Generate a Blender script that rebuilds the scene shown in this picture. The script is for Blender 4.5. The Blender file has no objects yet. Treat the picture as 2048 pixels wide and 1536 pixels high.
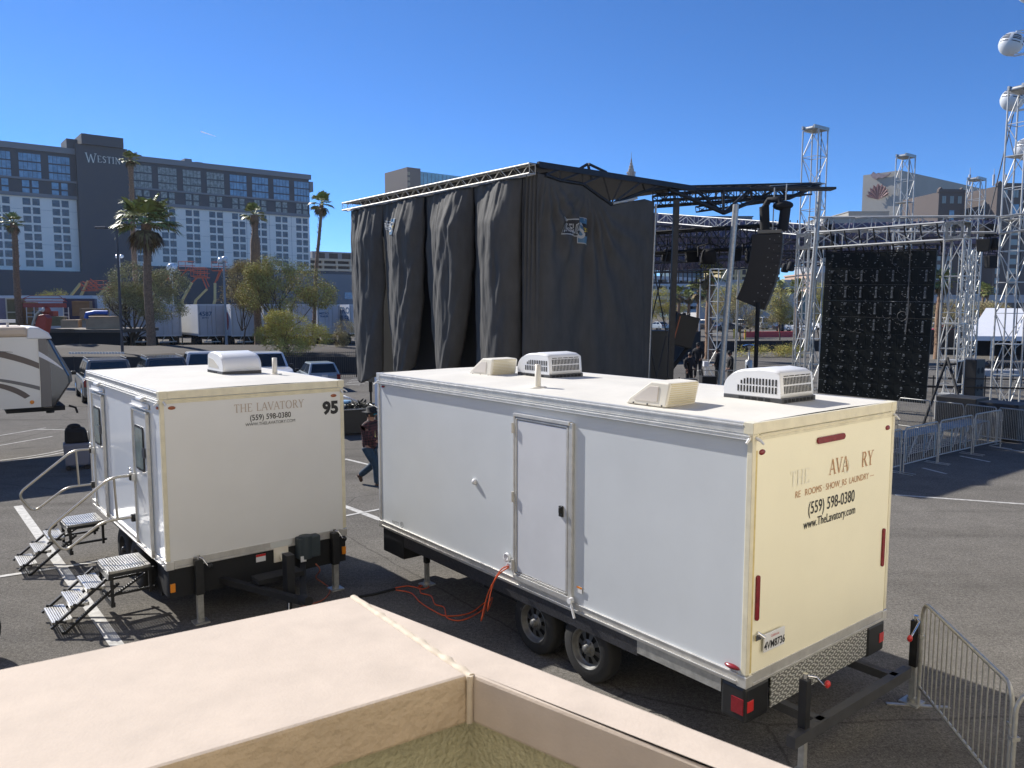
import bpy, bmesh, math, random
from mathutils import Vector as V, Matrix, noise
R = math.radians
sin, cos, pi = math.sin, math.cos, math.pi
random.seed(7)
SC = bpy.context.scene
COL = SC.collection
H = 3.97                     # eye height above the car park
FPX, PITCH = 1567.2, R(5.6)
# ---------------------------------------------------------------- camera, sky, sun
cam = bpy.data.cameras.new('camera')
camo = bpy.data.objects.new('camera', cam); COL.objects.link(camo); SC.camera = camo
camo.location = (0, 0, H); camo.rotation_euler = (R(90) - PITCH, 0, 0)
cam.sensor_width = 36; cam.lens = 36 * FPX / 2048; cam.clip_start = .05; cam.clip_end = 3000
cam.dof.use_dof = True; cam.dof.focus_distance = 12; cam.dof.aperture_fstop = 13
SUN_AZ, SUN_EL = 140.5, 37.5         # direction to the sun, measured from +X
w = bpy.data.worlds.new('World'); SC.world = w; w.use_nodes = True
nt = w.node_tree
sky = nt.nodes.new('ShaderNodeTexSky'); sky.sky_type = 'NISHITA'; sky.sun_disc = False
sky.sun_elevation = R(SUN_EL); sky.sun_rotation = R(90 - SUN_AZ)
sky.air_density = .8; sky.dust_density = 0; sky.ozone_density = 10; sky.altitude = 2300
hs = nt.nodes.new('ShaderNodeHueSaturation'); hs.inputs['Saturation'].default_value = 1.07
nt.links.new(sky.outputs[0], hs.inputs['Color']); nt.links.new(hs.outputs[0], nt.nodes['Background'].inputs[0])
nt.nodes['Background'].inputs[1].default_value = .104
sl = bpy.data.lights.new('sun', 'SUN'); sl.energy = 4.2; sl.angle = R(.53); sl.color = (1, .95, .88)
so = bpy.data.objects.new('sun', sl); COL.objects.link(so)
so.rotation_euler = V((cos(R(SUN_AZ)) * cos(R(SUN_EL)), sin(R(SUN_AZ)) * cos(R(SUN_EL)), sin(R(SUN_EL)))).to_track_quat('Z', 'Y').to_euler()
so.location = (0, 0, 60)
SC.view_settings.view_transform = 'Standard'; SC.view_settings.look = 'None'
SC.view_settings.exposure = .74; SC.view_settings.gamma = 1

# ---------------------------------------------------------------- photograph to world
def ray(u, v):
    a = (u - 1024) / FPX; b = -(v - 768) / FPX
    return V((a, cos(PITCH) + b * sin(PITCH), -sin(PITCH) + b * cos(PITCH)))
def P(u, v, Y):
    r = ray(u, v); return V((0, 0, H)) + r * (Y / r.y)
def G(u, v, z=0):
    r = ray(u, v); return V((0, 0, H)) + r * ((z - H) / r.z)
def SZ(px, Y): return px * Y / FPX

# ---------------------------------------------------------------- materials
MATS = {}
def srgb(c):
    if isinstance(c, str):
        c = [int(c[i:i + 2], 16) / 255 for i in (0, 2, 4)]
    return [x / 12.92 if x <= .04045 else ((x + .055) / 1.055) ** 2.4 for x in c]
def mat(name, col, rough=.6, metal=0, var=.0, scale=5, bump=0, bscale=None, island=0, emit=None, col2=None, spec=.5, alpha=1, trans=0, coat=0, stretch=None):
    if name in MATS: return MATS[name]
    m = bpy.data.materials.new(name); m.use_nodes = True; t = m.node_tree; N = t.nodes; L = t.links
    b = N['Principled BSDF']
    b.inputs['Base Color'].default_value = (*col, 1); b.inputs['Roughness'].default_value = rough
    b.inputs['Metallic'].default_value = metal; b.inputs['Specular IOR Level'].default_value = spec
    if coat: b.inputs['Coat Weight'].default_value = coat; b.inputs['Coat Roughness'].default_value = .05
    if trans: b.inputs['Transmission Weight'].default_value = trans
    if emit: b.inputs['Emission Color'].default_value = (*col, 1); b.inputs['Emission Strength'].default_value = emit
    tc = N.new('ShaderNodeTexCoord')
    src = tc.outputs['Object']
    if stretch:
        mp = N.new('ShaderNodeMapping'); mp.inputs['Scale'].default_value = stretch
        L.new(src, mp.inputs[0]); src = mp.outputs[0]
    if var or col2:
        n = N.new('ShaderNodeTexNoise'); n.inputs['Scale'].default_value = scale; n.inputs['Detail'].default_value = 6
        n.inputs['Roughness'].default_value = .62
        L.new(src, n.inputs['Vector'])
        r = N.new('ShaderNodeMapRange'); r.inputs[1].default_value = .3; r.inputs[2].default_value = .7
        L.new(n.outputs['Fac'], r.inputs[0])
        x = N.new('ShaderNodeMixRGB')
        c2 = col2 if col2 else [min(1, c * (1 + var)) for c in col]
        c1 = col if col2 else [c * (1 - var) for c in col]
        x.inputs[1].default_value = (*c1, 1); x.inputs[2].default_value = (*c2, 1)
        L.new(r.outputs[0], x.inputs[0]); out = x.outputs[0]
        if not metal:
            rr = N.new('ShaderNodeMapRange'); rr.inputs[3].default_value = rough * .85; rr.inputs[4].default_value = min(1, rough * 1.2)
            L.new(n.outputs['Fac'], rr.inputs[0]); L.new(rr.outputs[0], b.inputs['Roughness'])
    else: out = None
    if island:
        g = N.new('ShaderNodeNewGeometry'); h = N.new('ShaderNodeHueSaturation')
        mr = N.new('ShaderNodeMapRange'); mr.inputs[3].default_value = 1 - island; mr.inputs[4].default_value = 1 + island
        L.new(g.outputs['Random Per Island'], mr.inputs[0]); L.new(mr.outputs[0], h.inputs['Value'])
        m2 = N.new('ShaderNodeMath'); m2.operation = 'MULTIPLY_ADD'; m2.inputs[1].default_value = .07; m2.inputs[2].default_value = .465
        L.new(g.outputs['Random Per Island'], m2.inputs[0]); L.new(m2.outputs[0], h.inputs['Hue'])
        if out: L.new(out, h.inputs['Color'])
        else: h.inputs['Color'].default_value = (*col, 1)
        out = h.outputs[0]
    if out: L.new(out, b.inputs['Base Color'])
    if bump:
        n2 = N.new('ShaderNodeTexNoise'); n2.inputs['Scale'].default_value = bscale or scale * 4; n2.inputs['Detail'].default_value = 5
        L.new(src, n2.inputs['Vector'])
        bp = N.new('ShaderNodeBump'); bp.inputs['Strength'].default_value = bump; bp.inputs['Distance'].default_value = .02
        L.new(n2.outputs['Fac'], bp.inputs['Height']); L.new(bp.outputs[0], b.inputs['Normal'])
    MATS[name] = m
    return m
WHITE = mat('white_panel', (.60, .635, .665), .3, var=.035, scale=1.3, bump=.015, bscale=2.5, coat=.3)
CREAM = mat('cream_panel', (.90, .855, .66), .36, var=.03, scale=1.1)
GREYP = mat('front_panel', (.74, .745, .735), .4, var=.03, scale=1.2)
ROOFM = mat('roof_membrane', (.62, .60, .545), .8, var=.07, scale=1.6, bump=.05, bscale=9, spec=.15)
ALU = mat('aluminium_trim', (.66, .65, .62), .38, .55, var=.14, scale=7)
ALUC = mat('cream_trim', (.74, .69, .53), .45, .1, var=.1, scale=6)
TAPE = mat('yellowed_tape', (.62, .50, .22), .5, var=.2, scale=9)
GALV = mat('galvanised_steel', (.42, .42, .40), .45, .6, var=.22, scale=14, bump=.1, bscale=60)
STEEL = mat('stainless_tube', (.50, .47, .41), .28, .85, var=.08, scale=9)
BLK = mat('black_steel', (.012, .013, .015), .45, var=.3, scale=8)
BLKM = mat('matt_black', (.010, .011, .013), .8, var=.2, scale=8)
RUB = mat('rubber', (.018, .018, .018), .85, var=.35, scale=10, bump=.2, bscale=70)
RIM = mat('grey_wheel_steel', (.14, .14, .135), .5, .4, var=.25, scale=16)
ACW = mat('white_plastic', (.74, .75, .76), .35, var=.03, scale=3)
ACC = mat('aged_plastic', (.74, .70, .60), .45, var=.06, scale=4)
DGR = mat('dark_grey_plastic', (.055, .056, .06), .5, var=.2, scale=7)
GLASS = mat('tinted_glass', (.012, .016, .018), .06, spec=.8)
GLASSG = mat('frosted_glass', (.20, .25, .25), .12, var=.3, scale=3)
REDL = mat('red_lens', (.20, .012, .02), .25, var=.2, scale=20)
REDB = mat('bright_red_lens', (.55, .03, .03), .3)
AMB = mat('amber_lens', (.75, .25, .02), .3)
AMBD = mat('dark_amber_lens', (.33, .09, .03), .3)
INK = mat('black_ink', (.015, .015, .017), .5)
COPPER = mat('copper_ink', (.50, .27, .13), .55, var=.25, scale=22)
COPG = mat('faded_copper_ink', (.47, .38, .31), .55, var=.12, scale=22)
GHOST = mat('letter_residue', (.85, .82, .69), .5)
ORC = mat('orange_cable', (.62, .10, .03), .5)
WPAINT = mat('white_road_paint', (.46, .45, .42), .8, var=.32, scale=9)
CHROME = mat('chrome', (.7, .7, .7), .15, 1)
BLUES = mat('worn_blue_paint', (.16, .27, .38), .55, var=.3, scale=9)

# ---------------------------------------------------------------- mesh builder
class MB:
    def __init__(s): s.v = []; s.f = []; s.m = []; s.T = Matrix.Identity(4); s.k = 0; s.sm = []
    def at(s, loc=(0, 0, 0), rz=0, rx=0, ry=0):
        s.T = Matrix.Translation(loc) @ Matrix.Rotation(rz, 4, 'Z') @ Matrix.Rotation(ry, 4, 'Y') @ Matrix.Rotation(rx, 4, 'X'); return s
    def add(s, vs, fs, smooth=False):
        o = len(s.v); s.v += [tuple(s.T @ V(p)) for p in vs]
        s.f += [tuple(i + o for i in f) for f in fs]; s.m += [s.k] * len(fs); s.sm += [smooth] * len(fs); return s
    def box(s, x0, x1, y0, y1, z0, z1):
        x0, x1 = min(x0, x1), max(x0, x1); y0, y1 = min(y0, y1), max(y0, y1); z0, z1 = min(z0, z1), max(z0, z1)
        return s.add([(x0, y0, z0), (x1, y0, z0), (x1, y1, z0), (x0, y1, z0), (x0, y0, z1), (x1, y0, z1), (x1, y1, z1), (x0, y1, z1)],
                     [(0, 3, 2, 1), (4, 5, 6, 7), (0, 1, 5, 4), (1, 2, 6, 5), (2, 3, 7, 6), (3, 0, 4, 7)])
    def cbox(s, c, d):
        return s.box(c[0] - d[0] / 2, c[0] + d[0] / 2, c[1] - d[1] / 2, c[1] + d[1] / 2, c[2] - d[2] / 2, c[2] + d[2] / 2)
    def hexa(s, p):          # 8 points: bottom 4 ccw, top 4 ccw
        return s.add(p, [(0, 3, 2, 1), (4, 5, 6, 7), (0, 1, 5, 4), (1, 2, 6, 5), (2, 3, 7, 6), (3, 0, 4, 7)])
    def quad(s, *p): return s.add(p, [tuple(range(len(p)))])
    def prism(s, pts, a, b, axis='y', smooth=False):
        n = len(pts)
        def q(p, c): return {'y': (p[0], c, p[1]), 'x': (c, p[0], p[1]), 'z': (p[0], p[1], c)}[axis]
        vs = [q(p, a) for p in pts] + [q(p, b) for p in pts]
        fs = [tuple(range(n)), tuple(range(2 * n - 1, n - 1, -1))]
        s.add(vs, fs); o = len(s.v) - 2 * n
        for i in range(n):
            s.f.append((o + (i + 1) % n, o + i, o + i + n, o + (i + 1) % n + n)); s.m.append(s.k); s.sm.append(smooth)
        return s
    def tube(s, p, q, r, n=6, r2=None, caps=True):
        p, q = V(p), V(q); d = q - p
        if d.length < 1e-6: return s
        d.normalize(); a = d.orthogonal().normalized(); b = d.cross(a); r2 = r if r2 is None else r2
        vs = [p + (a * cos(2 * pi * i / n) + b * sin(2 * pi * i / n)) * r for i in range(n)] + [q + (a * cos(2 * pi * i / n) + b * sin(2 * pi * i / n)) * r2 for i in range(n)]
        fs = [(i, (i + 1) % n, (i + 1) % n + n, i + n) for i in range(n)]
        s.add(vs, fs, n > 4)
        if caps: s.add(vs, [tuple(range(n - 1, -1, -1)), tuple(range(n, 2 * n))])
        return s
    def path(s, pts, r, n=6, close=False):
        pts = [V(p) for p in pts]; k = len(pts); vs = []
        up = None
        for i, p in enumerate(pts):
            if close: t = pts[(i + 1) % k] - pts[i - 1]
            else: t = pts[min(i + 1, k - 1)] - pts[max(i - 1, 0)]
            t.normalize()
            if up is None: up = t.orthogonal().normalized()
            up = (up - t * up.dot(t)).normalized(); b = t.cross(up)
            rr = r[i] if isinstance(r, (list, tuple)) else r
            vs += [p + (up * cos(2 * pi * j / n) + b * sin(2 * pi * j / n)) * rr for j in range(n)]
        fs = []
        for i in range(k if close else k - 1):
            for j in range(n):
                fs.append((i * n + j, i * n + (j + 1) % n, ((i + 1) % k) * n + (j + 1) % n, ((i + 1) % k) * n + j))
        s.add(vs, fs, n > 4)
        if not close: s.add([vs[j] for j in range(n)] + [vs[(k - 1) * n + j] for j in range(n)], [tuple(range(n - 1, -1, -1)), tuple(range(n, 2 * n))])
        return s
    def lathe(s, prof, n=16, smooth=True):
        vs = []; fs = []
        for r, z in prof: vs += [(r * cos(2 * pi * j / n), r * sin(2 * pi * j / n), z) for j in range(n)]
        for i in range(len(prof) - 1):
            for j in range(n): fs.append((i * n + j, i * n + (j + 1) % n, (i + 1) * n + (j + 1) % n, (i + 1) * n + j))
        return s.add(vs, fs, smooth)
    def sph(s, c, r, n=12, m=8, sc=(1, 1, 1)):
        vs = []; fs = []
        for i in range(m + 1):
            a = pi * i / m
            vs += [(c[0] + r * sc[0] * sin(a) * cos(2 * pi * j / n), c[1] + r * sc[1] * sin(a) * sin(2 * pi * j / n), c[2] + r * sc[2] * cos(a)) for j in range(n)]
        for i in range(m):
            for j in range(n): fs.append((i * n + j, (i + 1) * n + j, (i + 1) * n + (j + 1) % n, i * n + (j + 1) % n))
        return s.add(vs, fs, True)
    def truss(s, p, q, w=.3, h=.3, bay=.5, rc=.025, rd=.012, up=(0, 0, 1), n=5, both=True, horiz=True):
        p, q = V(p), V(q); d = q - p; Ln = d.length; d.normalize(); up = V(up); side = d.cross(up).normalized(); up2 = side.cross(d).normalized()
        k = max(1, round(Ln / bay)); cs = [side * (w / 2) * a + up2 * (h / 2) * b for a, b in ((-1, -1), (1, -1), (1, 1), (-1, 1))]
        for c in cs: s.tube(p + c, q + c, rc, n, caps=False)
        for i in range(k + 1):
            a = p + d * (Ln * i / k)
            if horiz or i in (0, k):
                for j in range(4): s.tube(a + cs[j], a + cs[(j + 1) % 4], rd, 4, caps=False)
            if i < k:
                b = p + d * (Ln * (i + 1) / k)
                for j in range(4):
                    if not both and j % 2: continue
                    if (i + j) % 2: s.tube(a + cs[j], b + cs[(j + 1) % 4], rd, 4, caps=False)
                    else: s.tube(a + cs[(j + 1) % 4], b + cs[j], rd, 4, caps=False)
        return s
    def build(s, name, mats, parent=None, bevel=0, smooth=None):
        me = bpy.data.meshes.new(name); me.from_pydata([tuple(v) for v in s.v], [], s.f)
        mats = mats if isinstance(mats, (list, tuple)) else [mats] if mats else []
        for m in mats: me.materials.append(m)
        me.polygons.foreach_set('material_index', s.m)
        me.polygons.foreach_set('use_smooth', s.sm if smooth is None else [smooth] * len(s.f))
        me.update()
        o = bpy.data.objects.new(name, me); COL.objects.link(o)
        if parent: o.parent = parent
        if bevel:
            b = o.modifiers.new('bevel', 'BEVEL'); b.width = bevel; b.segments = 2; b.limit_method = 'ANGLE'; b.angle_limit = R(40)
        return o
def tag(o, label=None, cat=None, group=None, kind=None):
    if label: o['label'] = label
    if cat: o['category'] = cat
    if group: o['group'] = group
    if kind: o['kind'] = kind
    return o
def thing(name, label, cat, loc=(0, 0, 0), rz=0, group=None):
    o = bpy.data.objects.new(name, None); COL.objects.link(o); o.empty_display_size = .2
    o.location = loc; o.rotation_euler = (0, 0, rz); return tag(o, label, cat, group)
def kids(o): return [c for c in bpy.data.objects if c.parent == o]
def dup(o, loc=None, rz=None, label=None, group=None, parent=None, scale=None):
    c = o.copy(); COL.objects.link(c); c.parent = parent
    for ch in CH.get(o.name) or kids(o): dup(ch, parent=c)
    if loc is not None: c.location = loc
    if rz is not None: c.rotation_euler = (0, 0, rz)
    if scale: c.scale = (scale,) * 3 if not isinstance(scale, tuple) else scale
    if label: c['label'] = label
    if group: c['group'] = group
    return c
CH = {}
def text_geo(body, size, xs=1, bold=0, align='CENTER', spacing=1):
    cu = bpy.data.curves.new('t', 'FONT'); cu.body = body; cu.size = size; cu.align_x = align; cu.offset = bold; cu.space_character = spacing
    cu.resolution_u = 3
    o = bpy.data.objects.new('t', cu); COL.objects.link(o); bpy.context.view_layer.update()
    dg = bpy.context.evaluated_depsgraph_get(); me = bpy.data.meshes.new_from_object(o.evaluated_get(dg))
    vs = [(v.co.x * xs, v.co.y) for v in me.vertices]; fs = [tuple(p.vertices) for p in me.polygons]
    bpy.data.objects.remove(o); bpy.data.curves.remove(cu); bpy.data.meshes.remove(me)
    return vs, fs
def add_text(mb, body, size, org, u, up, xs=1, bold=0, align='CENTER', spacing=1, keep=None):
    vs, fs = text_geo(body, size, xs, bold, align, spacing); org, u, up = V(org), V(u), V(up)
    if keep: fs = [f for f in fs if keep(sum(vs[i][0] for i in f) / len(f), sum(vs[i][1] for i in f) / len(f))]
    mb.add([org + u * x + up * y for x, y in vs], fs); return mb
# serif capitals drawn with thick and thin strokes (units of cap height)
def serif(mb, word, size, org, u, up, skip=()):
    A = {'T': ([((.32, 0), (.32, 1), 1), ((.02, .97), (.62, .97), 0), ((.2, .02), (.44, .02), 0), ((.03, .97), (.03, .8), 0), ((.61, .97), (.61, .8), 0)], .68),
         'H': ([((.14, 0), (.14, 1), 1), ((.66, 0), (.66, 1), 1), ((.14, .5), (.66, .5), 0)] + [((x - .12, y), (x + .12, y), 0) for x in (.14, .66) for y in (.02, .98)], .84),
         'E': ([((.14, 0), (.14, 1), 1), ((.03, .02), (.56, .02), 0), ((.03, .98), (.54, .98), 0), ((.14, .5), (.44, .5), 0), ((.56, .02), (.57, .2), 0), ((.54, .98), (.54, .82), 0)], .64),
         'L': ([((.14, 0), (.14, 1), 1), ((.03, .02), (.54, .02), 0), ((.03, .98), (.26, .98), 0), ((.54, .02), (.56, .2), 0)], .6),
         'A': ([((.06, 0), (.36, 1), 0), ((.36, 1), (.68, 0), 1), ((.15, .34), (.56, .34), 0), ((-.04, .02), (.17, .02), 0), ((.56, .02), (.8, .02), 0)], .74),
         'V': ([((.06, 1), (.38, 0), 1), ((.38, 0), (.68, 1), 0), ((-.04, .98), (.2, .98), 0), ((.56, .98), (.8, .98), 0)], .72),
         'R': ([((.14, 0), (.14, 1), 1), ((.03, .98), (.4, .98), 0), ((.4, .98), (.54, .78), 1), ((.54, .78), (.4, .52), 1), ((.4, .52), (.14, .5), 0), ((.34, .5), (.66, 0), 1), ((.03, .02), (.26, .02), 0), ((.6, .02), (.76, .02), 0)], .76),
         'Y': ([((.34, 0), (.34, .45), 1), ((.06, 1), (.34, .45), 1), ((.34, .45), (.62, 1), 0), ((-.02, .98), (.18, .98), 0), ((.52, .98), (.74, .98), 0), ((.22, .02), (.46, .02), 0)], .7),
         'S': ([((.5, .82), (.38, .97), 0), ((.38, .97), (.14, .9), 1), ((.14, .9), (.12, .68), 1), ((.12, .68), (.46, .4), 1), ((.46, .4), (.46, .14), 1), ((.46, .14), (.2, .02), 1), ((.2, .02), (.05, .2), 0)], .6),
         'I': ([((.15, 0), (.15, 1), 1), ((.03, .02), (.27, .02), 0), ((.03, .98), (.27, .98), 0)], .36),
         'N': ([((.14, 0), (.14, 1), 0), ((.14, 1), (.66, 0), 1), ((.66, 0), (.66, 1), 0), ((.02, .02), (.26, .02), 0), ((.54, .98), (.78, .98), 0), ((0, .98), (.16, .98), 0)], .84),
         'W': ([((.05, 1), (.3, 0), 1), ((.3, 0), (.5, .9), 0), ((.5, .9), (.74, 0), 1), ((.74, 0), (.98, 1), 0), ((-.04, .98), (.18, .98), 0), ((.86, .98), (1.1, .98), 0)], 1.04),
         'O': ([((.42 + .36 * cos(a), .5 + .5 * sin(a)), (.42 + .36 * cos(a + pi / 8), .5 + .5 * sin(a + pi / 8)), 1 if abs(cos(a + pi / 16)) > .5 else 0) for a in [i * pi / 8 for i in range(16)]], .88),
         ' ': ([], .38)}
    org, u, up = V(org), V(u).normalized() * size, V(up).normalized() * size; x = 0
    for i, ch in enumerate(word):
        st, wd = A[ch]
        if i not in skip:
            for j, (a, b, t) in enumerate(st):
                w_ = .055 if t else .028; d = V((b[0] - a[0], b[1] - a[1])); 
                if d.length < 1e-6: continue
                d.normalize(); nn = V((-d.y, d.x)) * w_
                q = [(a[0] + nn.x, a[1] + nn.y), (a[0] - nn.x, a[1] - nn.y), (b[0] - nn.x, b[1] - nn.y), (b[0] + nn.x, b[1] + nn.y)]
                nrm = u.cross(up).normalized() * (.00025 * j)
                mb.add([org + u * (x + p[0]) + up * p[1] + nrm for p in q], [(0, 1, 2, 3)])
        x += wd + .06
    return x * size
# ---------------------------------------------------------------- ground
def ground_material():
    m = bpy.data.materials.new('asphalt'); m.use_nodes = True; t = m.node_tree; N = t.nodes; L = t.links; b = N['Principled BSDF']
    tc = N.new('ShaderNodeTexCoord'); O = tc.outputs['Object']
    def nz(sc, det=4, ro=.6):
        n = N.new('ShaderNodeTexNoise'); n.inputs['Scale'].default_value = sc; n.inputs['Detail'].default_value = det; n.inputs['Roughness'].default_value = ro
        L.new(O, n.inputs['Vector']); return n.outputs['Fac']
    def mr(x, a, b_, c, d):
        r = N.new('ShaderNodeMapRange'); r.inputs[1].default_value = a; r.inputs[2].default_value = b_; r.inputs[3].default_value = c; r.inputs[4].default_value = d; L.new(x, r.inputs[0]); return r.outputs[0]
    def mul(a, c):
        r = N.new('ShaderNodeMath'); r.operation = 'MULTIPLY'; L.new(a, r.inputs[0]); L.new(c, r.inputs[1]); return r.outputs[0]
    fine = mr(nz(60, 4, .75), .32, .68, .5, 1.5); mid = mr(nz(2.2, 5), .3, .7, .9, 1.1); big = mr(nz(.16, 4), .35, .65, .88, 1.1)
    mp = N.new('ShaderNodeMapping'); mp.inputs['Rotation'].default_value = (0, 0, R(-38)); mp.inputs['Scale'].default_value = (.06, 1.1, 1); L.new(O, mp.inputs[0])
    st = N.new('ShaderNodeTexNoise'); st.inputs['Scale'].default_value = 1.2; st.inputs['Detail'].default_value = 5; L.new(mp.outputs[0], st.inputs['Vector'])
    streak = mr(st.outputs['Fac'], .54, .74, 1, .74)
    spot = mr(nz(.9, 2), .7, .78, 1, .72)
    vo = N.new('ShaderNodeTexVoronoi'); vo.feature = 'DISTANCE_TO_EDGE'; vo.inputs['Scale'].default_value = .11
    wn = N.new('ShaderNodeTexNoise'); wn.inputs['Scale'].default_value = 1.5; wn.inputs['Detail'].default_value = 6; L.new(O, wn.inputs['Vector'])
    vm = N.new('ShaderNodeMixRGB'); vm.inputs[0].default_value = .12; L.new(O, vm.inputs[1]); L.new(wn.outputs['Color'], vm.inputs[2]); L.new(vm.outputs[0], vo.inputs['Vector'])
    crack = mr(vo.outputs['Distance'], .0008, .0022, .7, 1)
    f = mul(mul(mul(mul(fine, mr(nz(21, 3, .8), .36, .64, .76, 1.24)), mid), mul(big, streak)), mul(spot, crack))
    x = N.new('ShaderNodeMixRGB'); x.blend_type = 'MULTIPLY'; x.inputs[0].default_value = 1; x.inputs[1].default_value = (.150, .141, .127, 1)
    L.new(f, x.inputs[2]); L.new(x.outputs[0], b.inputs['Base Color']); b.inputs['Roughness'].default_value = .93; b.inputs['Specular IOR Level'].default_value = .02
    bp = N.new('ShaderNodeBump'); bp.inputs['Strength'].default_value = .35; bp.inputs['Distance'].default_value = .006; L.new(nz(110, 2), bp.inputs['Height']); L.new(bp.outputs[0], b.inputs['Normal'])
    return m
ASPH = ground_material()
tag(MB().quad((-900, -60, 0), (900, -60, 0), (900, 1700, 0), (-900, 1700, 0)).build('ground', ASPH), kind='structure')
DIRT = mat('shade_dark_dirt', (.042, .033, .025), .95, var=.55, scale=.9, bump=.6, bscale=8)  # dirt darkened so its colour carries the tree shade on the bank
m = MB()
for i in range(46):
    for j in range(9):
        def hz(a, b): return (0 if b <= 0 else .62 + .55 * math.exp(-((b - 3.2) / 2.4) ** 2)) * (1 if b < 6 else max(0, 1 - (b - 6) / 3.0)) * (1 + .25 * noise.noise(V((a * .31, b * .5, 2))))
        def q(a, b): return (-62 + a * 1.45, 50 + b * 2.3 + a * -.02, hz(a, b))
        m.add([q(i, j), q(i + 1, j), q(i + 1, j + 1), q(i, j + 1)], [(0, 1, 2, 3)], True)
tag(m.build('embankment', DIRT), kind='structure')
# painted lines on the car park
def strip(name, pts, wd, z=.004, m_=WPAINT):
    m = MB(); pts = [V((p[0], p[1], z)) for p in pts]
    for i in range(len(pts) - 1):
        d0 = (pts[min(i + 1, len(pts) - 1)] - pts[max(i - 1, 0)]).normalized(); d1 = (pts[min(i + 2, len(pts) - 1)] - pts[i]).normalized()
        n0 = V((-d0.y, d0.x, 0)) * wd / 2; n1 = V((-d1.y, d1.x, 0)) * wd / 2
        m.quad(pts[i] - n0, pts[i + 1] - n1, pts[i + 1] + n1, pts[i] + n0)
    return tag(m.build(name, m_), kind='structure')
strip('parking_line', [G(36, 1012), G(262, 1330)], .15)
strip('parking_line', [G(-60, 1163), G(330, 1103)], .1, .008)
strip('parking_line', [G(672, 1006), G(900, 1092)], .13)
strip('parking_line', [G(640, 1042), G(900, 992)], .08, .008)
strip('parking_line', [G(690, 918), G(740, 930)], .1)
for a in ((1790, 990, 2100, 1012), (1845, 936, 1893, 948), (1920, 912, 1980, 924), (1985, 893, 2100, 913)):
    strip('parking_line', [G(a[0], a[1]), G(a[2], a[3])], .09)
cen = G(-30, 893); arc = []
for i in range(25):
    a = R(-100 + i * 8.2); arc.append(V((cen.x + 2.9 * cos(a), cen.y + 3.1 * sin(a), 0)))
strip('court_line', arc, .07); strip('court_line', [V((cen.x + (p.x - cen.x) * .9, cen.y + (p.y - cen.y) * .9, 0)) for p in arc[:14]], .06)
for i, (a, b) in enumerate((((-200, 905), (92, 856)), ((-200, 926), (105, 873)))):
    strip('court_line', [G(*a), G(*b)], .06, .008)
for i in range(5):
    strip('parking_line', [G(690 + i * 4, 768 - i * 3), G(720 + i * 9, 770 - i * 3)], .1)
# asphalt patch of road further out, right
for i in range(9):
    strip('parking_line', [P(1880 + i * 30, 735, 40 + 0 * i) * 1 if False else G(1700 + i * 42, 706), G(1720 + i * 42, 699)], .1)

# ---------------------------------------------------------------- parapet of the building the photograph is taken from
STU = mat('painted_stucco', (.52, .45, .385), .85, var=.08, scale=11, bump=.08, bscale=190, spec=.2)
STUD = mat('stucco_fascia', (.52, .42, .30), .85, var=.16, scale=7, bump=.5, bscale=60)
GRN = mat('green_stucco', (.50, .48, .32), .9, var=.10, scale=40, bump=.8, bscale=110)
Oc, Ic = V((-.338, 1.585)), V((-.072, 1.232)); Z0 = H - .6
dl = V((-cos(R(32.6)), -sin(R(32.6)))); dr = V((cos(R(-41)), sin(R(-41)))); di = V((cos(R(-39)), sin(R(-39))))
par = thing('parapet', 'tan stucco parapet in the foreground with a sealed corner joint', 'parapet', (0, 0, 0))
def leg_pts(o, d, L): return o + d * L
def cap(name, o, i, d0, d1, L):
    m = MB(); a, b, c, e = o, o + d0 * L, i + d1 * L, i
    pts = [a, b, c, e]
    if (pts[1] - pts[0]).cross(pts[2] - pts[1]) < 0: pts = pts[::-1]
    m.hexa([(p.x, p.y, Z0 - .083) for p in pts] + [(p.x, p.y, Z0) for p in pts])
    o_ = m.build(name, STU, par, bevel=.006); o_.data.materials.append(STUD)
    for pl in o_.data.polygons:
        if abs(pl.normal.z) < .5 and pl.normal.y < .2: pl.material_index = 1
cap('coping', Oc, Ic, dl, V((-cos(R(33.4)), -sin(R(33.4)))), 4)
off = V((.005, .002))
cap('coping', Oc + V((.012, -.006)), Ic + off, dr, di, 4)
# mortar joint, slightly proud and uneven
m = MB(); k = 26
for i in range(k + 1):
    t = i / k; p = Oc.lerp(Ic, t); wdt = .009 + .004 * noise.noise(V((t * 9, 1, 2)))
m.path([(Oc.lerp(Ic, i / 60).x + .006 + .002 * noise.noise(V((i * .2, 3, 3))), Oc.lerp(Ic, i / 60).y, Z0 - .007 + .001 * noise.noise(V((i * .3, 7, 3)))) for i in range(61)], [.0095 + .003 * noise.noise(V((i * .33, 1, 5))) for i in range(61)], 10)
m.path([(Ic.x + .003, Ic.y - .002, Z0), (Ic.x + .002, Ic.y - .003, Z0 - .08)], .006, 6)
m.build('sealant_joint', mat('sealant', (.54, .47, .37), .7, var=.15, scale=30), par)
m = MB(); 
for d0, d1 in ((dl, 33.4), (dr, None)):
    dd = V((-cos(R(33.4)), -sin(R(33.4)))) if d1 else di
    p0 = Ic + V((0, .03)); p1 = p0 + dd * 4; q0 = p0 + V((0, .2)); q1 = p1 + V((0, .2))
    pts = [p0, p1, q1, q0]
    if (pts[1] - pts[0]).cross(pts[2] - pts[1]) < 0: pts = pts[::-1]
    m.hexa([(p.x, p.y, 0) for p in pts] + [(p.x, p.y, Z0 - .084) for p in pts])
m.build('wall', GRN, par)
tag(MB().sph((V((-.86, 1.264)).x + .13, 1.02, Z0 - .002), .012, 10, 6, (1.4, 1, .15)).build('paint_blob', mat('pale_sealant', (.7, .72, .66), .6), par))

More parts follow.
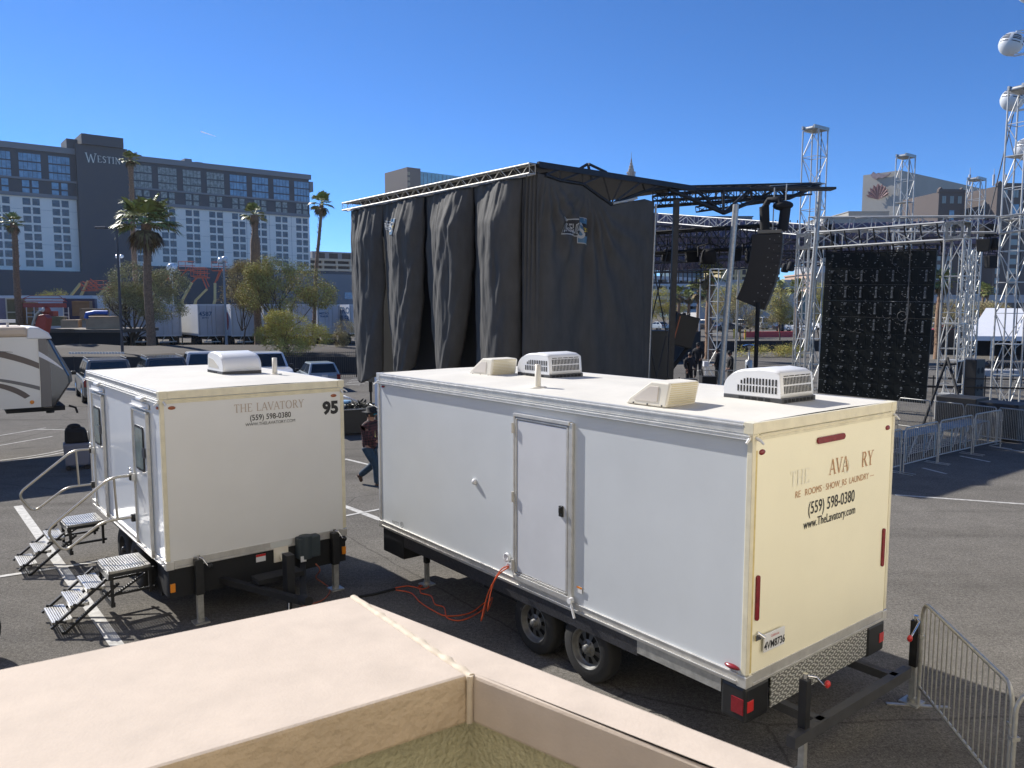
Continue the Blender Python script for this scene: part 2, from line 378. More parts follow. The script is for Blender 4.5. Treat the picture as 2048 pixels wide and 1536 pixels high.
bw = thing('building', 'unseen tan stucco building behind the parapet, its walls added for bounced light', 'building', (0, -2.6, 0))
MB().at((3.6, 1.9, 0), rz=R(38.4)).box(0, 15, -.4, 0, 0, 11).build('bounce_wing', mat('pale_bounce_wing', (.84, .76, .60), .9, var=.04, scale=2), bw)  # unseen wing, put in to bounce sunlight onto the big trailer's end
MB().box(-26, 26, -.4, 0, 0, 13).build('wall', mat('tan_stucco_wall', (.60, .52, .40), .9, var=.06, scale=2), bw)  # unseen wall behind the camera, added for warm bounce light
MB().box(-9, 9, 0, 2.2, H - 1.75, H - 1.6).build('balcony_floor', mat('balcony_floor', (.42, .38, .32), .8, var=.1), bw)

# ---------------------------------------------------------------- wheels, air conditioners, jacks
def wheel(parent, x, y, r, wd=.2, rimc=RIM, side=1, name='wheel', spokes=8):
    w_ = MB().at((x, y, r), rx=R(90) if side > 0 else R(-90))
    a = wd / 2
    w_.lathe([(r * .62, -a), (r * .9, -a), (r * .98, -a * .75), (r, -a * .4), (r, a * .4), (r * .98, a * .75), (r * .9, a), (r * .66, a), (r * .62, a * .8), (r * .62, -a)], 36)
    o = w_.build(name, RUB, parent)
    q = MB().at((x, y, r), rx=R(90) if side > 0 else R(-90)); s_ = -1
    q.lathe([(r * .63, -a * .9), (r * .60, -a * 1.02), (r * .575, -a * .9), (r * .555, -a * .5), (r * .5, -a * .3), (r * .46, -a * .42)], 32)
    for i in range(spokes):
        a0 = 2 * pi * i / spokes; a1 = a0 + 2 * pi / spokes * .55
        def pt(rr, aa, z): return (rr * cos(aa), rr * sin(aa), z)
        q.add([pt(r * .2, a0, -a * .62), pt(r * .2, a1, -a * .62), pt(r * .47, a1 - .02, -a * .42), pt(r * .47, a0 + .02, -a * .42)], [(0, 1, 2, 3), (3, 2, 1, 0)][:1] + [(3, 2, 1, 0)])
    q.lathe([(.001, -a * 1.15), (r * .1, -a * 1.15), (r * .12, -a * 1.0), (r * .13, -a * .7), (r * .24, -a * .62), (r * .26, -a * .55)], 20)
    for i in range(6):
        aa = 2 * pi * i / 6; q.tube((r * .19 * cos(aa), r * .19 * sin(aa), -a * .6), (r * .19 * cos(aa), r * .19 * sin(aa), -a * .78), r * .028, 6)
    q.build('rim', rimc, o)
    MB().at((x, y, r), rx=R(90) if side > 0 else R(-90)).lathe([(.001, -a * .2), (r * .5, -a * .2)], 20).build('brake_drum', BLKM, o)
    return o
def rooftop_ac(parent, sx, y, z, slots=True, flip=1):
    n0 = len(bpy.data.objects)
    # body runs along local x; louvred flank towards the camera side
    L_, W_, h_ = .98, .66, .30
    prof = [(-.49, 0), (-.5, .05)]
    for i in range(9):
        a = pi / 2 * i / 8; prof.append((-.02 - .48 * cos(a) ** .85, .06 + .24 * sin(a) ** .9))
    prof += [(.1, .315), (.36, .30), (.44, .27), (.47, .05), (.47, 0)]
    pr = [(-px, pz + .055) for px, pz in prof]
    b = MB().at((sx, y, z)); 
    n = len(pr)
    for k, (yy, sc_) in enumerate(((-W_ / 2, .93), (-W_ / 2 + .05, 1), (W_ / 2 - .05, 1), (W_ / 2, .93))): b.v += [tuple(b.T @ V((p[0] * (1 if sc_ == 1 else .985), yy, .055 + (p[1] - .055) * sc_))) for p in pr]
    for k in range(3):
        for i in range(n): b.f.append((k * n + i, k * n + (i + 1) % n, (k + 1) * n + (i + 1) % n, (k + 1) * n + i)); b.m.append(0); b.sm.append(True)
    b.f.append(tuple(range(n - 1, -1, -1))); b.m.append(0); b.sm.append(False); b.f.append(tuple(range(3 * n, 4 * n))); b.m.append(0); b.sm.append(False)
    o = b.build('air_conditioner', ACW, parent)
    t = MB().at((sx, y, z)); t.box(-.5, .49, -W_ / 2 - .005, W_ / 2 + .005, 0, .058); t.build('base_pan', DGR, o, bevel=.008)
    if slots:
        g = MB().at((sx, y, z))
        for i in range(13):
            xx = -.40 + i * .052; top = .055 + .25 * (1 if xx < .05 else max(.3, 1 - ((xx - .05) / .33) ** 2 * .9)) - .03
            for z0, z1 in ((.10, .17), (.185, max(.2, top - .02))):
                if z1 - z0 < .02: continue
                g.box(xx, xx + .026, W_ / 2 - .006, W_ / 2 + .003, z0, z1)
        for i in range(19):
            yy = -W_ / 2 + .06 + i * .029
            for z0, z1 in ((.105, .185), (.2, .275)):
                xa, xb = [-.4745 + .03 * (zz - .105) / .22 for zz in (z0, z1)]
                g.add([(xa, yy, z0), (xa, yy + .016, z0), (xb, yy + .016, z1), (xb, yy, z1)], [(0, 3, 2, 1)])
        for i in range(5): g.box(-.45, -.44, -W_ / 2 + .06 + i * .11, -W_ / 2 + .15 + i * .11, .288, .297)
        for i in range(5): g.box(-.30 + i * .11, -.22 + i * .11, W_ / 2, W_ / 2 + .008, .012, .045)
        for i in range(8): g.box(-.506, -.49, -W_ / 2 + .05 + i * .075, -W_ / 2 + .1 + i * .075, .012, .045)
        g.build('louvre', BLKM, o)
    else:
        g = MB().at((sx, y, z)); g.prism([(-.4, .1), (-.4, .26), (-.1, .24), (.2, .14), (.26, .1)], W_ / 2, W_ / 2 + .004); g.build('side_grille', mat('beige_grille', (.55, .52, .45), .5), o)
        g = MB().at((sx, y, z))
        for i in range(6): g.box(-.44 + i * .1, -.37 + i * .1, W_ / 2, W_ / 2 + .008, .012, .045)
        g.build('louvre', BLKM, o)
    S_ = Matrix.Translation((sx, y, z)) @ Matrix.Diagonal((.69 * flip, .88, .9, 1)) @ Matrix.Translation((-sx, -y, -z))
    for q_ in [o] + [k_ for k_ in bpy.data.objects if k_.parent == o]:
        q_.data.transform(S_)
        if flip < 0: q_.data.flip_normals()
    return o
def roof_vent(parent, sx, y, z):
    b = MB().at((sx, y, z)); L_, W_, h_ = .52, .44, .235
    pts = [(-.24, 0), (-.29, h_ - .02), (-.27, h_), (-.06, h_ + .005), (.22, .06), (.27, 0)]
    b.prism(pts, -W_ / 2, W_ / 2); o = b.build('roof_vent', ACC, parent, bevel=.014)
    f = MB().at((sx, y, z))
    f.prism([(-.14, .045), (-.16, h_ - .04), (-.05, h_ - .04), (.17, .06), (.15, .04)], W_ / 2, W_ / 2 + .006)
    f.build('side_panel', mat('vent_side', (.63, .58, .52), .5), o, bevel=.004)
    g = MB().at((sx, y, z))
    for i in range(10):
        zz = .03 + i * .021; xx = -.243 - .048 * zz / .25
        g.box(xx - .008, xx + .01, -W_ / 2 + .03, W_ / 2 - .03, zz, zz + .009)
    g.build('slats', mat('yellowed_slats', (.62, .55, .36), .5), o)
    s_ = MB().at((sx, y, z))
    for xx in (-.2, -.02, .16): s_.cbox((xx, W_ / 2 + .006, .015), (.014, .006, .014))
    s_.build('screw', BLK, o)
    return o
def rounded(pts_r, n=6):
    out = []
    for (x, y, r, a0) in pts_r:
        for i in range(n + 1): a = R(a0 + 90 * i / n); out.append((x + r * cos(a), y + r * sin(a)))
    return out
def rrect(x0, x1, z0, z1, r, n=5): return rounded([(x1 - r, z1 - r, r, 0), (x0 + r, z1 - r, r, 90), (x0 + r, z0 + r, r, 180), (x1 - r, z0 + r, r, 270)], n)

def trailer_shell(t, L, W, zb, zt, side_m, rear_m, capm_rear, capm_side):
    # local x: along the body away from the near face (x=0); local +y: outwards on the side the camera sees
    b = MB(); b.box(.02, L - .02, -W + .012, -.012, zb + .05, zt - .06); body = b.build('body', side_m, t)
    b = MB(); b.box(.006, .019, -W + .05, -.05, zb + .1, zt - .09); b.build('end_panel', rear_m, t)
    r_ = MB(); nx, ny = 24, 12
    for i in range(nx):
        for j in range(ny):
            def q(a, c): x = a / nx; y = c / ny; return (.03 + x * (L - .06), -W + .03 + y * (W - .06), zt + .004 + .035 * sin(pi * y) * min(1, 8 * x * (1 - x) + .3) + .004 * noise.noise(V((x * 9, y * 7, 1))))
            r_.add([q(i, j), q(i + 1, j), q(i + 1, j + 1), q(i, j + 1)], [(0, 1, 2, 3)], True)
    r_.build('roof', ROOFM, t)
    for yy, mm in ((0, capm_side), (-W, capm_side)):
        s = 1 if yy == 0 else -1
        c = MB(); c.box(.09, L - .09, yy - .03 * s, yy + .004 * s, zt - .085, zt + .006)
        c.box(.09, L - .09, yy - .02 * s, yy + .012 * s, zt - .03, zt - .014)
        if s == 1:
            c.box(.02, L - .02, -.012, .024, zt - .112, zt - .1); c.box(.02, L - .02, -.012, .03, zt - .138, zt - .13); c.box(.02, L - .02, -.012, .012, zt - .13, zt - .112)
        c.build('roof_rail', mm, t, bevel=.002); c = MB()
        c.box(.09, L - .09, yy - .03 * s, yy + .004 * s, zb + .045, zb + .105); c.box(.09, L - .09, yy - .03 * s, yy + .015 * s, zb + .03, zb + .042)
        c.box(.09, L - .09, yy - .03 * s, yy - .002 * s, zb, zb + .03); c.box(.09, L - .09, yy - .03 * s, yy + .012 * s, zb + .1, zb + .11)
        c.build('bottom_rail', mm, t, bevel=.002)
    for xx in (0, L):
        s = 1 if xx == 0 else -1
        c = MB(); c.box(xx + .03 * s, xx - .004 * s, -W + .09, -.09, zt - .085, zt + .006); c.box(xx + .03 * s, xx - .016 * s, -W + .09, -.09, zt - .1, zt - .092)
        c.box(xx + .03 * s, xx - .01 * s, -W + .09, -.09, zt - .125, zt - .118); c.box(xx + .03 * s, xx - .002 * s, -W + .06, -.06, zt - .145, zt - .1)
        c.build('end_rail', capm_rear, t, bevel=.002)
        c = MB(); c.box(xx + .03 * s, xx - .004 * s, -W + .09, -.09, zb + .03, zb + .11); c.box(xx + .03 * s, xx - .014 * s, -W + .09, -.09, zb + .005, zb + .028); c.build('end_sill', ALU, t, bevel=.002)
    for xx in (0, L):
        for yy in (0, -W):
            sx = 1 if xx == 0 else -1; sy = 1 if yy == 0 else -1
            c = MB(); c.k = 0; c.box(xx - .001 * sx, xx + .055 * sx, yy - .05 * sy, yy + .001 * sy, zb + .11, zt - .088)
            c.build('corner_post', capm_rear if (xx == 0) else ALU, t, bevel=.006)
            c = MB()
            c.box(xx - .008 * sx, xx + .088 * sx, yy - .088 * sy, yy + .008 * sy, zt - .088, zt + .009)
            MB().box(xx - .008 * sx, xx + .088 * sx, yy - .088 * sy, yy + .008 * sy, zb - .002, zb + .1).build('corner_casting', ALU, t, bevel=.004)
            c.build('corner_casting', capm_rear if xx == 0 else ALU, t, bevel=.004)
            c = MB(); c.path([(xx + .03 * sx, yy + .0 * sy, zt - .12), (xx + .02 * sx, yy + .04 * sy, zt - .14), (xx + .02 * sx, yy + .065 * sy, zt - .16)], [.014, .012, .010], 6)
            c.path([(xx + .0 * sx, yy - .04 * sy, zt - .12), (xx - .04 * sx, yy - .05 * sy, zt - .14), (xx - .07 * sx, yy - .05 * sy, zt - .165)], [.014, .012, .010], 6)
            c.build('gutter_spout', ACW, t)
def crank_jack(parent, x, y, ztop, wd=.075, crank=1, foot_r=.13, col=BLK, cr_dir=1):
    o = MB().box(x - wd / 2, x + wd / 2, y - wd / 2, y + wd / 2, ztop * .45, ztop).build('jack', col, parent, bevel=.006)
    MB().box(x - wd * .36, x + wd * .36, y - wd * .36, y + wd * .36, .02, ztop * .46).build('inner_leg', GALV, o)
    MB().box(x - foot_r * .7, x + foot_r * .7, y - foot_r * .7, y + foot_r * .7, 0, .02).tube((x, y, .02), (x, y, .06), .05, 8).build('foot', GALV, o)
    if crank:
        MB().tube((x, y, ztop), (x, y, ztop + .05), .022, 8).path([(x, y, ztop + .03), (x - .06, y + .06 * cr_dir, ztop + .02), (x - .05, y + .2 * cr_dir, ztop - .1), (x - .06, y + .24 * cr_dir, ztop - .1)], .01, 6).build('crank', CHROME, o)
        MB().at((x - .06, y + .25 * cr_dir, ztop - .1)).sph((0, 0, 0), .035, 8, 6, (.7, 1, 1)).build('crank_knob', REDB if abs(cr_dir) == 1 else BLK, o)
    return o

# ---------------------------------------------------------------- the large trailer
TA = R(128.4); zt, zb = 3.01, .73; TL, TW = 6.38, 2.44
big = thing('restroom_trailer', 'large white tandem axle trailer with one plain door and cream coloured end', 'trailer', (1.991, 6.395, 0), TA)
trailer_shell(big, TL, TW, zb, zt, WHITE, CREAM, ALUC, ALU)
b = MB(); b.box(.002, .022, -.075, -.05, zb + .12, zt - .23); b.build('tape_strip', TAPE, big)
# door
d0, d1, dz0, dz1 = 2.211, 3.14, .87, 2.755
d = MB(); d.box(d0 + .05, d1 - .05, 0, .018, dz0 + .06, dz1 - .06); dr_ = d.build('door', mat('door_skin', (.62, .64, .68), .25, var=.04, scale=2, coat=.3), big, bevel=.006)
f = MB(); f.box(d0 - .045, d0 + .012, -.01, .023, dz0 - .02, dz1 + .01); f.box(d1 - .012, d1 + .02, -.01, .026, dz0 - .02, dz1 + .01); f.box(d0, d1, -.01, .032, dz1 - .02, dz1 + .02); f.box(d0, d1, -.01, .03, dz0 - .04, dz0 + .02)
f.box(d0 + .02, d0 + .045, 0, .024, dz0 + .03, dz1 - .03); f.box(d1 - .045, d1 - .02, 0, .024, dz0 + .03, dz1 - .03); f.box(d0 + .02, d1 - .02, 0, .024, dz1 - .05, dz1 - .03); f.box(d0 + .02, d1 - .02, 0, .024, dz0 + .03, dz0 + .05)
f.build('frame', ALU, dr_, bevel=.003)
MB().cbox((d0 + .115, .028, 1.80), (.06, .028, .12)).cbox((d0 + .11, .05, 1.815), (.025, .03, .06)).build('handle', BLK, dr_, bevel=.008)
for z in (1.0, 1.8, 2.6): MB().tube((d1 + .012, .04, z - .06), (d1 + .012, .04, z + .06), .012, 8).build('hinge', ALU, dr_)
MB().at((2.15, .02, .87)).tube((0, 0, 0), (0, .05, 0), .032, 12).tube((0, .03, 0), (-.09, .05, -.16), .014, 8).build('door_catch', ACW, big)
m = MB(); m.at((3.949, .004, 1.83)).sph((0, 0, 0), .038, 12, 8, (1, .8, 1)); m.build('vent_cap', ACW, big)
for (x, z, r) in ((3.285, 1.045, .05), (3.235, .95, .045)):
    MB().at((x, .0, z), rx=R(-90)).lathe([(.001, .02), (r * .6, .02), (r, .03), (r * 1.05, 0)], 16).build('cable_inlet', ACW, big)
MB().box(2.02, 2.10, 0, .004, .97, 1.04).build('sticker', mat('white_sticker', (.7, .7, .7), .5), big)
MB().box(2.02, 2.10, .0042, .006, 1.02, 1.04).build('sticker_band', AMB, big)
m = MB()
add_text(m, 'NXTT', .07, (5.9, .003, .86), (-1, 0, 0), (0, 0, 1)); add_text(m, '®', .12, (5.72, .003, .85), (-1, 0, 0), (0, 0, 1)); m.build('maker_lettering', DGR, big)
for (x, z) in ((6.2, 2.83),): MB().at((x, .004, z)).sph((0, 0, 0), .035, 10, 6, (1, .4, .5)).build('marker_light', REDL, big)
MB().at((.14, .004, .88)).sph((0, 0, 0), .08, 12, 6, (1, .35, .28)).build('marker_light', REDL, big)
# chassis
DP = bpy.data.materials.new('tread_plate'); DP.use_nodes = True
def tread_plate():
    t = DP.node_tree; N = t.nodes; L = t.links; b = N['Principled BSDF']; tc = N.new('ShaderNodeTexCoord')
    outs = []
    for rot, off_ in ((33, 0), (-33, .5)):
        sp = N.new('ShaderNodeMapping'); sp.inputs['Rotation'].default_value = (R(rot), 0, 0); sp.inputs['Scale'].default_value = (0, 16, 36); sp.inputs['Location'].default_value = (0, off_, off_)
        L.new(tc.outputs['Object'], sp.inputs[0])
        vo = N.new('ShaderNodeTexVoronoi'); vo.inputs['Randomness'].default_value = 0; vo.inputs['Scale'].default_value = 1; L.new(sp.outputs[0], vo.inputs['Vector'])
        r = N.new('ShaderNodeMapRange'); r.inputs[1].default_value = .22; r.inputs[2].default_value = .3; r.inputs[3].default_value = 1; r.inputs[4].default_value = 0
        L.new(vo.outputs['Distance'], r.inputs[0]); outs.append(r.outputs[0])
    mx = N.new('ShaderNodeMath'); mx.operation = 'MAXIMUM'; L.new(outs[0], mx.inputs[0]); L.new(outs[1], mx.inputs[1])
    c = N.new('ShaderNodeMixRGB'); c.inputs[1].default_value = (.24, .24, .22, 1); c.inputs[2].default_value = (.8, .79, .74, 1); L.new(mx.outputs[0], c.inputs[0]); L.new(c.outputs[0], b.inputs['Base Color'])
    b.inputs['Metallic'].default_value = .5; b.inputs['Roughness'].default_value = .4
    bp = N.new('ShaderNodeBump'); bp.inputs['Distance'].default_value = .003; L.new(mx.outputs[0], bp.inputs['Height']); L.new(bp.outputs[0], b.inputs['Normal'])
tread_plate()
c = MB()
for y in (-.55, -TW + .55): c.box(.1, TL - .1, y - .05, y + .05, .55, .71)
for x in (.4, 1.2, 3.5, 4.5, 5.4, 6.1): c.box(x - .04, x + .04, -TW + .1, -.1, .6, .725)
for x in (2.0, 2.87): c.tube((x, -.15, .365), (x, -TW + .15, .365), .04, 8)
c.box(3.5, 4.3, -1.4, -.4, .3, .6); c.box(4.4, 4.9, -1.6, -.6, .35, .6)
c.build('chassis', BLKM, big)
MB().box(1.25, 5.7, -.06, -.015, .57, .728).build('skirt', mat('dark_skirt', (.05, .05, .055), .4, .4, var=.3, scale=30, bump=.5, bscale=90), big)
MB().box(.26, 1.25, -.05, -.012, .60, .728).build('skirt', GALV, big)
for y in (0, -TW):
    s = 1 if y == 0 else -1
    o = MB().box(.0, .26, y - .36 * s, y - .006 * s, .40, .727).build('bumper_box', BLK, big, bevel=.03)
    MB().box(.02, .14, y - .006 * s, y + .004 * s, .48, .62).build('reflector', REDL, o) if s == 1 else None
    MB().box(-.006, .002, y - .12 * s, y - .03 * s, .50, .60).build('tail_light', REDB, o, bevel=.004)
MB().box(.0, .012, -TW + .38, -.38, .44, .727).build('tread_plate', DP, big)
MB().box(5.72, 6.3, -.5, -.02, .38, .727).build('step_box', BLKM, big, bevel=.01)
for x in (2.0, 2.87):
    wheel(big, x, -.14, .365, .2, side=1)
    wheel(big, x, -TW + .14, .365, .2, side=-1)
MB().box(1.55, 3.3, -.34, -.02, .70, .735).build('fender', BLKM, big)
rb = MB().box(-.42, -.34, -TW + .3, -.1, .34, .44).box(-.4, .3, -.6, -.52, .36, .44).box(-.4, .3, -TW + .52, -TW + .6, .36, .44).build('rear_frame', mat('dusty_black_steel', (.045, .046, .05), .5, var=.3, scale=9), big)
crank_jack(big, -.36, -.32, .86, cr_dir=-1); crank_jack(big, -.36, -TW + .12, .86, cr_dir=1)
# the front stabiliser legs
for y in (-.3, -TW + .3): crank_jack(big, 5.55, y, .72, crank=0)
# lettering and lights on the end wall. end wall faces -x, text runs from +y (left) to -y (right)
U, UP = V((0, -1, 0)), V((0, 0, 1))
def yy(w_): return -w_
m = MB(); serif(m, 'THE LAVATORY', .135, (.002, -.58, 2.40), U, UP, skip=(4, 5, 6, 7, 8, 10, 11)); m.build('peeled_lettering', GHOST, big)
m = MB(); serif(m, 'THE LAVATORY', .145, (.0005, -.72, 2.42), U, UP, skip=(0, 1, 2, 3, 4, 8, 9, 12 - 1 - 0 if False else 99))
m.v = m.v; m.build('peeling_lettering', COPPER, big)
m = MB(); add_text(m, 'RE   ROOMS · SHOW_RS  LAUNDRY —', .088, (.002, -1.36, 2.285), U, UP, xs=.92); m.build('tagline', COPPER, big)
m = MB(); add_text(m, '(559) 598-0380', .165, (.002, -1.29, 2.10), U, UP, xs=.80, bold=.001); m.build('phone_lettering', INK, big)
m = MB(); add_text(m, 'www.TheLavatory.com', .118, (.002, -1.27, 1.975), U, UP, xs=.82, bold=.001); m.build('web_lettering', INK, big)
MB().prism(rrect(-1.46, -.98, 2.735, 2.795, .03), -.012, .006, 'x').build('brake_light', REDL, big, bevel=.004)
for y, z0, z1 in ((-.13, 1.30, 1.70), (-TW + .13, 1.32, 1.72)): MB().prism(rrect(y - .025, y + .025, z0, z1, .024), -.012, .006, 'x').build('tail_light', REDL, big, bevel=.004)
for y in (-.14, -TW + .14): MB().at((.004, y, 2.76)).sph((0, 0, 0), .045, 10, 6, (.3, 1, .55)).build('marker_light', REDL, big)
pl = MB().box(-.03, -.015, -.52, -.21, 1.0, 1.16).build('licence_plate', mat('plate_white', (.72, .73, .75), .4), big, bevel=.003)
m = MB(); add_text(m, '4VM8736', .098, (-.032, -.366, 1.022), U, UP, xs=.82, bold=.002); m.build('plate_number', INK, pl)
m = MB(); add_text(m, 'California', .032, (-.032, -.366, 1.118), U, UP); m.build('plate_state', REDB, pl)
MB().tube((0, -.14, 1.19), (-.03, -.2, 1.14), .018, 6).box(-.02, .0, -.18, -.1, 1.13, 1.18).build('plate_light', CHROME, pl)
rooftop_ac(big, .82, -1.45, zt + .03); rooftop_ac(big, 4.22, -1.46, zt + .03)
roof_vent(big, 1.31, -.37, zt + .015); roof_vent(big, 4.97, -1.05, zt + .02)
def vent_pipe(parent, x, y, z, h=.3): MB().at((x, y, z)).lathe([(.001, h), (.036, h), (.037, .02), (.037, 0)], 16).lathe([(.036, .012), (.1, .01), (.1, 0)], 16).build('vent_pipe', ACC, parent)
vent_pipe(big, 3.22, -.40, zt + .02, .27)

# ---------------------------------------------------------------- the small trailer
LA_ = R(129.0); z2, zb2 = 2.944, .725; L2 = 4.22
sm = thing('restroom_trailer', 'smaller white trailer numbered 95 with two folding stairs and steel handrails', 'trailer', (-4.264, 9.409, 0), LA_)
trailer_shell(sm, L2, TW, zb2, z2, mat('glossy_side_panel', (.82, .88, .95), .16, var=.02, scale=1, bump=.03, bscale=1.4, coat=.6), GREYP, ALUC, ALU)
m = MB(); serif(m, 'THE LAVATORY', .105, (.002, -.90, 2.62), U, UP); m.build('name_lettering', COPG, sm)
m = MB(); add_text(m, '(559) 598-0380', .105, (.002, -1.38, 2.50), U, UP, xs=.86, bold=.001); m.build('phone_lettering', INK, sm)
m = MB(); add_text(m, 'WWW.THELAVATORY.COM', .058, (.002, -1.38, 2.43), U, UP, xs=.92); m.build('web_lettering', DGR, sm)
m = MB(); add_text(m, '95', .235, (.002, -2.24, 2.50), U, UP, bold=.012); m.build('fleet_number', INK, sm)
for y in (-.14, -TW + .15): MB().at((.004, y, z2 - .20)).sph((0, 0, 0), .045, 12, 6, (.3, 1, .5)).build('marker_light', AMBD, sm)
MB().at((.1, .004, z2 - .20)).sph((0, 0, 0), .045, 12, 6, (1, .3, .5)).build('marker_light', AMBD, sm)
MB().box(-.012, .004, -1.62, -1.32, zb2 + .03, zb2 + .1).build('vin_plate', mat('pale_plate', (.6, .62, .6), .5), sm)
# tongue end
c = MB(); c.box(0, .5, -TW + .02, -.02, .36, .724)
for y in (-.45, -TW + .45): c.tube((.5, y, .48), (-1.25, -TW / 2, .42), .055, 4)
for y in (-.5, -TW + .5): c.box(.4, L2, y - .05, y + .05, .5, .7)
c.box(-.6, -.35, -TW / 2 - .3, -TW / 2 + .3, .5, .56); c.tube((-1.2, -TW / 2, .44), (-1.4, -TW / 2, .46), .06, 8)
for x in (1.75, 2.55): c.tube((x, -.15, .36), (x, -TW + .15, .36), .04, 8)
c.box(.35, .5, -.4, -.02, .3, .7); c.box(.5, .8, -TW + .3, -.3, .3, .6)
c.build('chassis', BLKM, sm)
MB().box(-.14, 0, -1.98, -1.66, .55, .85).tube((-.08, -1.78, .55), (-.08, -1.78, .86), .09, 10).build('battery_box', mat('blue_grey_box', (.035, .05, .06), .5), sm, bevel=.02)
MB().tube((-.1, -1.48, .62), (.02, -1.48, .62), .06, 14).box(-.02, .0, -1.56, -1.36, .55, .75).build('power_inlet', ACC, sm)
MB().box(-.003, 0, -1.25, -1.12, .60, .70).build('warning_sticker', ACW, sm); MB().box(-.005, -.003, -1.25, -1.12, .67, .70).build('sticker_band', REDB, sm)
MB().box(-.146, -.141, -1.76, -1.68, .42 + .1, .50 + .1).build('warning_sticker', ACW, sm)
MB().box(-.9, -.75, -TW / 2 - .05, -TW / 2 + .05, .3, .9).tube((-.82, -TW / 2, .05), (-.82, -TW / 2, .4), .035, 8).box(-.9, -.74, -TW / 2 - .1, -TW / 2 + .1, 0, .03).build('tongue_jack', BLK, sm)
m = MB()
for s in (-.12, .12): m.path([(-1.1, -TW / 2 + s, .38), (-1.25, -TW / 2 + s * 1.6, .12), (-1.1, -TW / 2 + s * 2.4, .02), (-.9, -TW / 2 + s * 2, .03)], .012, 5)
m.build('safety_chain', GALV, sm)
MB().box(-.02, .03, -.09, -.03, .44, .55).build('side_marker', AMB, sm, bevel=.006)
MB().box(-.02, .03, -TW + .02, -TW + .08, .46, .57).build('side_marker', AMB, sm, bevel=.006)
crank_jack(sm, -.07, -.36, .82, wd=.1, cr_dir=-.5, col=BLK); crank_jack(sm, -.07, -TW + .22, .82, wd=.1, cr_dir=-.5, col=BLK)
for x in (1.75, 2.55): wheel(sm, x, -.16, .36, .2, side=1, rimc=BLK); wheel(sm, x, -TW + .16, .36, .2, side=-1, rimc=BLK)
MB().box(1.3, 3.0, -.35, -.03, .68, .722).build('fender', BLKM, sm)
rooftop_ac(sm, 1.93, -1.60, z2 + .03, False, -1); vent_pipe(sm, 1.37, -2.01, z2 + .02, .25)
# doors on the small trailer
def small_door(x0, x1):
    z0, z1 = .78, 2.645
    d = MB().box(x0 + .05, x1 - .05, 0, .016, z0 + .05, z1 - .04).build('door', mat('pale_door_skin', (.66, .70, .74), .2, var=.02, scale=2, coat=.4), sm, bevel=.005)
    f = MB(); f.box(x0, x0 + .035, 0, .04, z0, z1); f.box(x1 - .03, x1, 0, .035, z0, z1); f.box(x0, x1, 0, .035, z1 - .03, z1); f.box(x0, x1, 0, .035, z0 - .02, z0 + .02); f.build('frame', ALU, d, bevel=.003)
    xw0, xw1 = x0 + .22, x1 - .14
    fr = MB().prism(rrect(xw0, xw1, 1.84, 2.43, .05), .016, .03).build('window_frame', BLK, d)
    MB().prism(rrect(xw0 + .03, xw1 - .03, 1.87, 2.40, .035), .0305, .033).build('window_pane', GLASSG, d)
    MB().cbox((x0 + .2, .036, 2.10), (.12, .004, .13)).build('door_sign', mat('dark_sign', (.03, .035, .05), .4), d)
    MB().box(x0 - .02, x1 + .03, 0, .045, z1 + .035, z1 + .05).box(x0 - .02, x1 + .03, 0, .012, z1 + .03, z1 + .1).build('drip_cap', ACW, sm)
    MB().at((x0 + .22, .04, 2.80)).box(-.13, .13, -.04, .03, -.03, .03).build('porch_light', ACW, sm, bevel=.02)
    MB().at((x1 - .06, .03, 1.70)).box(-.02, .02, 0, .04, -.05, .05).sph((0, .05, .06), .025).build('door_hook', ALU, d)
for x0, x1 in ((.514, 1.283), (3.03, 3.80)): small_door(x0, x1)
# folding stairs and hand rails
def ribbed(mb, x0, x1, y0, y1, z, n):
    mb.box(x0, x1, y0, y0 + .02, z - .04, z); mb.box(x0, x1, y1 - .02, y1, z - .04, z); mb.box(x0, x0 + .015, y0, y1, z - .04, z); mb.box(x1 - .015, x1, y0, y1, z - .04, z)
    for i in range(n):
        y = y0 + .02 + (y1 - y0 - .04) * (i + .15) / n; mb.box(x0 + .01, x1 - .01, y, y + (y1 - y0 - .04) / n * .62, z - .008, z + .001)
TREAD = mat('bare_aluminium_tread', (.62, .61, .58), .32, .75, var=.15, scale=22)
def stairs(x0, x1, y0):
    s = MB(); pr = [(.66, .03, .53), (.495, .57, .78), (.33, .76, .97), (.165, .95, 1.17)]
    for xx in (x0 + .01, x1 - .01):
        s.tube((xx, .0, .61), (xx, .54, .61), .028, 4); s.tube((xx, .42, .50), (xx, 1.06, .0), .024, 4); s.tube((xx, .58, .56), (xx, 1.19, .10), .022, 4)
        s.tube((xx, .1, .56), (xx, .5, .34), .02, 4); s.tube((xx, .5, .6), (xx, .5, .2), .026, 4); s.tube((xx, .0, .36), (xx, .55, .36), .022, 4); s.tube((xx, .05, .3), (xx, .05, .6), .024, 4)
        for q_ in (.62, .82, 1.02): s.tube((xx, q_, .46 - (q_ - .62) * .8), (xx, q_ + .12, .50 - (q_ - .62) * .8), .018, 4)
    s.box(x0, x1, 1.04, 1.08, 0, .03); s.box(x0, x1, .47, .52, .2, .26); s.box(x0, x1, .5, .54, .55, .62)
    fr = s.build('stair', BLK, sm)
    for z, a, b_ in pr:
        t = MB(); ribbed(t, x0 + .02, x1 - .02, a, b_, z, 15 if z > .6 else 7); t.build('tread', TREAD, fr)
stairs(.60, 1.27, 0); stairs(3.30, 3.94, 0)
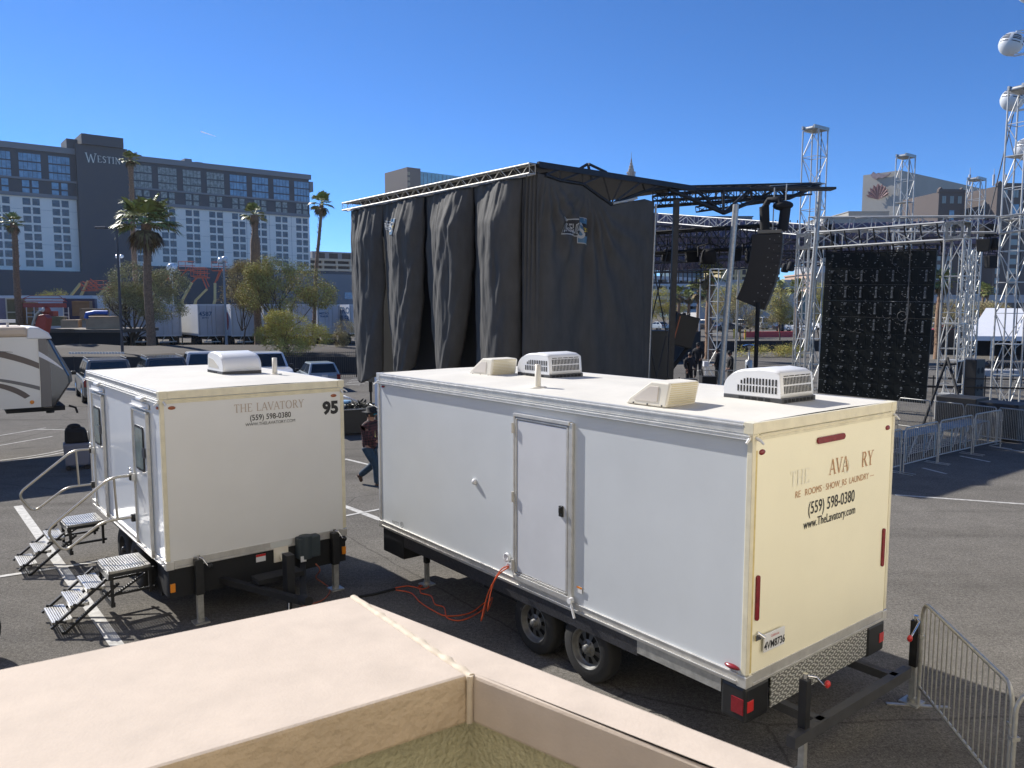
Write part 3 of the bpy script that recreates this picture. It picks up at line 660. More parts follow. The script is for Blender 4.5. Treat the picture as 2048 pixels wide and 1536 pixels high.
def arc_path(pts, r=.12, n=5):
    out = [V(pts[0])]
    for i in range(1, len(pts) - 1):
        a, b_, c = V(pts[i - 1]), V(pts[i]), V(pts[i + 1]); d0_ = (a - b_).normalized(); d1_ = (c - b_).normalized()
        p0, p1 = b_ + d0_ * r, b_ + d1_ * r
        for k in range(n + 1):
            t = k / n; out.append(p0 * (1 - t) ** 2 + b_ * 2 * t * (1 - t) + p1 * t * t)
    out.append(V(pts[-1])); return out
def handrail(x, zo=0):
    h = MB(); h.path(arc_path([(x, .03, 1.70), (x, .30, 1.71), (x, 1.08, 1.12), (x, .89, .80), (x, .42, 1.13), (x, .03, 1.13)]), .019, 8)
    h.tube((x, .26, 1.70), (x, .24, 1.13), .016, 8)
    o = h.build('handrail', STEEL, sm)
    MB().box(x - .03, x + .03, .0, .07, 1.64, 1.74).box(x - .03, x + .03, .0, .07, 1.07, 1.17).build('rail_bracket', BLK, o)
    MB().at((x, .05, 1.79)).sph((0, 0, 0), .025).build('rail_knob', CHROME, o)
handrail(1.36); handrail(3.92)
# ---------------------------------------------------------------- covered mobile stage with black curtains
CURT = mat('black_curtain', (.074, .071, .065), .75, var=.2, scale=3, bump=1.0, bscale=5, spec=.35, stretch=(1, 1, .4))
TRW = mat('pale_truss', (.56, .54, .49), .5, .3, var=.12, scale=6)
TRD = mat('dark_truss', (.022, .024, .027), .5, .3, var=.3, scale=6)
C0 = P(1073, 339, 22.8); ZT = C0.z; C1 = G(697, 415, ZT)
fa = V((C1.x - C0.x, C1.y - C0.y, 0)); LF = fa.length; fa.normalize(); fn = V((-fa.y, fa.x, 0))      # fn: towards camera-left
if fn.y > 0: fn = -fn
ra = V((cos(R(38.4)), sin(R(38.4)), 0)); rn = V((ra.y, -ra.x, 0))
st = thing('mobile_stage', 'covered concert stage with lattice roof beam and dark underside behind the trailers', 'stage', (0, 0, 0))
m = MB(); m.truss(C0 + fn * .16, C1 + fn * .16, .22, .27, .33, .032, .012, both=True, horiz=False); m.build('roof_truss', TRW, st)
m = MB(); a, b_ = C0 + V((0, 0, .14)), C1 + V((0, 0, .14)); c_ = C0 + ra * 7.2; d_ = C1 + ra * 7.2
m.hexa([a + fn * .24, b_ + fn * .24, V((d_.x, d_.y, ZT + .14)), V((c_.x, c_.y, ZT + .14))] + [a + fn * .24 + V((0, 0, .03)), b_ + fn * .24 + V((0, 0, .03)), V((d_.x, d_.y, ZT + .17)), V((c_.x, c_.y, ZT + .17))]); m.build('roof_panel', TRD, st)
# right hand roof structure, nodes read off the lattice
def Q(u, v, t): # a point t metres along the right face
    Y = C0.y + ra.y * t; return P(u, v, Y)
def bars(mb, lst, r=.05, n=5):
    for a, b in lst: mb.tube(a, b, r, n)
m = MB(); T0 = Q(1076, 331, .1); T1_ = Q(1389, 379, 6.6)
K = [Q(1090, 350, .2), Q(1120, 361, .9), Q(1165, 368, 1.9), Q(1222, 409, 3.2), Q(1290, 382, 4.6), Q(1335, 376, 5.6)]
Tp = [T0.lerp(T1_, i / 8) for i in range(9)]
m.tube(T0, T1_, .09, 4); m.tube(T0 + V((0, 0, .06)), T1_ + V((0, 0, .06)), .07, 4)
bars(m, [(K[i], K[i + 1]) for i in range(5)], .055)
for i, (a, b) in enumerate(((0, 1), (1, 1), (1, 2), (2, 2), (2, 3), (3, 3), (3, 4), (3, 5), (4, 5), (4, 6), (5, 7), (5, 8))): m.tube(K[a], Tp[b], .035, 4)
bars(m, [(Q(1155, 340, 1.8), Q(1175, 328, 2.1)), (Q(1177, 328, 2.1), Q(1213, 345, 2.9)), (Q(1176, 330, 2.1), Q(1184, 360, 2.2)), (Q(1213, 347, 2.9), Q(1240, 356, 3.3))], .045)
m.box(T1_.x, T1_.x + .01, T1_.y, T1_.y + .01, T1_.z, T1_.z + .01)
m.build('gable_truss', TRD, st)
m = MB(); m.tube(Q(1226, 407, 3.2), Q(1274, 396, 4.3), .04, 6); m.build('light_strut', TRW, st)
m = MB(); W0, W1, W2, W3 = Q(1389, 379, 6.6), Q(1500, 379, 8.8), Q(1560, 375, 10), Q(1641, 368, 11)
B0, B1, B2, B3 = Q(1337, 378, 5.6), Q(1447, 426, 7.4), Q(1506, 402, 8.8), Q(1578, 396, 10)
bars(m, [(W0, W1), (W1, W2), (W2, W3), (B0, B1), (B1, B2), (B2, B3), (B3, W3)], .075); bars(m, [(W0, B1), (W1, B1), (W1, B2), (W2, B2), (W2, B3), (B0, W0), (Q(1447, 380, 7.4), B1)], .05)
m.truss(Q(1315, 388, 7.6), W3 + V((0, 1.4, 0)), .5, .42, .5, .035, .018); m.truss(Q(1310, 402, 9.6), Q(1560, 384, 11), .5, .4, .5, .04, .02)
m.truss(Q(1395, 418, 8.6), Q(1540, 398, 9.4), .3, .18, .4, .03, .015)
m.box(*sorted((W1.x, W3.x)), W1.y - .1, W1.y + .4, W1.z, W1.z + .08)
m.build('roof_wing', TRD, st)
m = MB(); m.tube(Q(1540, 375, 10), Q(1641, 369, 11), .09, 4); m.tube(Q(1641, 374, 11), Q(1613, 702, 10.6), .085, 10); m.build('wing_post', GALV, st)
# stage columns
def col(name, a, b, r, mm, n=8): return MB().tube(a, b, r, n).build(name, mm, st)
f0 = Q(1353, 400, 6); f1 = V((f0.x - .12, f0.y, 0)); col('black_column', f0, f1, .13, TRD, 4)
f0 = Q(1312, 408, 5.2); col('corner_post', f0, V((f0.x - .2, f0.y, 0)), .035, GALV)
m = MB(); 
for z0 in (0.2, 3.1): bars(m, [(Q(1308, 0, 5.2).xy.to_3d() + V((0, 0, z0)), Q(1345, 0, 6).xy.to_3d() + V((0, 0, z0 + 2.8))), (Q(1308, 0, 5.2).xy.to_3d() + V((0, 0, z0 + 2.8)), Q(1345, 0, 6).xy.to_3d() + V((0, 0, z0)))], .022)
m.build('cross_brace', TRD, st)
dk = MB(); o2 = C0 + ra * .3; 
pts = [V((p.x, p.y, 0)) for p in (C0 + ra * .4 - fn * .5, C1 - fa * 2.6 + ra * .4, C1 - fa * 2.6 + ra * 6.5, C0 + ra * 5 - fn * .5)]
if (pts[1] - pts[0]).cross(pts[2] - pts[1]).z < 0: pts = pts[::-1]
dk.hexa([p + V((0, 0, .9)) for p in pts] + [p + V((0, 0, 1.15)) for p in pts]); dk.build('deck', BLKM, st)
sk = MB(); sk.hexa([p * 1 + V((0, 0, .1)) for p in pts] + [p + V((0, 0, .9)) for p in pts]); sk.build('stage_skirt', BLKM, st)
for fx, fy in ((742, 808),):
    g = G(fx, fy); MB().tube(g, g + V((0, 0, .5)), .045, 8).tube(g + V((0, 0, .5)), g + V((0, 0, 1.25)), .09, 4).tube(g, g + V((0, 0, .03)), .2, 10).box(g.x - .5, g.x + .25, g.y - .2, g.y + .2, 1.15, 1.35).build('outrigger_leg', BLK, st)
bk = MB(); k_ = [C0 + fa * .1 - fn * .5, C1 - fa * .2 - fn * .5]; q_ = [V((p.x, p.y, 0)) for p in k_]
bk.hexa([q_[0] + V((0, 0, 1.0)), q_[1] + V((0, 0, 1.0)), q_[1] - fn * .05 + V((0, 0, 1.0)), q_[0] - fn * .05 + V((0, 0, 1.0)), q_[0] + V((0, 0, ZT)), q_[1] + V((0, 0, ZT)), q_[1] - fn * .05 + V((0, 0, ZT)), q_[0] - fn * .05 + V((0, 0, ZT))])
bk.build('gap_backing', mat('black_backing', (.012, .014, .017), .9), st)  # black sheet added behind the curtain panels so their gaps look dark
# ---- curtain panels of the left face
def fold(x, k): return noise.noise(V((x, k, .5)))
def left_curtain(u0, u1, i, zb0, zb1, amp, label, lift=0):
    m = MB(); nx, nz = 56, 64; zt_ = ZT - .16
    g0, g1 = [(C0 + fa * u) for u in (u0, u1)]
    def pt(a, c):
        # a: 0 = nearer edge (right in the picture) .. 1 = far edge ; c: 0 top .. 1 bottom
        u = u0 + (u1 - u0) * a; wdt = abs(u1 - u0)
        # belly: swells outwards, steep on the far side
        bl = amp * 1.2 * (sin(pi * min(1, a ** .62)) ** 1.15) * min(1, .35 + c * 3.5) * (1 - .25 * c)
        fine = (.035 * fold(u * 3.2, 2) + .05 * fold(u * 8, 5) * math.exp(-c * 2.6)) * (1.2 - .5 * c) + .05 * fold(u * 2.1 + c * 2.2, i * 3) + .05 * fold(u * 3 - c * 7, i + 8) + .018 * fold(u * 9 + c * 6, c * 9 + i) + .012 * fold(u * 5 + 3 * sin(c * 9), c * 22)
        pin = -.10 * math.exp(-((a - .28) / .07) ** 2 - ((c - .40) / .12) ** 2)
        zb_ = zb0 + (zb1 - zb0) * a + .5 * (2 * a - 1) ** 2 * lift
        z = zt_ + (zb_ - zt_) * c
        gather = c ** 3 * .22 * lift; uu = u + (u0 + (u1 - u0) * .62 - u) * gather
        p = C0 + fa * uu + fn * (.02 + bl + fine + pin); return V((p.x, p.y, z))
    for a in range(nx + 1):
        for c in range(nz + 1): m.v.append(tuple(pt(a / nx, c / nz)))
    for a in range(nx):
        for c in range(nz):
            k = a * (nz + 1) + c; m.f.append((k, k + 1, k + nz + 2, k + nz + 1)); m.m.append(0); m.sm.append(True)
    o = m.build('stage_curtain', CURT)
    so_ = o.modifiers.new('s', 'SOLIDIFY'); so_.thickness = .006
    tag(o, label, 'curtain', 'black curtains around the covered stage'); return o, pt
def upx(px): # distance along the left face of a picture column
    r = ray(px, 600); k = (C0.x * r.y - C0.y * r.x) / (fa.y * r.x - fa.x * r.y); return k
edges = [upx(x) for x in (1046, 950, 855, 772, 706)]
cd = [('black curtain panel beside the folded corner, longest of the left face', 1.3, 1.2, .5, .2), ('black curtain with slit flap gathered low near its bottom, third from the left', .9, 1.5, .5, 2.2),
      ('black curtain with faded blue sign and a pinched crease', .9, 1.7, .48, 2.0), ('black curtain at the far left end of the stage, with a slim dark hem', 1.1, 1.0, .45, .9)]
PT = []
for i in range(4):
    lb, z0, z1, am, lf = cd[i]; PT.append(left_curtain(edges[i] + .03, edges[i + 1] - .03, i, z0, z1, am, lb, lf))
# the corner piece with radiating pleats, and the wide right face
def sheet(name, f, nx, nz, label):
    m = MB()
    for a in range(nx + 1):
        for c in range(nz + 1): m.v.append(tuple(f(a / nx, c / nz)))
    for a in range(nx):
        for c in range(nz):
            k = a * (nz + 1) + c; m.f.append((k, k + 1, k + nz + 2, k + nz + 1)); m.m.append(0); m.sm.append(True)
    o = m.build(name, CURT); so_ = o.modifiers.new('s', 'SOLIDIFY'); so_.thickness = .006
    tag(o, label, 'curtain', 'black curtains around the covered stage'); return o
def corner(a, c):
    u = edges[0] * (1 - a) - .0; p0 = C0 + fa * u; pin = C0 + ra * .25
    pl = sin(a * 34 + 1.5 * c) * .05 * math.exp(-((c - .22) / .3) ** 2) + .04 * fold(a * 5, c * 1.5)
    q = V((p0.x, p0.y, 0)) + fn * (.28 * sin(pi * a) * (.3 + .7 * c) + pl) + ra * .1 * a
    z = ZT - .16 + .12 * a + (1.2 - ZT + .16) * c
    return V((q.x, q.y, z))
sheet('stage_curtain', corner, 70, 70, 'narrow black curtain with fanned pleats at the stage corner')
topk = [(0, T0 + V((0, 0, -.2))), (.06, K[0]), (.34, K[2]), (.58, K[3]), (.8, K[4] + V((0, 0, -.25))), (1, Q(1309, 404, 5.2))]
def rface(a, c):
    for (s0, p0), (s1, p1) in zip(topk, topk[1:]):
        if a <= s1: tp = p0.lerp(p1, (a - s0) / (s1 - s0)); break
    else: tp = topk[-1][1]
    rad = 0
    for ax, k in ((.08, 9), (.40, 11)):
        an = math.atan2(a - ax, c + .04); rad += .10 * sin(an * k * 2.0) * math.exp(-c * .9) * math.exp(-((a - ax) / .38) ** 2)
    dn = .12 * fold(a * 3, c * 1.3 + 4) + .05 * fold(a * 9 - c * 2, 3) + .02 * fold(a * 22, c * 5)
    off = rad * min(1, c * 6) + dn * min(1, .2 + c * 3)
    q = V((tp.x, tp.y, 0)) + rn * off; return V((q.x, q.y, tp.z + (.95 - tp.z) * c))
sheet('stage_curtain', rface, 120, 70, 'wide black curtain on the right face of the stage with a small sign')
# cloth signs that follow the curtain folds
def sign_on(fun, a0, a1, c0, c1, flip=1):
    def mp(x, y, d=.02):   # x 0..1 left to right, y 0..1 bottom to top
        a = a0 + (a1 - a0) * x; c = c1 + (c0 - c1) * y; p = fun(a, c)
        e = 1e-3; n = (fun(a + e, c) - p).cross(fun(a, c + e) - p).normalized()
        if n.y > 0: n = -n
        return p + n * d
    return mp
def logo(mp, label):
    t = MB(); BL = mat('sign_blue', (.06, .16, .26), .5); GR = mat('sign_grey', (.42, .43, .42), .5); YE = mat('sign_gold', (.5, .36, .04), .5); LG = mat('sign_backing', (.02, .02, .022), .6)
    root = thing('cloth_sign', label, 'sign', mp(.5, .5, 0))
    inv = -V(root.location)
    def poly(pts, mm, nm, d):
        b = MB(); k = 8
        (x0, y0), (x1, y1) = pts
        for i in range(k):
            for j in range(4):
                q = [(x0 + (x1 - x0) * (i + di) / k, y0 + (y1 - y0) * (j + dj) / 4) for di, dj in ((0, 0), (1, 0), (1, 1), (0, 1))]
                b.add([mp(*p_, d) + inv for p_ in q], [(0, 1, 2, 3)])
        return b.build(nm, mm, root)
    poly(((0, .25), (.72, .86)), GR, 'border', .022); poly(((.02, .29), (.72, .82)), LG, 'panel', .026)
    poly(((.66, 0), (.99, 1)), GR, 'border', .024); poly(((.68, .03), (.97, .97)), BL, 'blue_panel', .029); poly(((.80, .27), (1.0, .74)), LG, 'panel', .032)
    for body, x, y, s, xs, mm, nm in (('STAGELINE', .04, .36, .5, .42, GR, 'lettering'), ('S', .66, .2, .92, .5, GR, 'lettering'), ('320', .80, .42, .24, .34, YE, 'number')):
        vs, fs = text_geo(body, 1, 1, .02, 'LEFT'); wmax = max(v[0] for v in vs); b = MB()
        tw = {'STAGELINE': .62, 'S': .16, '320': .18}[body]
        b.add([mp(x + v[0] / wmax * tw, y + v[1] * s * .9, .036) + inv for v in vs], fs); b.build(nm, mm, root)
    return root
logo(sign_on(rface, .185, .37, .145, .265), 'small stage sign in white and blue on the right face curtain')
logo(sign_on(PT[2][1], .95, .48, .10, .19), 'faded blue and white stage sign on the pinched curtain panel')
# ---------------------------------------------------------------- aluminium truss towers and goal post frame
ALT = mat('truss_aluminium', (.50, .50, .48), .5, .4, var=.12, scale=5)
def tower(loc, top, w_=.62, label='', rz=R(38), bay=1.25, head=True, grp='truss towers of the main stage', zb_=0, mm=None):
    t = thing('truss_tower', label, 'truss tower', loc, rz, grp)
    m = MB(); m.truss((0, 0, zb_), (0, 0, top), w_, w_, bay, .034, .018, up=(0, 1, 0), n=6, both=True)
    k = int((top - zb_) / bay / 2)
    for i in range(k):
        z = zb_ + (i + 1) * (top - zb_) / (k + 1); m.cbox((0, 0, z), (w_ + .04, w_ + .04, .03))
    m.build('lattice_mast', mm or ALT, t)
    if head:
        h = MB(); h.cbox((0, -w_ / 2 + .1, top + .1), (w_ + .45, .08, .16)); h.cbox((0, w_ / 2 - .1, top + .1), (w_ + .45, .08, .16)); h.cbox((0, 0, top + .02), (w_, w_ * .9, .03)); h.tube((-w_ / 2 - .1, -.2, top + .05), (-w_ / 2 - .1, .2, top + .05), .1, 10)
        h.build('head_block', GALV, t)
        MB().tube((w_ / 2 + .12, 0, top + .05), (w_ / 2 + .16, 0, 1), .022, 5).build('chain', DGR, t)
    return t
def colp(px, py, Y): p = P(px, py, Y); return V((p.x, p.y, 0))
t1 = colp(1620, 560, 38); tower(t1, 12.25, .80, 'tall lattice tower standing alone above the wing of the covered stage')
t3 = colp(2024, 560, 31); tower(t3, 12.2, .72, 'tallest lattice tower at the right edge, on top of black speaker boxes', zb_=.1, rz=R(30))
tA = colp(1800, 560, 45); tower(tA, 12.3, .72, 'pale lattice tower in front of the big blank hotel wall')
tB = colp(1942, 560, 51); tower(tB, 12.0, .80, 'pale lattice tower between the two brown gabled wings')
MB_ = MB(); p_ = P(2012, 285, 40); 
cb = MB(); cb.tube(P(2027, 228, 33), P(1976, 440, 33), .025, 5); tag(cb.build('guy_cable', DGR), 'thin slanting cable beside the rightmost tower', 'cable')
# horizontal beams of the main stage
def beam(a, b, w_, h_, label, mm=ALT, bay=.9, group='roof beams of the main stage', rc=.034, rd=.017, ends=False):
    m = MB(); m.truss(a, b, w_, h_, bay, rc, rd, both=True, horiz=True)
    return tag(m.build('truss_beam', mm), label, 'truss beam', group)
beam(P(1620, 449, 36), P(1993, 449, 31), .5, .62, 'long silver beam between the lone tower and the rightmost tower')
beam(P(1998, 451, 30.8), P(2100, 438, 30), .5, .62, 'silver plated beam end at the right edge of the frame')
beam(P(1322, 436, 52), P(1640, 462, 40), .5, .55, 'pale beam running behind the slim silver pole', bay=1.0)
beam(P(1295, 487, 30), P(1548, 472, 27), .6, .75, 'black beam carrying stage lights left of the speaker array', mm=TRD, bay=.55, rc=.05, rd=.022)
beam(P(1300, 520, 47), P(1680, 505, 43), .5, .4, 'lower dark beam behind the stage lights', mm=TRD, bay=.6)
PUR = mat('mauve_scrim', (.155, .125, .17), .75, var=.25, scale=.6)
LATD = mat('distant_dark_lattice', (.05, .045, .055), .6, var=.4, scale=2)
sc_ = thing('main_stage', 'wide open stage roof with mauve cloth and dense dark lattice', 'stage', (0, 0, 0))
m = MB()
def sheetq(a, b, c, d, nx=30, nz=4, amp=.25):
    for i in range(nx):
        for j in range(nz):
            def q(x, z): x /= nx; z /= nz; p = a.lerp(b, x).lerp(d.lerp(c, x), z); return p + V((0, amp * noise.noise(V((x * 14, z * 3, 1))), 0))
            m.add([q(i, j), q(i + 1, j), q(i + 1, j + 1), q(i, j + 1)], [(0, 1, 2, 3)], True)
sheetq(P(1300, 425, 62), P(1640, 452, 62), P(1640, 528, 62), P(1300, 542, 62)); sheetq(P(1640, 448, 62), P(2000, 438, 62), P(2000, 508, 62), P(1640, 508, 62))
o = m.build('cloth_roof', PUR, sc_); sd = o.modifiers.new('s', 'SOLIDIFY'); sd.thickness = .03
m = MB()
for (a, b) in (((1300, 462), (1640, 470)), ((1300, 500), (1660, 497)), ((1300, 534), (1650, 520)), ((1640, 470), (2000, 462)), ((1640, 500), (2000, 500))):
    m.truss(P(a[0], a[1], 58), P(b[0], b[1], 58), .8, .75, .8, .05, .035)
for i in range(26):
    x = 1305 + i * 14.5; m.tube(P(x, 440, 59), P(x + random.uniform(-9, 9), 535 + random.uniform(-6, 6), 59), .04, 4)
for i in range(22):
    x = 1305 + i * 16; m.tube(P(x, 470 + random.uniform(0, 40), 57), P(x + random.uniform(15, 40), 470 + random.uniform(0, 60), 57), .035, 4)
m.build('roof_lattice', LATD, sc_)
m = MB()
for i in range(12): m.tube(P(1312 + i * 9, 535, 60), P(1312 + i * 9, 566, 60), .06, 4)
m.tube(P(1305, 566, 60), P(1420, 566, 60), .08, 4); m.tube(P(1305, 545, 60), P(1420, 545, 60), .06, 4); m.build('balustrade', LATD, sc_)
# slim lattice legs further back
for px, y0, y1, Y, w_, lb in ((1436, 538, 705, 42, .9, 'slim lattice leg beside the brown palm trunk'), (1927, 500, 740, 40, .6, 'slim lattice leg behind the right goal post leg'), (1946, 500, 745, 41, .5, 'thin lattice leg next to the white tent')):
    a = colp(px, 600, Y); top = P(px, y0, Y).z; t = thing('truss_tower', lb, 'truss tower', a, R(30), 'slim legs under the main stage roof')
    m = MB(); m.truss((0, 0, 0), (0, 0, top), w_ * .7, w_ * .7, .8, .03, .018, up=(0, 1, 0)); m.build('lattice_mast', ALT if px < 1500 else GALV, t)
# round poles
for (a, b, Y, r, lb, mm) in (((1472, 409), (1447, 700), 25, .095, 'leaning silver pole in front of the black beam', GALV), ((1478, 540), (1471, 705), 30, .045, 'thin upright pole right of the leaning silver pole', GALV), ((1516, 605), (1511, 745), 26, .07, 'black pole under the hanging speaker array', BLKM)):
    pa, pb = P(a[0], a[1], Y), P(b[0], b[1], Y); d = (pb - pa) / (pa.z - pb.z); pb = pb + d * pb.z
    tag(MB().tube(pa, pb, r, 12).build('pole', mm), lb, 'pole')
# goal post for the video wall
X1, X2 = colp(1611, 560, 32), colp(1911, 560, 27.6)
ga = (X2 - X1).normalized(); gz = math.atan2(ga.y, ga.x)
zt1 = P(1611, 481, 32).z; zt2 = P(1917, 464, 27.6).z
gp = thing('goal_post_truss', 'silver goal post truss holding the video wall', 'truss frame', X1, gz)
def gl(p): return Matrix.Rotation(-gz, 4, 'Z') @ (V(p) - X1)
L_g = (X2 - X1).length; zc = (zt1 + zt2) / 2
m = MB(); m.truss((0, 0, 0), (0, 0, zc - .3), .55, .55, 1.1, .03, .016, up=(0, 1, 0)); m.build('left_leg', GALV, gp)
m = MB(); m.truss((L_g, 0, 0), (L_g, 0, zc - .3), .62, .62, 1.15, .034, .018, up=(0, 1, 0))
for z in (.9, 2.1, 3.4): m.cbox((L_g, 0, z), (.66, .66, .05))
m.build('right_leg', ALT, gp)
m = MB(); m.truss((.35, 0, zc), (L_g - .35, 0, zc), .55, .60, .95, .045, .025); m.build('crossbeam', ALT, gp)
for x in (0, L_g):
    m = MB()
    for s in (-1, 1):
        for a0 in range(4):
            a = R(a0 * 90)
            def rp(x_, z_): return (x + x_ * cos(a) - z_ * sin(a), s * .3, zc + x_ * sin(a) + z_ * cos(a))
            m.add([rp(.3, .3), rp(-.3, .3), rp(-.3, .2), rp(.2, .0) if False else rp(0, .2), rp(.3, .2)], [(0, 1, 2, 3, 4), (4, 3, 2, 1, 0)])
            m.add([rp(.3, .0), rp(.3, .3), rp(0, .3), rp(.26, .26)], [(0, 1, 2), (2, 1, 0)])
    m.cbox((x, 0, zc + .3), (.62, .6, .03)); m.cbox((x, 0, zc - .3), (.62, .6, .03))
    m.build('corner_block', GALV, gp)
m = MB()
for i in range(9):
    x = .6 + i * (L_g - 1.2) / 8
    m.path([(x, -.3, zc + .3), (x + .05, -.32, zc), (x + .12, -.1, zc - .45), (x + .1, 0, zc - .7)], .03, 5)
m.build('sling', BLKM, gp)
m = MB(); e = P(1895, 716, 27); e2 = G(1846, 850); e3 = G(1938, 866); e0 = V((e.x, e.y, e.z))
m.tube(gl(e0), gl(e2), .05, 6); m.tube(gl(e0), gl(e3), .05, 6); m.tube(gl(P(1879, 731, 27)), gl(P(1912, 728, 27)), .04, 5); m.build('brace_leg', BLKM, gp)
# video wall seen from behind
vw = thing('video_wall', 'dark video wall seen from behind with rows of power boxes and cables', 'video wall', (0, 0, 0))
LEDM = mat('led_cabinet', (.005, .008, .008), .5, var=.6, scale=1.5, spec=.3)
A_ = P(1654, 506, 31.2); B_ = P(1876, 497, 28.4); hw = A_.z - P(1640, 786, 31.2).z
wd_ = V((B_.x - A_.x, B_.y - A_.y, 0)); WL = wd_.length; wz = math.atan2(wd_.y, wd_.x)
vw.location = (A_.x, A_.y, A_.z); vw.rotation_euler = (0, R(1.3), wz)
cw, ch_ = WL / 7, hw / 9
WB = mat('connector_white', (.26, .28, .29), .4); PB = mat('power_box', (.10, .11, .115), .5); CAB = mat('grey_cable', (.09, .095, .10), .5)
cabs = []
for lit, sd9 in ((0, 0), (1, 1), (0, 2), (0, 3), (1, 4)):
    m = MB(); m.box(.002, cw - .002, -.09, 0, -ch_ + .002, -.002); m.box(cw * .5 - .01, cw * .5 + .01, -.10, -.09, -ch_ + .03, -.03); o = m.build('led_cabinet', LEDM, vw)
    g = MB(); rr = random.Random(sd9)
    for k in range(9):
        x, z = rr.uniform(.05, cw - .08), -rr.uniform(.06, ch_ - .08); g.cbox((x, -.105, z), (rr.uniform(.02, .04), .02, rr.uniform(.01, .022)))
    g.cbox((cw * .5, -.11, -.10), (.05, .03, .035)); g.build('connector', WB, o)
    b = MB()
    if lit: b.prism([(cw * .5 - .035, -.2), (cw * .5 + .035, -.2), (cw * .5 + .025, -.32), (cw * .5 + .05, -.5), (cw * .5 - .05, -.5), (cw * .5 - .025, -.32)], -.13, -.09)
    b.cbox((cw * .5, -.11, -.14), (.08, .04, .07)); b.build('power_box', PB, o)
    if lit:
        c = MB(); c.cbox((cw * .5, -.135, -.24), (.04, .02, .03)); c.cbox((cw * .5, -.135, -.46), (.045, .02, .03)); c.build('latch', WB, o)
    cabs.append(o)
used9 = set()
for i in range(7):
    for j in range(9):
        lit = 1 if (1 <= i and 1 <= j <= 4 and i - 1 >= (j - 2) * .9) else 0
        src_ = cabs[(1, 4)[(i + j) % 2] if lit else (0, 2, 3)[(i * 2 + j * 5 + i * j) % 3]]
        if src_.name not in used9: used9.add(src_.name); src_.location = (i * cw, 0, -j * ch_); continue
        CH.setdefault(src_.name, [c for c in kids(src_)])
        dup(src_, loc=(i * cw, 0, -j * ch_), parent=vw)
m = MB(); rr = random.Random(5)
for k in range(26):
    x, z = rr.uniform(.6, WL - .4), -rr.uniform(.2, hw * .55); r = rr.uniform(.06, .2); a0 = rr.uniform(2.4, 3.6)
    m.path([(x + r * cos(a0 + t * .3), -.14 - .03 * sin(t), z + r * sin(a0 + t * .3)) for t in range(8)], .009, 5)
m.path([(WL * .78, -.13, .2), (WL * .785, -.14, -1), (WL * .8, -.14, -2.2), (WL * .79, -.15, -hw * .55)], .02, 5)
m.path([(WL * .75 + .17 * cos(t * .5), -.14, -hw * .43 + .17 * sin(t * .5)) for t in range(14)], .011, 5)
m.build('cable_loops', CAB, vw)
m = MB(); m.tube((0, -.05, .04), (WL, -.05, .04), .03, 5)
for i in range(8): m.box(i * cw - .03, i * cw + .03, -.08, 0, 0, .22)
m.build('hanging_bar', BLKM, vw)
# line array
la = thing('line_array', 'hanging black speaker array curving towards the ground', 'speaker array', (0, 0, 0))
LAM = mat('speaker_black', (.006, .0065, .008), .5, var=.3, scale=6); LAG = mat('speaker_end', (.055, .058, .062), .5, var=.25, scale=5)
LP_ = P(1545, 470, 26.5); la.location = LP_; la.rotation_euler = (0, 0, R(-22))
x_, z_, an = 0, 0, 1
for i in range(8):
    hh, W_, D_ = .325, .80, .5
    c = MB().at((-.02 * i - x_, 0, z_), ry=R(-an * 0)); 
    T = Matrix.Translation((x_, 0, z_)) @ Matrix.Rotation(R(an), 4, 'Y')
    b = MB(); b.T = T; b.prism([(-.62, -hh + .02), (-.45, 0), (.30, 0), (.36, -.03), (.36, -hh + .03), (.3, -hh + .02)] if False else [(-.62, .0), (.34, 0), (.34, -hh + .006), (-.62, -hh + .006)], -W_ / 2, W_ / 2)
    o = b.build('speaker_box', LAM, la, bevel=.015)
    g = MB(); g.T = T; g.box(.335, .352, -W_ / 2 + .02, W_ / 2 - .02, -hh + .02, -.015); e_ = g.build('rear_plate', LAG, o, bevel=.006)
    g = MB(); g.T = T; g.cbox((-.05, -W_ / 2 - .006, -hh * .5), (.03, .01, .04)); g.cbox((.25, -W_ / 2 - .006, -.08), (.03, .01, .03)); g.cbox((.1, -W_ / 2 - .006, -.2), (.02, .01, .03)); g.cbox((.352, -.1, -hh * .5), (.02, .05, .05)); g.cbox((.352, .25, -hh * .4), (.02, .03, .06)); g.build('fitting', mat('pale_fitting', (.2, .2, .21), .4), o)
    x_ -= hh * .93 * sin(R(an)); z_ -= hh * .93 * cos(R(an)); an += 3.1
m = MB(); m.box(-.45, .3, -.4, .4, .03, .14); m.build('rigging_frame', mat('tan_metal', (.20, .18, .14), .5), la)
m = MB(); m.tube((-.25, .1, .14), (-.3, .1, .95), .16, 8); m.path([(-.3, .1, .9), (-.15, 0, 1.15), (.15, -.05, 1.15), (.25, -.1, .95)], .11, 7); m.build('cable_bag', BLKM, la)
m = MB(); m.tube((.32, 0, .14), (.38, 0, .85), .17, 8); m.at((.3, 0, .95)).sph((0, 0, 0), .3, 12, 8, (1.1, .8, .55)); m.build('chain_hoist', BLKM, la)
m = MB(); m.tube((0, 0, .14), (.02, 0, 1.55), .02, 5); m.tube((.38, 0, 1.0), (.40, 0, 1.65), .02, 5); m.build('chain', GALV, la)
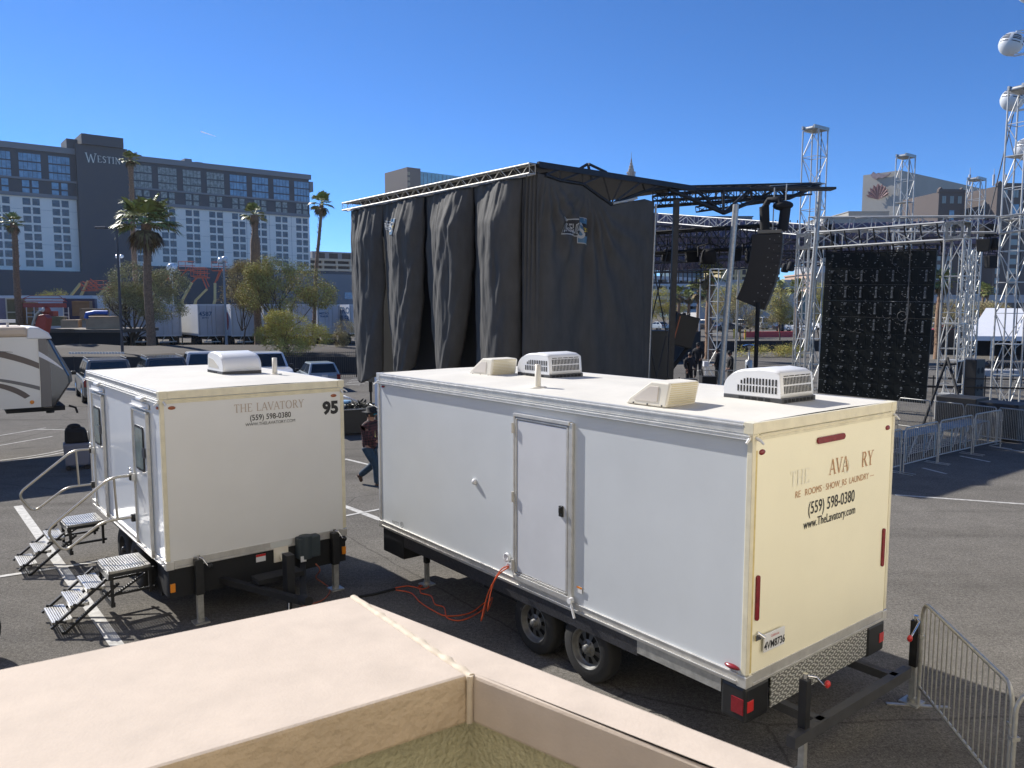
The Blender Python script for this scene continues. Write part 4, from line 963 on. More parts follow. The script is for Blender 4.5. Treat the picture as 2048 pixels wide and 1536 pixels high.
# stage lights on the beams
def stage_light():
    t = thing('stage_light', '', 'stage light', (0, 0, 0))
    MB().at(rx=R(12)).lathe([(.001, -.42), (.17, -.42), (.2, -.36), (.16, -.05), (.12, .02), (.001, .04)], 14).build('lamp_housing', BLKM, t)
    m = MB(); m.path([(-.24, 0, -.2), (-.25, 0, .1), (0, 0, .2), (.25, 0, .1), (.24, 0, -.2)], .025, 5); m.tube((0, 0, .2), (0, 0, .38), .03, 6); m.build('yoke', BLKM, t); return t
def wash_light():
    t = thing('stage_light', '', 'stage light', (0, 0, 0))
    b = MB(); b.hexa([(-.22, -.14, -.5), (.22, -.14, -.5), (.22, .14, -.5), (-.22, .14, -.5), (-.27, -.16, 0), (.27, -.16, 0), (.27, .16, 0), (-.27, .16, 0)]); b.build('lamp_housing', BLKM, t, bevel=.02)
    MB().path([(-.24, 0, -.1), (-.2, 0, .16), (.2, 0, .16), (.24, 0, -.1)], .022, 5).tube((0, 0, .16), (0, 0, .32), .025, 6).build('yoke', BLKM, t); return t
sl_, wl_ = stage_light(), wash_light(); GL = 'black stage lights hanging from the beams'
lights = [(1334, 500, 30, 0, 'round black stage light behind the black column'), (1385, 497, 29, 1, 'square black stage light right of the black column'), (1418, 500, 28, 2, 'wide black moving light in the middle of the black beam'), (1470, 494, 28, 1, 'square black stage light partly behind the leaning silver pole'),
          (1504, 497, 27, 2, 'large round black stage light left of the speaker array'), (1583, 525, 40, 0, 'small round stage light between speaker array and goal post'), (1571, 528, 41, 0, 'small stage light close to the speaker array'),
          (1969, 478, 32, 1, 'square stage light left of the rightmost tower'), (1988, 478, 32, 0, 'round stage light nearest the rightmost tower'), (1984, 512, 33, 1, 'lower stage light on a boom near the rightmost tower'), (1654, 450, 36, 1, 'black light inside the long beam near the lone tower'), (1668, 472, 36, 0, 'black light above the video wall corner'), (1975, 448, 32, 1, 'black light inside the long silver beam')]
fst = {0: sl_, 1: wl_}; usd = set()
for px, py, Y, k, lb in lights:
    b = fst[0 if k != 1 else 1]; p = P(px, py, Y)
    if b.name in usd: o = dup(b, loc=p, rz=px * .7, label=lb, group=GL)
    else: usd.add(b.name); o = b; o.location = p; tag(o, lb, None, GL)
    CH.setdefault(b.name, kids(b)) if o is b else None
    if k == 2: o.scale = (1.5, 1.5, 1.15)
# equipment under the stage
ep = thing('tilted_equipment_box', 'tilted black equipment box with an orange stripe on the open stage', 'equipment case', P(1367, 660, 29))
m = MB().at(ry=R(14)); m.box(-.42, .42, -.3, .3, -.62, .55); m.box(-.2, -.05, -.05, .05, .55, .62); m.box(.02, .1, -.05, .05, .55, .64); o = m.build('case', LAM, ep, bevel=.03)
MB().at(ry=R(14)).box(-.33, -.29, -.31, -.3, -.5, .45).build('stripe', mat('orange_stripe', (.45, .12, .05), .5), ep)
MB().at(ry=R(14)).tube((-.5, 0, -1.3), (-.45, 0, .6), .07, 5).tube((.3, 0, -.6), (-.1, 0, -1.6), .1, 4).tube((-.4, .1, -1.3), (-.3, .1, .4), .05, 5).build('support_arm', BLKM, ep)
bx = P(1320, 705, 27.5); o = MB().box(bx.x - .45, bx.x + .42, bx.y, bx.y + .8, 0, P(1320, 661, 27.5).z).box(bx.x - .47, bx.x + .44, bx.y - .02, bx.y, P(1320, 663, 27.5).z - .03, P(1320, 661, 27.5).z).build('equipment_cabinet', mat('dull_grey_cabinet', (.045, .047, .045), .5), bevel=.02)
tag(o, 'dark grey cabinet standing at the right end of the stage curtain', 'cabinet')
# subwoofers
def sub(loc, w_, d_, h_, rz, lb):
    t = thing('subwoofer', lb, 'speaker', loc, rz, 'black bass speakers on the ground')
    MB().box(-w_ / 2, w_ / 2, -d_ / 2, d_ / 2, .03, h_).build('cabinet', mat('speaker_cabinet', (.011, .012, .014), .55, var=.2), t, bevel=.02)
    g = MB()
    for x in (-w_ * .22, w_ * .22):
        for z in (h_ * .28, h_ * .72): g.at((x, -d_ / 2 - .004, z), rx=R(90)).lathe([(.001, -.0), (.13, .005), (.14, .0)], 16)
    g.build('cone_pattern', BLKM, t)
sub(G(2002, 884) + V((.35, .5, 0)), .95, 1.1, 1.12, R(38), 'black bass speaker with round holes at the foot of the rightmost tower')
sub(G(1965, 872) + V((-.1, 1.0, 0)), 1.0, 1.2, 1.12, R(38), 'black bass speaker hidden behind the last steel barrier')
sub(G(1936, 795) + V((0, 0, 0)), .9, .9, 1.7, R(38), 'tall black speaker behind the right goal post leg')
# ================================================================ far buildings
def facade(name, label, cat, origin, az):   # local x along the facade, -y towards the viewer
    return thing(name, label, cat, origin, R(az))
HW = mat('hotel_white', (.93, .84, .74), .8, var=.04, scale=.15); HG = mat('hotel_slate', (.075, .082, .092), .75, var=.06, scale=.1); HG2 = mat('hotel_grey', (.22, .225, .235), .75, var=.05, scale=.1)
GLB = mat('hotel_glass', (.16, .30, .42), .2, var=.35, scale=.6, spec=.7)
GLW = mat('hotel_window_glass', (.055, .075, .10), .2, var=.7, scale=.9, spec=.6)
GLP = mat('pale_curtained_glass', (.26, .27, .24), .3, var=.6, scale=1.3)
RB = V((-63.5, 250, 0)); az_w = 38.4; wd2 = V((-.784, -.621, 0)); LW = 100
we = facade('hotel', 'long grey and white hotel block with the WESTIN letters on its dark tower', 'hotel', RB + wd2 * LW, az_w)
def X(t): return LW - t
b = MB(); b.box(X(100), X(0), 0, 18, 32.2, 45); b.build('upper_wall', HG, we)
b = MB(); b.box(X(100), X(64.9), .3, 18, 13, 32.2); b.box(X(52.4), X(0), .3, 18, 15.4, 32.2); b.build('lower_wall', HW, we)
b = MB(); b.box(X(64.8), X(52.5), -2, 18, 0, 46.2); b.box(X(63.6), X(53.6), -3, 14, 46.2, 48.8); b.box(X(66.6), X(64), 0, 8, 45, 47.6); b.box(X(62), X(61.2), 3, 4, 48.8, 50); o = b.build('stair_tower', HG, we)
t = MB(); serif(t, 'W', 2.45, (X(62.7), -2.06, 41.7), (1, 0, 0), (0, 0, 1)); serif(t, 'ESTIN', 1.7, (X(59.95), -2.06, 42.0), (1, 0, 0), (0, 0, 1)); t.build('lettering', mat('sign_letter_white', (.75, .74, .66), .5), o)
b = MB(); b.box(X(104), X(52), -9, 16, 0, 13); b.box(X(54), X(-16), -5, 20, 0, 15.2); b.build('podium', HG, we)
b = MB(); b.box(X(100), X(-.6), -.5, 0, 43.6, 45.1); b.box(X(100), X(0), -.25, 0, 32, 32.9); b.box(X(100), X(0), -.3, 0, 36.2, 36.7); b.box(X(-1.2), X(0), -.5, 18, 40, 43); b.build('cornice', HG2, we)
b = MB(); b.box(X(36), X(34), 4, 8, 45, 46.6); b.box(X(33), X(31), 4, 8, 45, 46); b.box(X(30.8), X(27), 4, 8, 45, 45.7); b.box(X(50), X(48), 2, 5, 45, 45.8); b.build('roof_plant', HG2, we)
bays = [(-.3 + i * 6.6, 5.1 + i * 6.6) for i in range(8)]; bays = [b_ for b_ in bays if b_[1] < 52] + [(65.9 + i * 6.55, 71.2 + i * 6.55) for i in range(5)]
wins = []
for bi, (a0, a1) in enumerate(bays):
    right = a0 < 50
    for z0, z1 in ((40.85, 42.7), (38.65, 40.5), (36.6, 38.3)): wins.append((a0 + .25, a1 - .25, z0, z1, 0, 1 if not right or a0 < 20 else 2))
    pr = ((a0 + 1.0, a0 + 2.45), (a0 + 3.05, a0 + 4.6))
    for p0, p1 in pr:
        for z0, z1 in ((34.4, 36.0), (32.5, 34.0)): wins.append((p0, p1, z0, z1, 0, 1 if not right else 2))
        for r_ in range(8): z1 = 31.5 - r_ * 2.22; wins.append((p0, p1, z1 - 1.5, z1, .3, 0)) if z1 - 1.5 > (13.4 if not right else 15.6) else None
wins.sort(key=lambda w_: w_[0], reverse=True); cnt = 0; rest = [MB(), MB(), MB()]; frm = MB(); frd = MB()
for (p0, p1, z0, z1, yo, k) in wins:
    big_ = (z1 - z0) > 1.55 and (p1 - p0) > 3
    mb = MB() if cnt < 100 else rest[k]
    x0, x1 = X(p1), X(p0); mb.box(x0, x1, yo - .06, yo + .1, z0, z1)
    if cnt < 100: mb.build('window', (GLW, GLB, GLP)[k], we)
    cnt += 1
    (frm if k == 0 else frd).box(x0 - .08, x1 + .08, yo - .03, yo, z0 - .08, z1 + .08)
    if big_:
        for q in range(1, 5): frd.box(x0 + (x1 - x0) * q / 5 - .035, x0 + (x1 - x0) * q / 5 + .035, yo - .1, yo, z0, z1)
rm = MB(); base = 0
for k in range(3):
    rm.k = k; o_ = len(rm.v); rm.v += rest[k].v; rm.f += [tuple(i + o_ for i in f) for f in rest[k].f]; rm.m += [k] * len(rest[k].f); rm.sm += rest[k].sm
tag(rm.build('window', [GLW, GLB, GLP], we), kind='stuff')
tag(frd.build('window_surrounds', HG, we), kind='stuff'); tag(frm.build('window_surrounds', mat('surround_grey', (.10, .105, .12), .7), we), kind='stuff')
b = MB()
for z in (20, 24.4, 28.8): b.box(X(99), X(65), .26, .3, z, z + .05); b.box(X(52), X(0), .26, .3, z, z + .05)
for x in range(0, 52, 7): b.box(X(x + 6), X(x + 6) + .06, .26, .3, 15.5, 32)
b.build('panel_joint', HG2, we)
# multi-storey car park, left of the stage
BEI = mat('beige_concrete', (.50, .44, .34), .85, var=.06, scale=.2); DKI = mat('dark_interior', (.03, .03, .033), .9)
def carpark(name, label, A, B, ztop, zbot, nl, nb, depth=25, wm=BEI, fr=.42):
    d = V((B.x - A.x, B.y - A.y, 0)); L_ = d.length; t = facade(name, label, 'car park', (A.x, A.y, 0), math.degrees(math.atan2(d.y, d.x)))
    MB().box(0, L_, 1.2, depth, zbot, ztop - .3).build('interior', DKI, t)
    dz = (ztop - zbot) / nl
    for i in range(nl + 1): MB().box(-.2, L_ + .2, -.2, 1.3, zbot + i * dz - dz * fr * .5, zbot + i * dz + dz * fr * .5).build('parapet_band', wm, t)
    for i in range(nb + 1): MB().box(i * L_ / nb - .35, i * L_ / nb + .35, 0, 1.3, zbot, ztop - .2).build('column', wm, t)
    return t, L_
A_, B_ = P(560, 518, 300), P(900, 512, 330)
cp, cl = carpark('car_park', 'beige multi storey car park seen between the hotel and the stage', P(560, 511, 300), P(900, 517, 340), 22.5, 14.6, 4, 13)
MB().box(0, cl, 3, 20, 0, 14.2).box(cl * .20, cl * .9, 6, 20, 22.6, 26).build('rear_block', HG2, cp)
for i in range(8): MB().box(cl * .22 + i * 5.4, cl * .22 + i * 5.4 + 3.6, 5.9, 6, 23.2, 25.4).build('window', DKI, cp)
ba = P(600, 548, 230); bb = P(960, 550, 270)
lb_ = facade('office_building', 'low slate grey building with a strip window right of the trees', 'building', (ba.x, ba.y, 0), 38); MB().box(-8, 60, 0, 20, 0, 13.8).build('wall', HG2, lb_); MB().box(14, 22, -.1, 0, 6.4, 8.4).build('window', GLB, lb_)
# tall brown and teal tower behind the curtain roof
TEAL = mat('teal_glass', (.16, .45, .55), .15, var=.25, scale=.25); TBR = mat('brown_tower_wall', (.14, .115, .10), .8)
g = P(815, 372, 520); tb = facade('hotel_tower', 'brown and teal glass tower rising behind the left stage beam', 'hotel', (g.x, g.y, 0), 38)
hz = P(815, 334, 520).z
MB().box(0, 10, 0, 30, 0, hz).build('brown_wall', TBR, tb); MB().box(10, 110, 3, 30, 0, hz - 1.2).build('glass_wall', TEAL, tb)
b = MB()
for i in range(32): b.box(11 + i * 3, 11.25 + i * 3, 2.8, 3, hz - 40, hz - 2)
b.build('mullion', mat('teal_mullion', (.05, .16, .2), .5), tb)
b = MB()
for i in range(9): b.box(14 + i * 8, 20 + i * 8, 2.7, 3, hz - 17, hz - 12); b.box(14 + i * 8, 20 + i * 8, 2.7, 3, hz - 24, hz - 19)
b.build('window', DKI, tb); b = MB()
for i in range(7): b.box(.2, 1.8, -.3, 0, hz - 5 - i * 3.4, hz - 3 - i * 3.4); 
b.build('vertical_lettering', mat('tan_letter', (.35, .28, .18), .5), tb); MB().prism([(6.5, hz - 22), (9, hz - 24), (9.6, hz - 12), (7, hz - 12)], -.3, 0).build('sign_panel', mat('pale_sign', (.3, .32, .36), .5), tb)
# ornate spire
g = P(1262, 360, 600); s = 600 / FPX
sp = thing('spire', 'ornate tiered spire rising above the stage roof', 'tower', (g.x, g.y, 0)); z = lambda y: P(1262, y, 600).z
SPM = mat('spire_stone', (.30, .25, .21), .8, var=.2, scale=.3)
MB().lathe([(7 * s, z(430)), (7 * s, z(357)), (9 * s, z(356)), (9 * s, z(353)), (7 * s, z(352)), (5.4 * s, z(345)), (5.6 * s, z(338)), (4.4 * s, z(337)), (4.2 * s, z(332)), (2.6 * s, z(330)), (2.8 * s, z(326)), (1.6 * s, z(325)), (1.5 * s, z(320)), (.5 * s, z(316)), (.25 * s, z(306)), (.1 * s, z(304))], 12, False).build('shaft', SPM, sp)
b = MB()
for k in range(8):
    a = k * pi / 4; b.tube((8 * s * cos(a), 8 * s * sin(a), z(357)), (8 * s * cos(a), 8 * s * sin(a), z(345)), .7 * s, 4)
b.lathe([(9 * s, z(346)), (9 * s, z(344))], 12); b.build('gallery', SPM, sp)
# pale parking deck and low buildings behind the stage opening
carpark('car_park', 'white parking deck with open levels behind the open stage', P(1290, 600, 150), P(1398, 596, 165), P(1340, 557, 158).z, 3.2, 5, 5, 15, mat('white_concrete', (.50, .50, .50), .8, var=.05, scale=.3), .5)
PK = mat('pale_wall', (.46, .46, .47), .85, var=.06, scale=.3)
def block(name, label, px0, px1, ytop, Y, depth=20, mm=PK, az=None, z0=0):
    a, b_ = P(px0, 600, Y), P(px1, 600, Y); zt_ = P((px0 + px1) / 2, ytop, Y).z
    t = thing(name, label, 'building', (a.x, a.y, 0), 0 if az is None else R(az)); L_ = (b_ - a).length
    MB().box(0, L_, 0, depth, z0, zt_).build('wall', mm, t); MB().box(-.3, L_ + .3, -.3, depth, zt_, zt_ + .35).build('roof_edge', mm, t)
    return t, L_, zt_
t, L_, zz = block('warehouse', 'long pale windowless building behind the speaker array', 1396, 1600, 563, 170); b = MB(); b.box(L_ * .5, L_ * .95, -.15, 0, zz - 2.4, zz - 1.5); b.build('window', DKI, t)
t, L_, zz = block('office_building', 'yellow building with small dark windows behind the stage lights', 1440, 1545, 527, 230, mm=mat('yellow_wall', (.45, .37, .20), .8)); b = []
for i in range(9):
    for j in range(2): MB().box(3 + i * 1.65, 4 + i * 1.65, -.1, 0, zz - 3.2 - j * 2.1, zz - 1.8 - j * 2.1).build('window', DKI, t)
block('office_building', 'small pink building right of the speaker array', 1622, 1660, 548, 200, mm=mat('pink_wall', (.52, .36, .27), .8)); block('office_building', 'small white building above the pink one', 1630, 1662, 531, 260, mm=PK)
t, L_, zz = block('office_building', 'green glass low building behind the lone tower', 1560, 1680, 590, 190, mm=mat('green_glass_wall', (.10, .18, .17), .3, var=.3, scale=.5))
block('warehouse', 'flat blue roofed hall behind the black column', 1340, 1500, 434, 300, mm=mat('blue_grey_wall', (.07, .13, .17), .6))
# large blank hotel with the pink emblem
FW = mat('pale_hotel_wall', (.36, .34, .30), .85, var=.07, scale=.12)
g = P(1720, 500, 420); zt_ = P(1740, 348, 416).z; fl = facade('hotel', 'pale blank hotel slab with a pink feathered emblem', 'hotel', (g.x, g.y, 0), -51.6)
sx_ = 420 / FPX
MB().box(0, 19.5, 0, 112, 0, zt_).build('wall', FW, fl); b = MB()
for i in range(6):
    for j in range(3): b.box(19.5, 19.8, 8 + i * 13, 19 + i * 13, zt_ - 20 - j * 7, zt_ - 15 - j * 7)
b.build('balcony_windows', GLB, fl)
PINK = mat('emblem_pink', (.42, .24, .23), .5, var=.2, scale=.4); PNK2 = mat('emblem_mauve', (.24, .18, .19), .5, var=.2, scale=.4)
em = MB(); cx_, cz_ = 34 * sx_, P(1751, 400, 414).z
for i in range(9):
    a = R(-62 + i * 15.5); ln = (30 + 3 * cos(a * 2)) * sx_ * (1 - .12 * abs(i - 4) / 4)
    for sgn, yb in ((-1, -1.6), (1, -1.2)):
        tip = (cx_ + ln * sin(a), -2.2, cz_ + ln * cos(a) * .92); w1 = R(8.5)
        p1 = (cx_ + ln * .8 * sin(a + sgn * w1), yb, cz_ + ln * .8 * cos(a + sgn * w1) * .92)
        em.add([(cx_, -1, cz_ - 0), p1, tip], [(0, 1, 2), (2, 1, 0)])
em.build('emblem', PINK, fl)
em = MB(); pts = [(7, -1), (12, -7), (18, -2), (22, -4), (27, 0), (38, 2), (46, 0), (40, 5), (30, 8), (24, 6), (17, 9), (11, 5)]
em.prism([(p[0] * sx_ + 10 * sx_, P(1751, 360 - 6 + p[1], 420).z) for p in pts], -1.2, -.4); em.build('name_panel', PNK2, fl)
for lbx in ((1690, 1770, 424, 380, 'low pale annex at the foot of the blank hotel slab'), (1640, 1900, 436, 350, 'long flat pale roof behind the long silver beam')):
    block('annex', lbx[4], lbx[0], lbx[1], lbx[2], lbx[3], mm=FW)
# brown gabled towers
BRN = mat('brown_render', (.105, .085, .078), .85, var=.08, scale=.2); GLG = mat('pale_green_window', (.28, .34, .33), .4)
def brown(px0, px1, ytop, Y, label, cols=3):
    a = P(px0, 600, Y); s_ = Y / FPX; w_ = (px1 - px0) * s_; zt_ = P(px0, ytop, Y).z
    t = thing('hotel_wing', label, 'hotel', (a.x, a.y, 0), R(6), 'brown gabled hotel wings')
    MB().box(0, w_, 0, 25, 0, zt_).prism([(-.4, zt_), (w_ + .4, zt_), (w_ + .4, zt_ + 1), (w_ * .9, zt_ + 1), (w_ * .86, zt_ + 2), (w_ * .8, zt_ + 1.2), (w_ * .1, zt_ + 1.2), (w_ * .05, zt_ + 2), (-.4, zt_ + 1)], -.5, 1).build('wall', BRN, t)
    for i in range(cols):
        x = w_ * (.13 + i * .30); q = MB(); z0 = zt_ - 18 * s_ * 1.2
        for k in range(2): q.box(x + k * w_ * .075, x + k * w_ * .075 + w_ * .06, -.2, 0, z0, z0 + 14 * s_)
        q.build('window', GLG, t)
    MB().box(w_ * .42, w_ * .6, -.2, 0, zt_ - 55 * s_, zt_ - 35 * s_).build('tall_window', GLB, t)
    for j in range(7):
        z0 = zt_ - (95 + j * 19) * s_
        if z0 > 2: MB().box(w_ * .44, w_ * .62, -.2, 0, z0, z0 + 11 * s_).build('window', GLG, t); MB().box(w_ * .06, w_ * .18, -.2, 0, z0, z0 + 11 * s_).build('window', GLG, t)
    MB().box(-.3, w_ + .3, -.3, 0, zt_ - 215 * s_, zt_ - 213 * s_).build('string_course', FW, t); return t
brown(1867, 1922, 384, 330, 'brown gabled wing left of the pale lattice tower'); brown(1982, 2060, 372, 320, 'brown gabled wing behind the rightmost tower')
block('hotel_wing', 'grey recessed wall between the two brown gabled wings', 1918, 1990, 412, 345, mm=mat('recess_grey', (.17, .18, .20), .8))
for px, y0 in ((1940, 350), (1988, 352), (2011, 360)):
    g = P(px, y0, 340); tag(MB().tube((g.x, g.y, 60), (g.x, g.y, g.z - 4), .5, 5).tube((g.x, g.y, g.z - 5), (g.x, g.y, g.z + 3), .12, 4).box(g.x - .8, g.x + .8, g.y - .5, g.y + .5, 50, g.z - 6).build('antenna_mast', PK), {1940: 'leftmost roof antenna above the brown wings', 1988: 'middle roof antenna above the brown wings', 2011: 'rightmost roof antenna close to the tall lattice tower'}[px], 'antenna')
block('walkway', 'pale elevated walkway in front of the brown wings', 1790, 2100, 593, 180, depth=3, mm=PK, z0=5)
# observation wheel
WC = V((P(2230, 140, 330).x, 330, P(2022, 150, 330).z)); RAD = WC.x - P(2026, 140, 330).x
wh = thing('observation_wheel', 'giant observation wheel with round glass cabins at the right edge', 'observation wheel', (WC.x, WC.y, 0))
WM = mat('wheel_white', (.62, .63, .64), .35)
b = MB()
for off in (-1.3, 1.3): b.path([(RAD * .97 * cos(a) + 5, off, WC.z + RAD * .97 * 1.6 * sin(a)) for a in [2 * pi * i / 90 for i in range(90)]], .45, 6, True)
b.build('rim', WM, wh); b = MB()
for i in range(28): a = 2 * pi * i / 28; b.tube((5, 0, WC.z), (RAD * .97 * cos(a) + 5, 0, WC.z + RAD * .97 * 1.6 * sin(a)), .12, 4)
for sx2 in (-1, 1): b.tube((5, 0, WC.z), (5 + sx2 * 26, 6, 0), 1.3, 8)
b.build('spokes', WM, wh)
def pod(px, py):
    p = P(px, py, 328) - V((WC.x, WC.y, 0)); r = 21.5 * 328 / FPX
    c = MB().at(p, rx=0, ry=R(18)); c.sph((0, 0, 0), r, 24, 16, (1, 1, 1)); o = c.build('cabin', WM, wh)
    g = MB().at(p, ry=R(18)); n_ = 24; vs = []
    for i, (z0, z1) in enumerate(((-.12, .22), (.27, .55))):
        for j in range(n_):
            if j % 4 == 3: continue
            a, b2 = 2 * pi * j / n_, 2 * pi * (j + 1) / n_; rr = r * 1.008
            q = [(rr * math.sqrt(1 - z * z) * cos(t), rr * math.sqrt(1 - z * z) * sin(t), rr * z) for z, t in ((z0, a), (z0, b2), (z1, b2), (z1, a))]; g.add(q, [(0, 1, 2, 3)])
    g.build('cabin_window', GLASS, o); g = MB().at(p)
    for t in (-.3, .3): g.path([(-r * .2, t * r, -r * .9), (r * .6, t * r, -r * .95), (r * 1.9, t * r, -r * .75), (r * 2.6, t * r, 0), (r * 2.2, t * r, r * .9), (r * .9, t * r, r * 1.1), (r * .2, t * r, r * 1.0)], .28, 5)
    g.build('cabin_ring', WM, o)
for p_ in ((2022, 88), (2025, 199), (2053, 298), (2120, 400), (2060, -18)): pod(*p_)
# contrail specks in the sky
tag(MB().tube(P(402, 263, 2200), P(432, 273, 2200), 1.6, 5, .4).build('contrail', mat('contrail_glow', (.9, .9, .9), .9, emit=.25)), kind='structure')  # faint emission stands in for sunlight caught by the contrail

# ================================================================ plants
BARK = mat('bark', (.105, .082, .058), .9, var=.35, scale=6, bump=.5, bscale=30); PBARK = mat('palm_bark', (.25, .155, .095), .9, var=.4, scale=9, bump=.8, bscale=22)
LFM = mat('mesquite_leaf', (.37, .32, .11), .8, island=.35, spec=.15); LFG = mat('palo_verde_leaf', (.44, .38, .11), .8, island=.3, spec=.15); LFD = mat('hedge_leaf', (.055, .068, .022), .75, island=.5); LFY = mat('dry_leaf', (.34, .28, .14), .8, island=.35, spec=.15)
PLM = mat('palm_leaf', (.24, .25, .07), .5, island=.45); PLD = mat('dead_frond', (.17, .12, .06), .85, island=.4)
def crown(mb, blobs, n, ls, rng, drop=.3, clump=14):
    for k in range(n):
        c, r = blobs[rng.randrange(len(blobs))]
        while True:
            d = V((rng.uniform(-1, 1), rng.uniform(-1, 1), rng.uniform(-1, 1)))
            if .15 < d.length < 1: break
        d = d.normalized() * (d.length ** .45); cc = V(c) + V((d.x * r[0], d.y * r[1], d.z * r[2]))
        if noise.noise(cc * 1.1) < -.12: continue
        for j in range(clump):
            p = cc + V((rng.gauss(0, 1), rng.gauss(0, 1), rng.gauss(0, .8))) * ls * 3.4
            a = V((rng.gauss(0, 1), rng.gauss(0, 1), rng.gauss(0, 1) - drop)).normalized() * ls * rng.uniform(.8, 2.0); b = a.orthogonal().normalized() * ls * rng.uniform(.25, .5)
            mb.add([p - a, p + b, p + a, p - b], [(0, 1, 2, 3)])
    return mb
def branches(mb, base, spread, h, rng, levels=3, r0=.12, trunk=.9, n=4):
    tips = []
    def grow(p, d, L_, r, lv):
        pts = [p]; q = p
        for i in range(3):
            d = (d + V((rng.uniform(-.2, .2), rng.uniform(-.2, .2), rng.uniform(-.05, .16)))).normalized(); q = q + d * L_ / 3; pts.append(q)
        mb.path(pts, [r, r * .86, r * .72, r * .58], 6 if lv > 1 else 4)
        if lv <= 0: tips.append(q); return
        for i in range(n - (lv == levels)):
            a = rng.uniform(0, 2 * pi); s_ = spread * rng.uniform(.6, 1.1)
            grow(pts[-1] if i < 2 else pts[2], (d * .7 + V((cos(a) * s_, sin(a) * s_, .35))).normalized(), L_ * rng.uniform(.6, .85), r * .58, lv - 1)
    grow(V(base), V((rng.uniform(-.15, .15), rng.uniform(-.1, .1), 1)), h * trunk, r0, levels); return tips
def broadleaf(name, label, px, pbase, Y, blobs_px, n, ls, lm, seed, group, trunks=1, levels=3, r0=.13):
    g = P(px, pbase, Y); g = V((g.x, g.y, 0)); rng = random.Random(seed); t = thing(name, label, 'tree', g, 0, group)
    bl = []; top = 0
    for (x, y, rx, ry) in blobs_px:
        c = P(x, y, Y) - g; rx, ry = SZ(rx, Y), SZ(ry, Y); bl.append((tuple(c + V((0, rng.uniform(-.3, .3) * rx, 0))), (rx, rx * .9, ry))); top = max(top, c.z)
    m = MB()
    for k in range(trunks): branches(m, (rng.uniform(-.3, .3) * (trunks > 1), 0, 0), .75, top * .42, rng, levels, r0)
    for c, r in bl: m.path([(0, 0, top * .25), (c[0] * .5, c[1] * .5, c[2] * .55), c], [r0 * .6, r0 * .35, r0 * .12], 5)
    m.build('trunk', BARK, t); crown(MB(), bl, n, ls, rng).build('crown', lm, t) if False else None
    cm = MB(); crown(cm, bl, int(n * 1.7), ls * .74, rng); cm.build('crown', lm, t); return t
TG = 'trees along the far edge of the car park'
broadleaf('mesquite_tree', 'broad olive mesquite tree in front of the hotel, largest of the left trees', 560, 700, 66, [(548, 548, 44, 34), (600, 565, 46, 36), (560, 590, 60, 34), (640, 590, 32, 26), (505, 590, 34, 28), (520, 545, 26, 24)], 1500, .085, LFM, 3, TG)
broadleaf('mesquite_tree', 'sparse brown green mesquite tree left of the broad one', 485, 690, 70, [(480, 560, 28, 28), (468, 590, 26, 30), (500, 610, 24, 20), (490, 535, 18, 14)], 620, .08, LFY, 4, TG, r0=.09)
broadleaf('mesquite_tree', 'thin grey green tree around the nearest palm trunk', 272, 712, 62, [(262, 560, 42, 34), (300, 580, 46, 34), (240, 590, 34, 26), (335, 565, 34, 28), (262, 612, 52, 26), (315, 618, 50, 24)], 1500, .08, mat('dusty_leaf', (.29, .27, .13), .8, island=.45), 5, TG, trunks=2)
broadleaf('palo_verde_tree', 'low yellow green palo verde bush behind the white pickup', 575, 745, 52, [(575, 655, 46, 32), (545, 670, 34, 24), (620, 672, 40, 24), (580, 690, 52, 18), (560, 640, 26, 18)], 1200, .06, LFG, 6, TG, trunks=3, levels=2, r0=.05)
broadleaf('shrub', 'small yellow shrub behind the wooden crates', 120, 610, 100, [(112, 592, 24, 12), (90, 597, 16, 8)], 200, .09, LFG, 7, TG, levels=1, r0=.05)
broadleaf('shrub', 'dark bare shrub at the left edge of the stage', 690, 700, 56, [(690, 660, 20, 22), (680, 680, 18, 16)], 220, .05, LFY, 8, TG, levels=2, r0=.04)
broadleaf('shrub', 'dark shrub beside the black flatbed trailer', 140, 700, 66, [(135, 682, 22, 10), (115, 688, 14, 8)], 160, .07, LFD, 9, TG, levels=1, r0=.04)
TR = 'trees beyond the stage on the right'
for i, (px, Y, bl, n, lm, lb) in enumerate([(1330, 110, [(1325, 600, 26, 24), (1350, 620, 22, 16), (1305, 620, 20, 16)], 300, LFG, 'yellow tree behind the black column'), (1480, 80, [(1480, 610, 44, 28), (1450, 620, 30, 26), (1500, 585, 20, 18), (1520, 640, 30, 18)], 520, LFY, 'sparse dry tree left of the speaker array'),
        (1560, 95, [(1560, 600, 26, 26), (1575, 630, 24, 18), (1548, 620, 20, 22)], 420, LFM, 'olive tree right of the speaker array'), (1640, 90, [(1645, 590, 12, 26), (1640, 620, 16, 24)], 200, LFM, 'narrow tree between the lone tower and the video wall'),
        (1905, 95, [(1910, 620, 40, 18), (1890, 640, 30, 18), (1950, 615, 40, 14), (1990, 618, 30, 10)], 480, LFY, 'row of low dry trees behind the white tent'), (1500, 130, [(1440, 600, 40, 26), (1480, 590, 30, 24)], 340, LFM, 'wide tree in front of the long pale building')]):
    broadleaf('desert_tree', lb, px, 660, Y, bl, int(n * 1.8), .09 * Y / 90, lm, 20 + i, TR, levels=2, r0=.09)
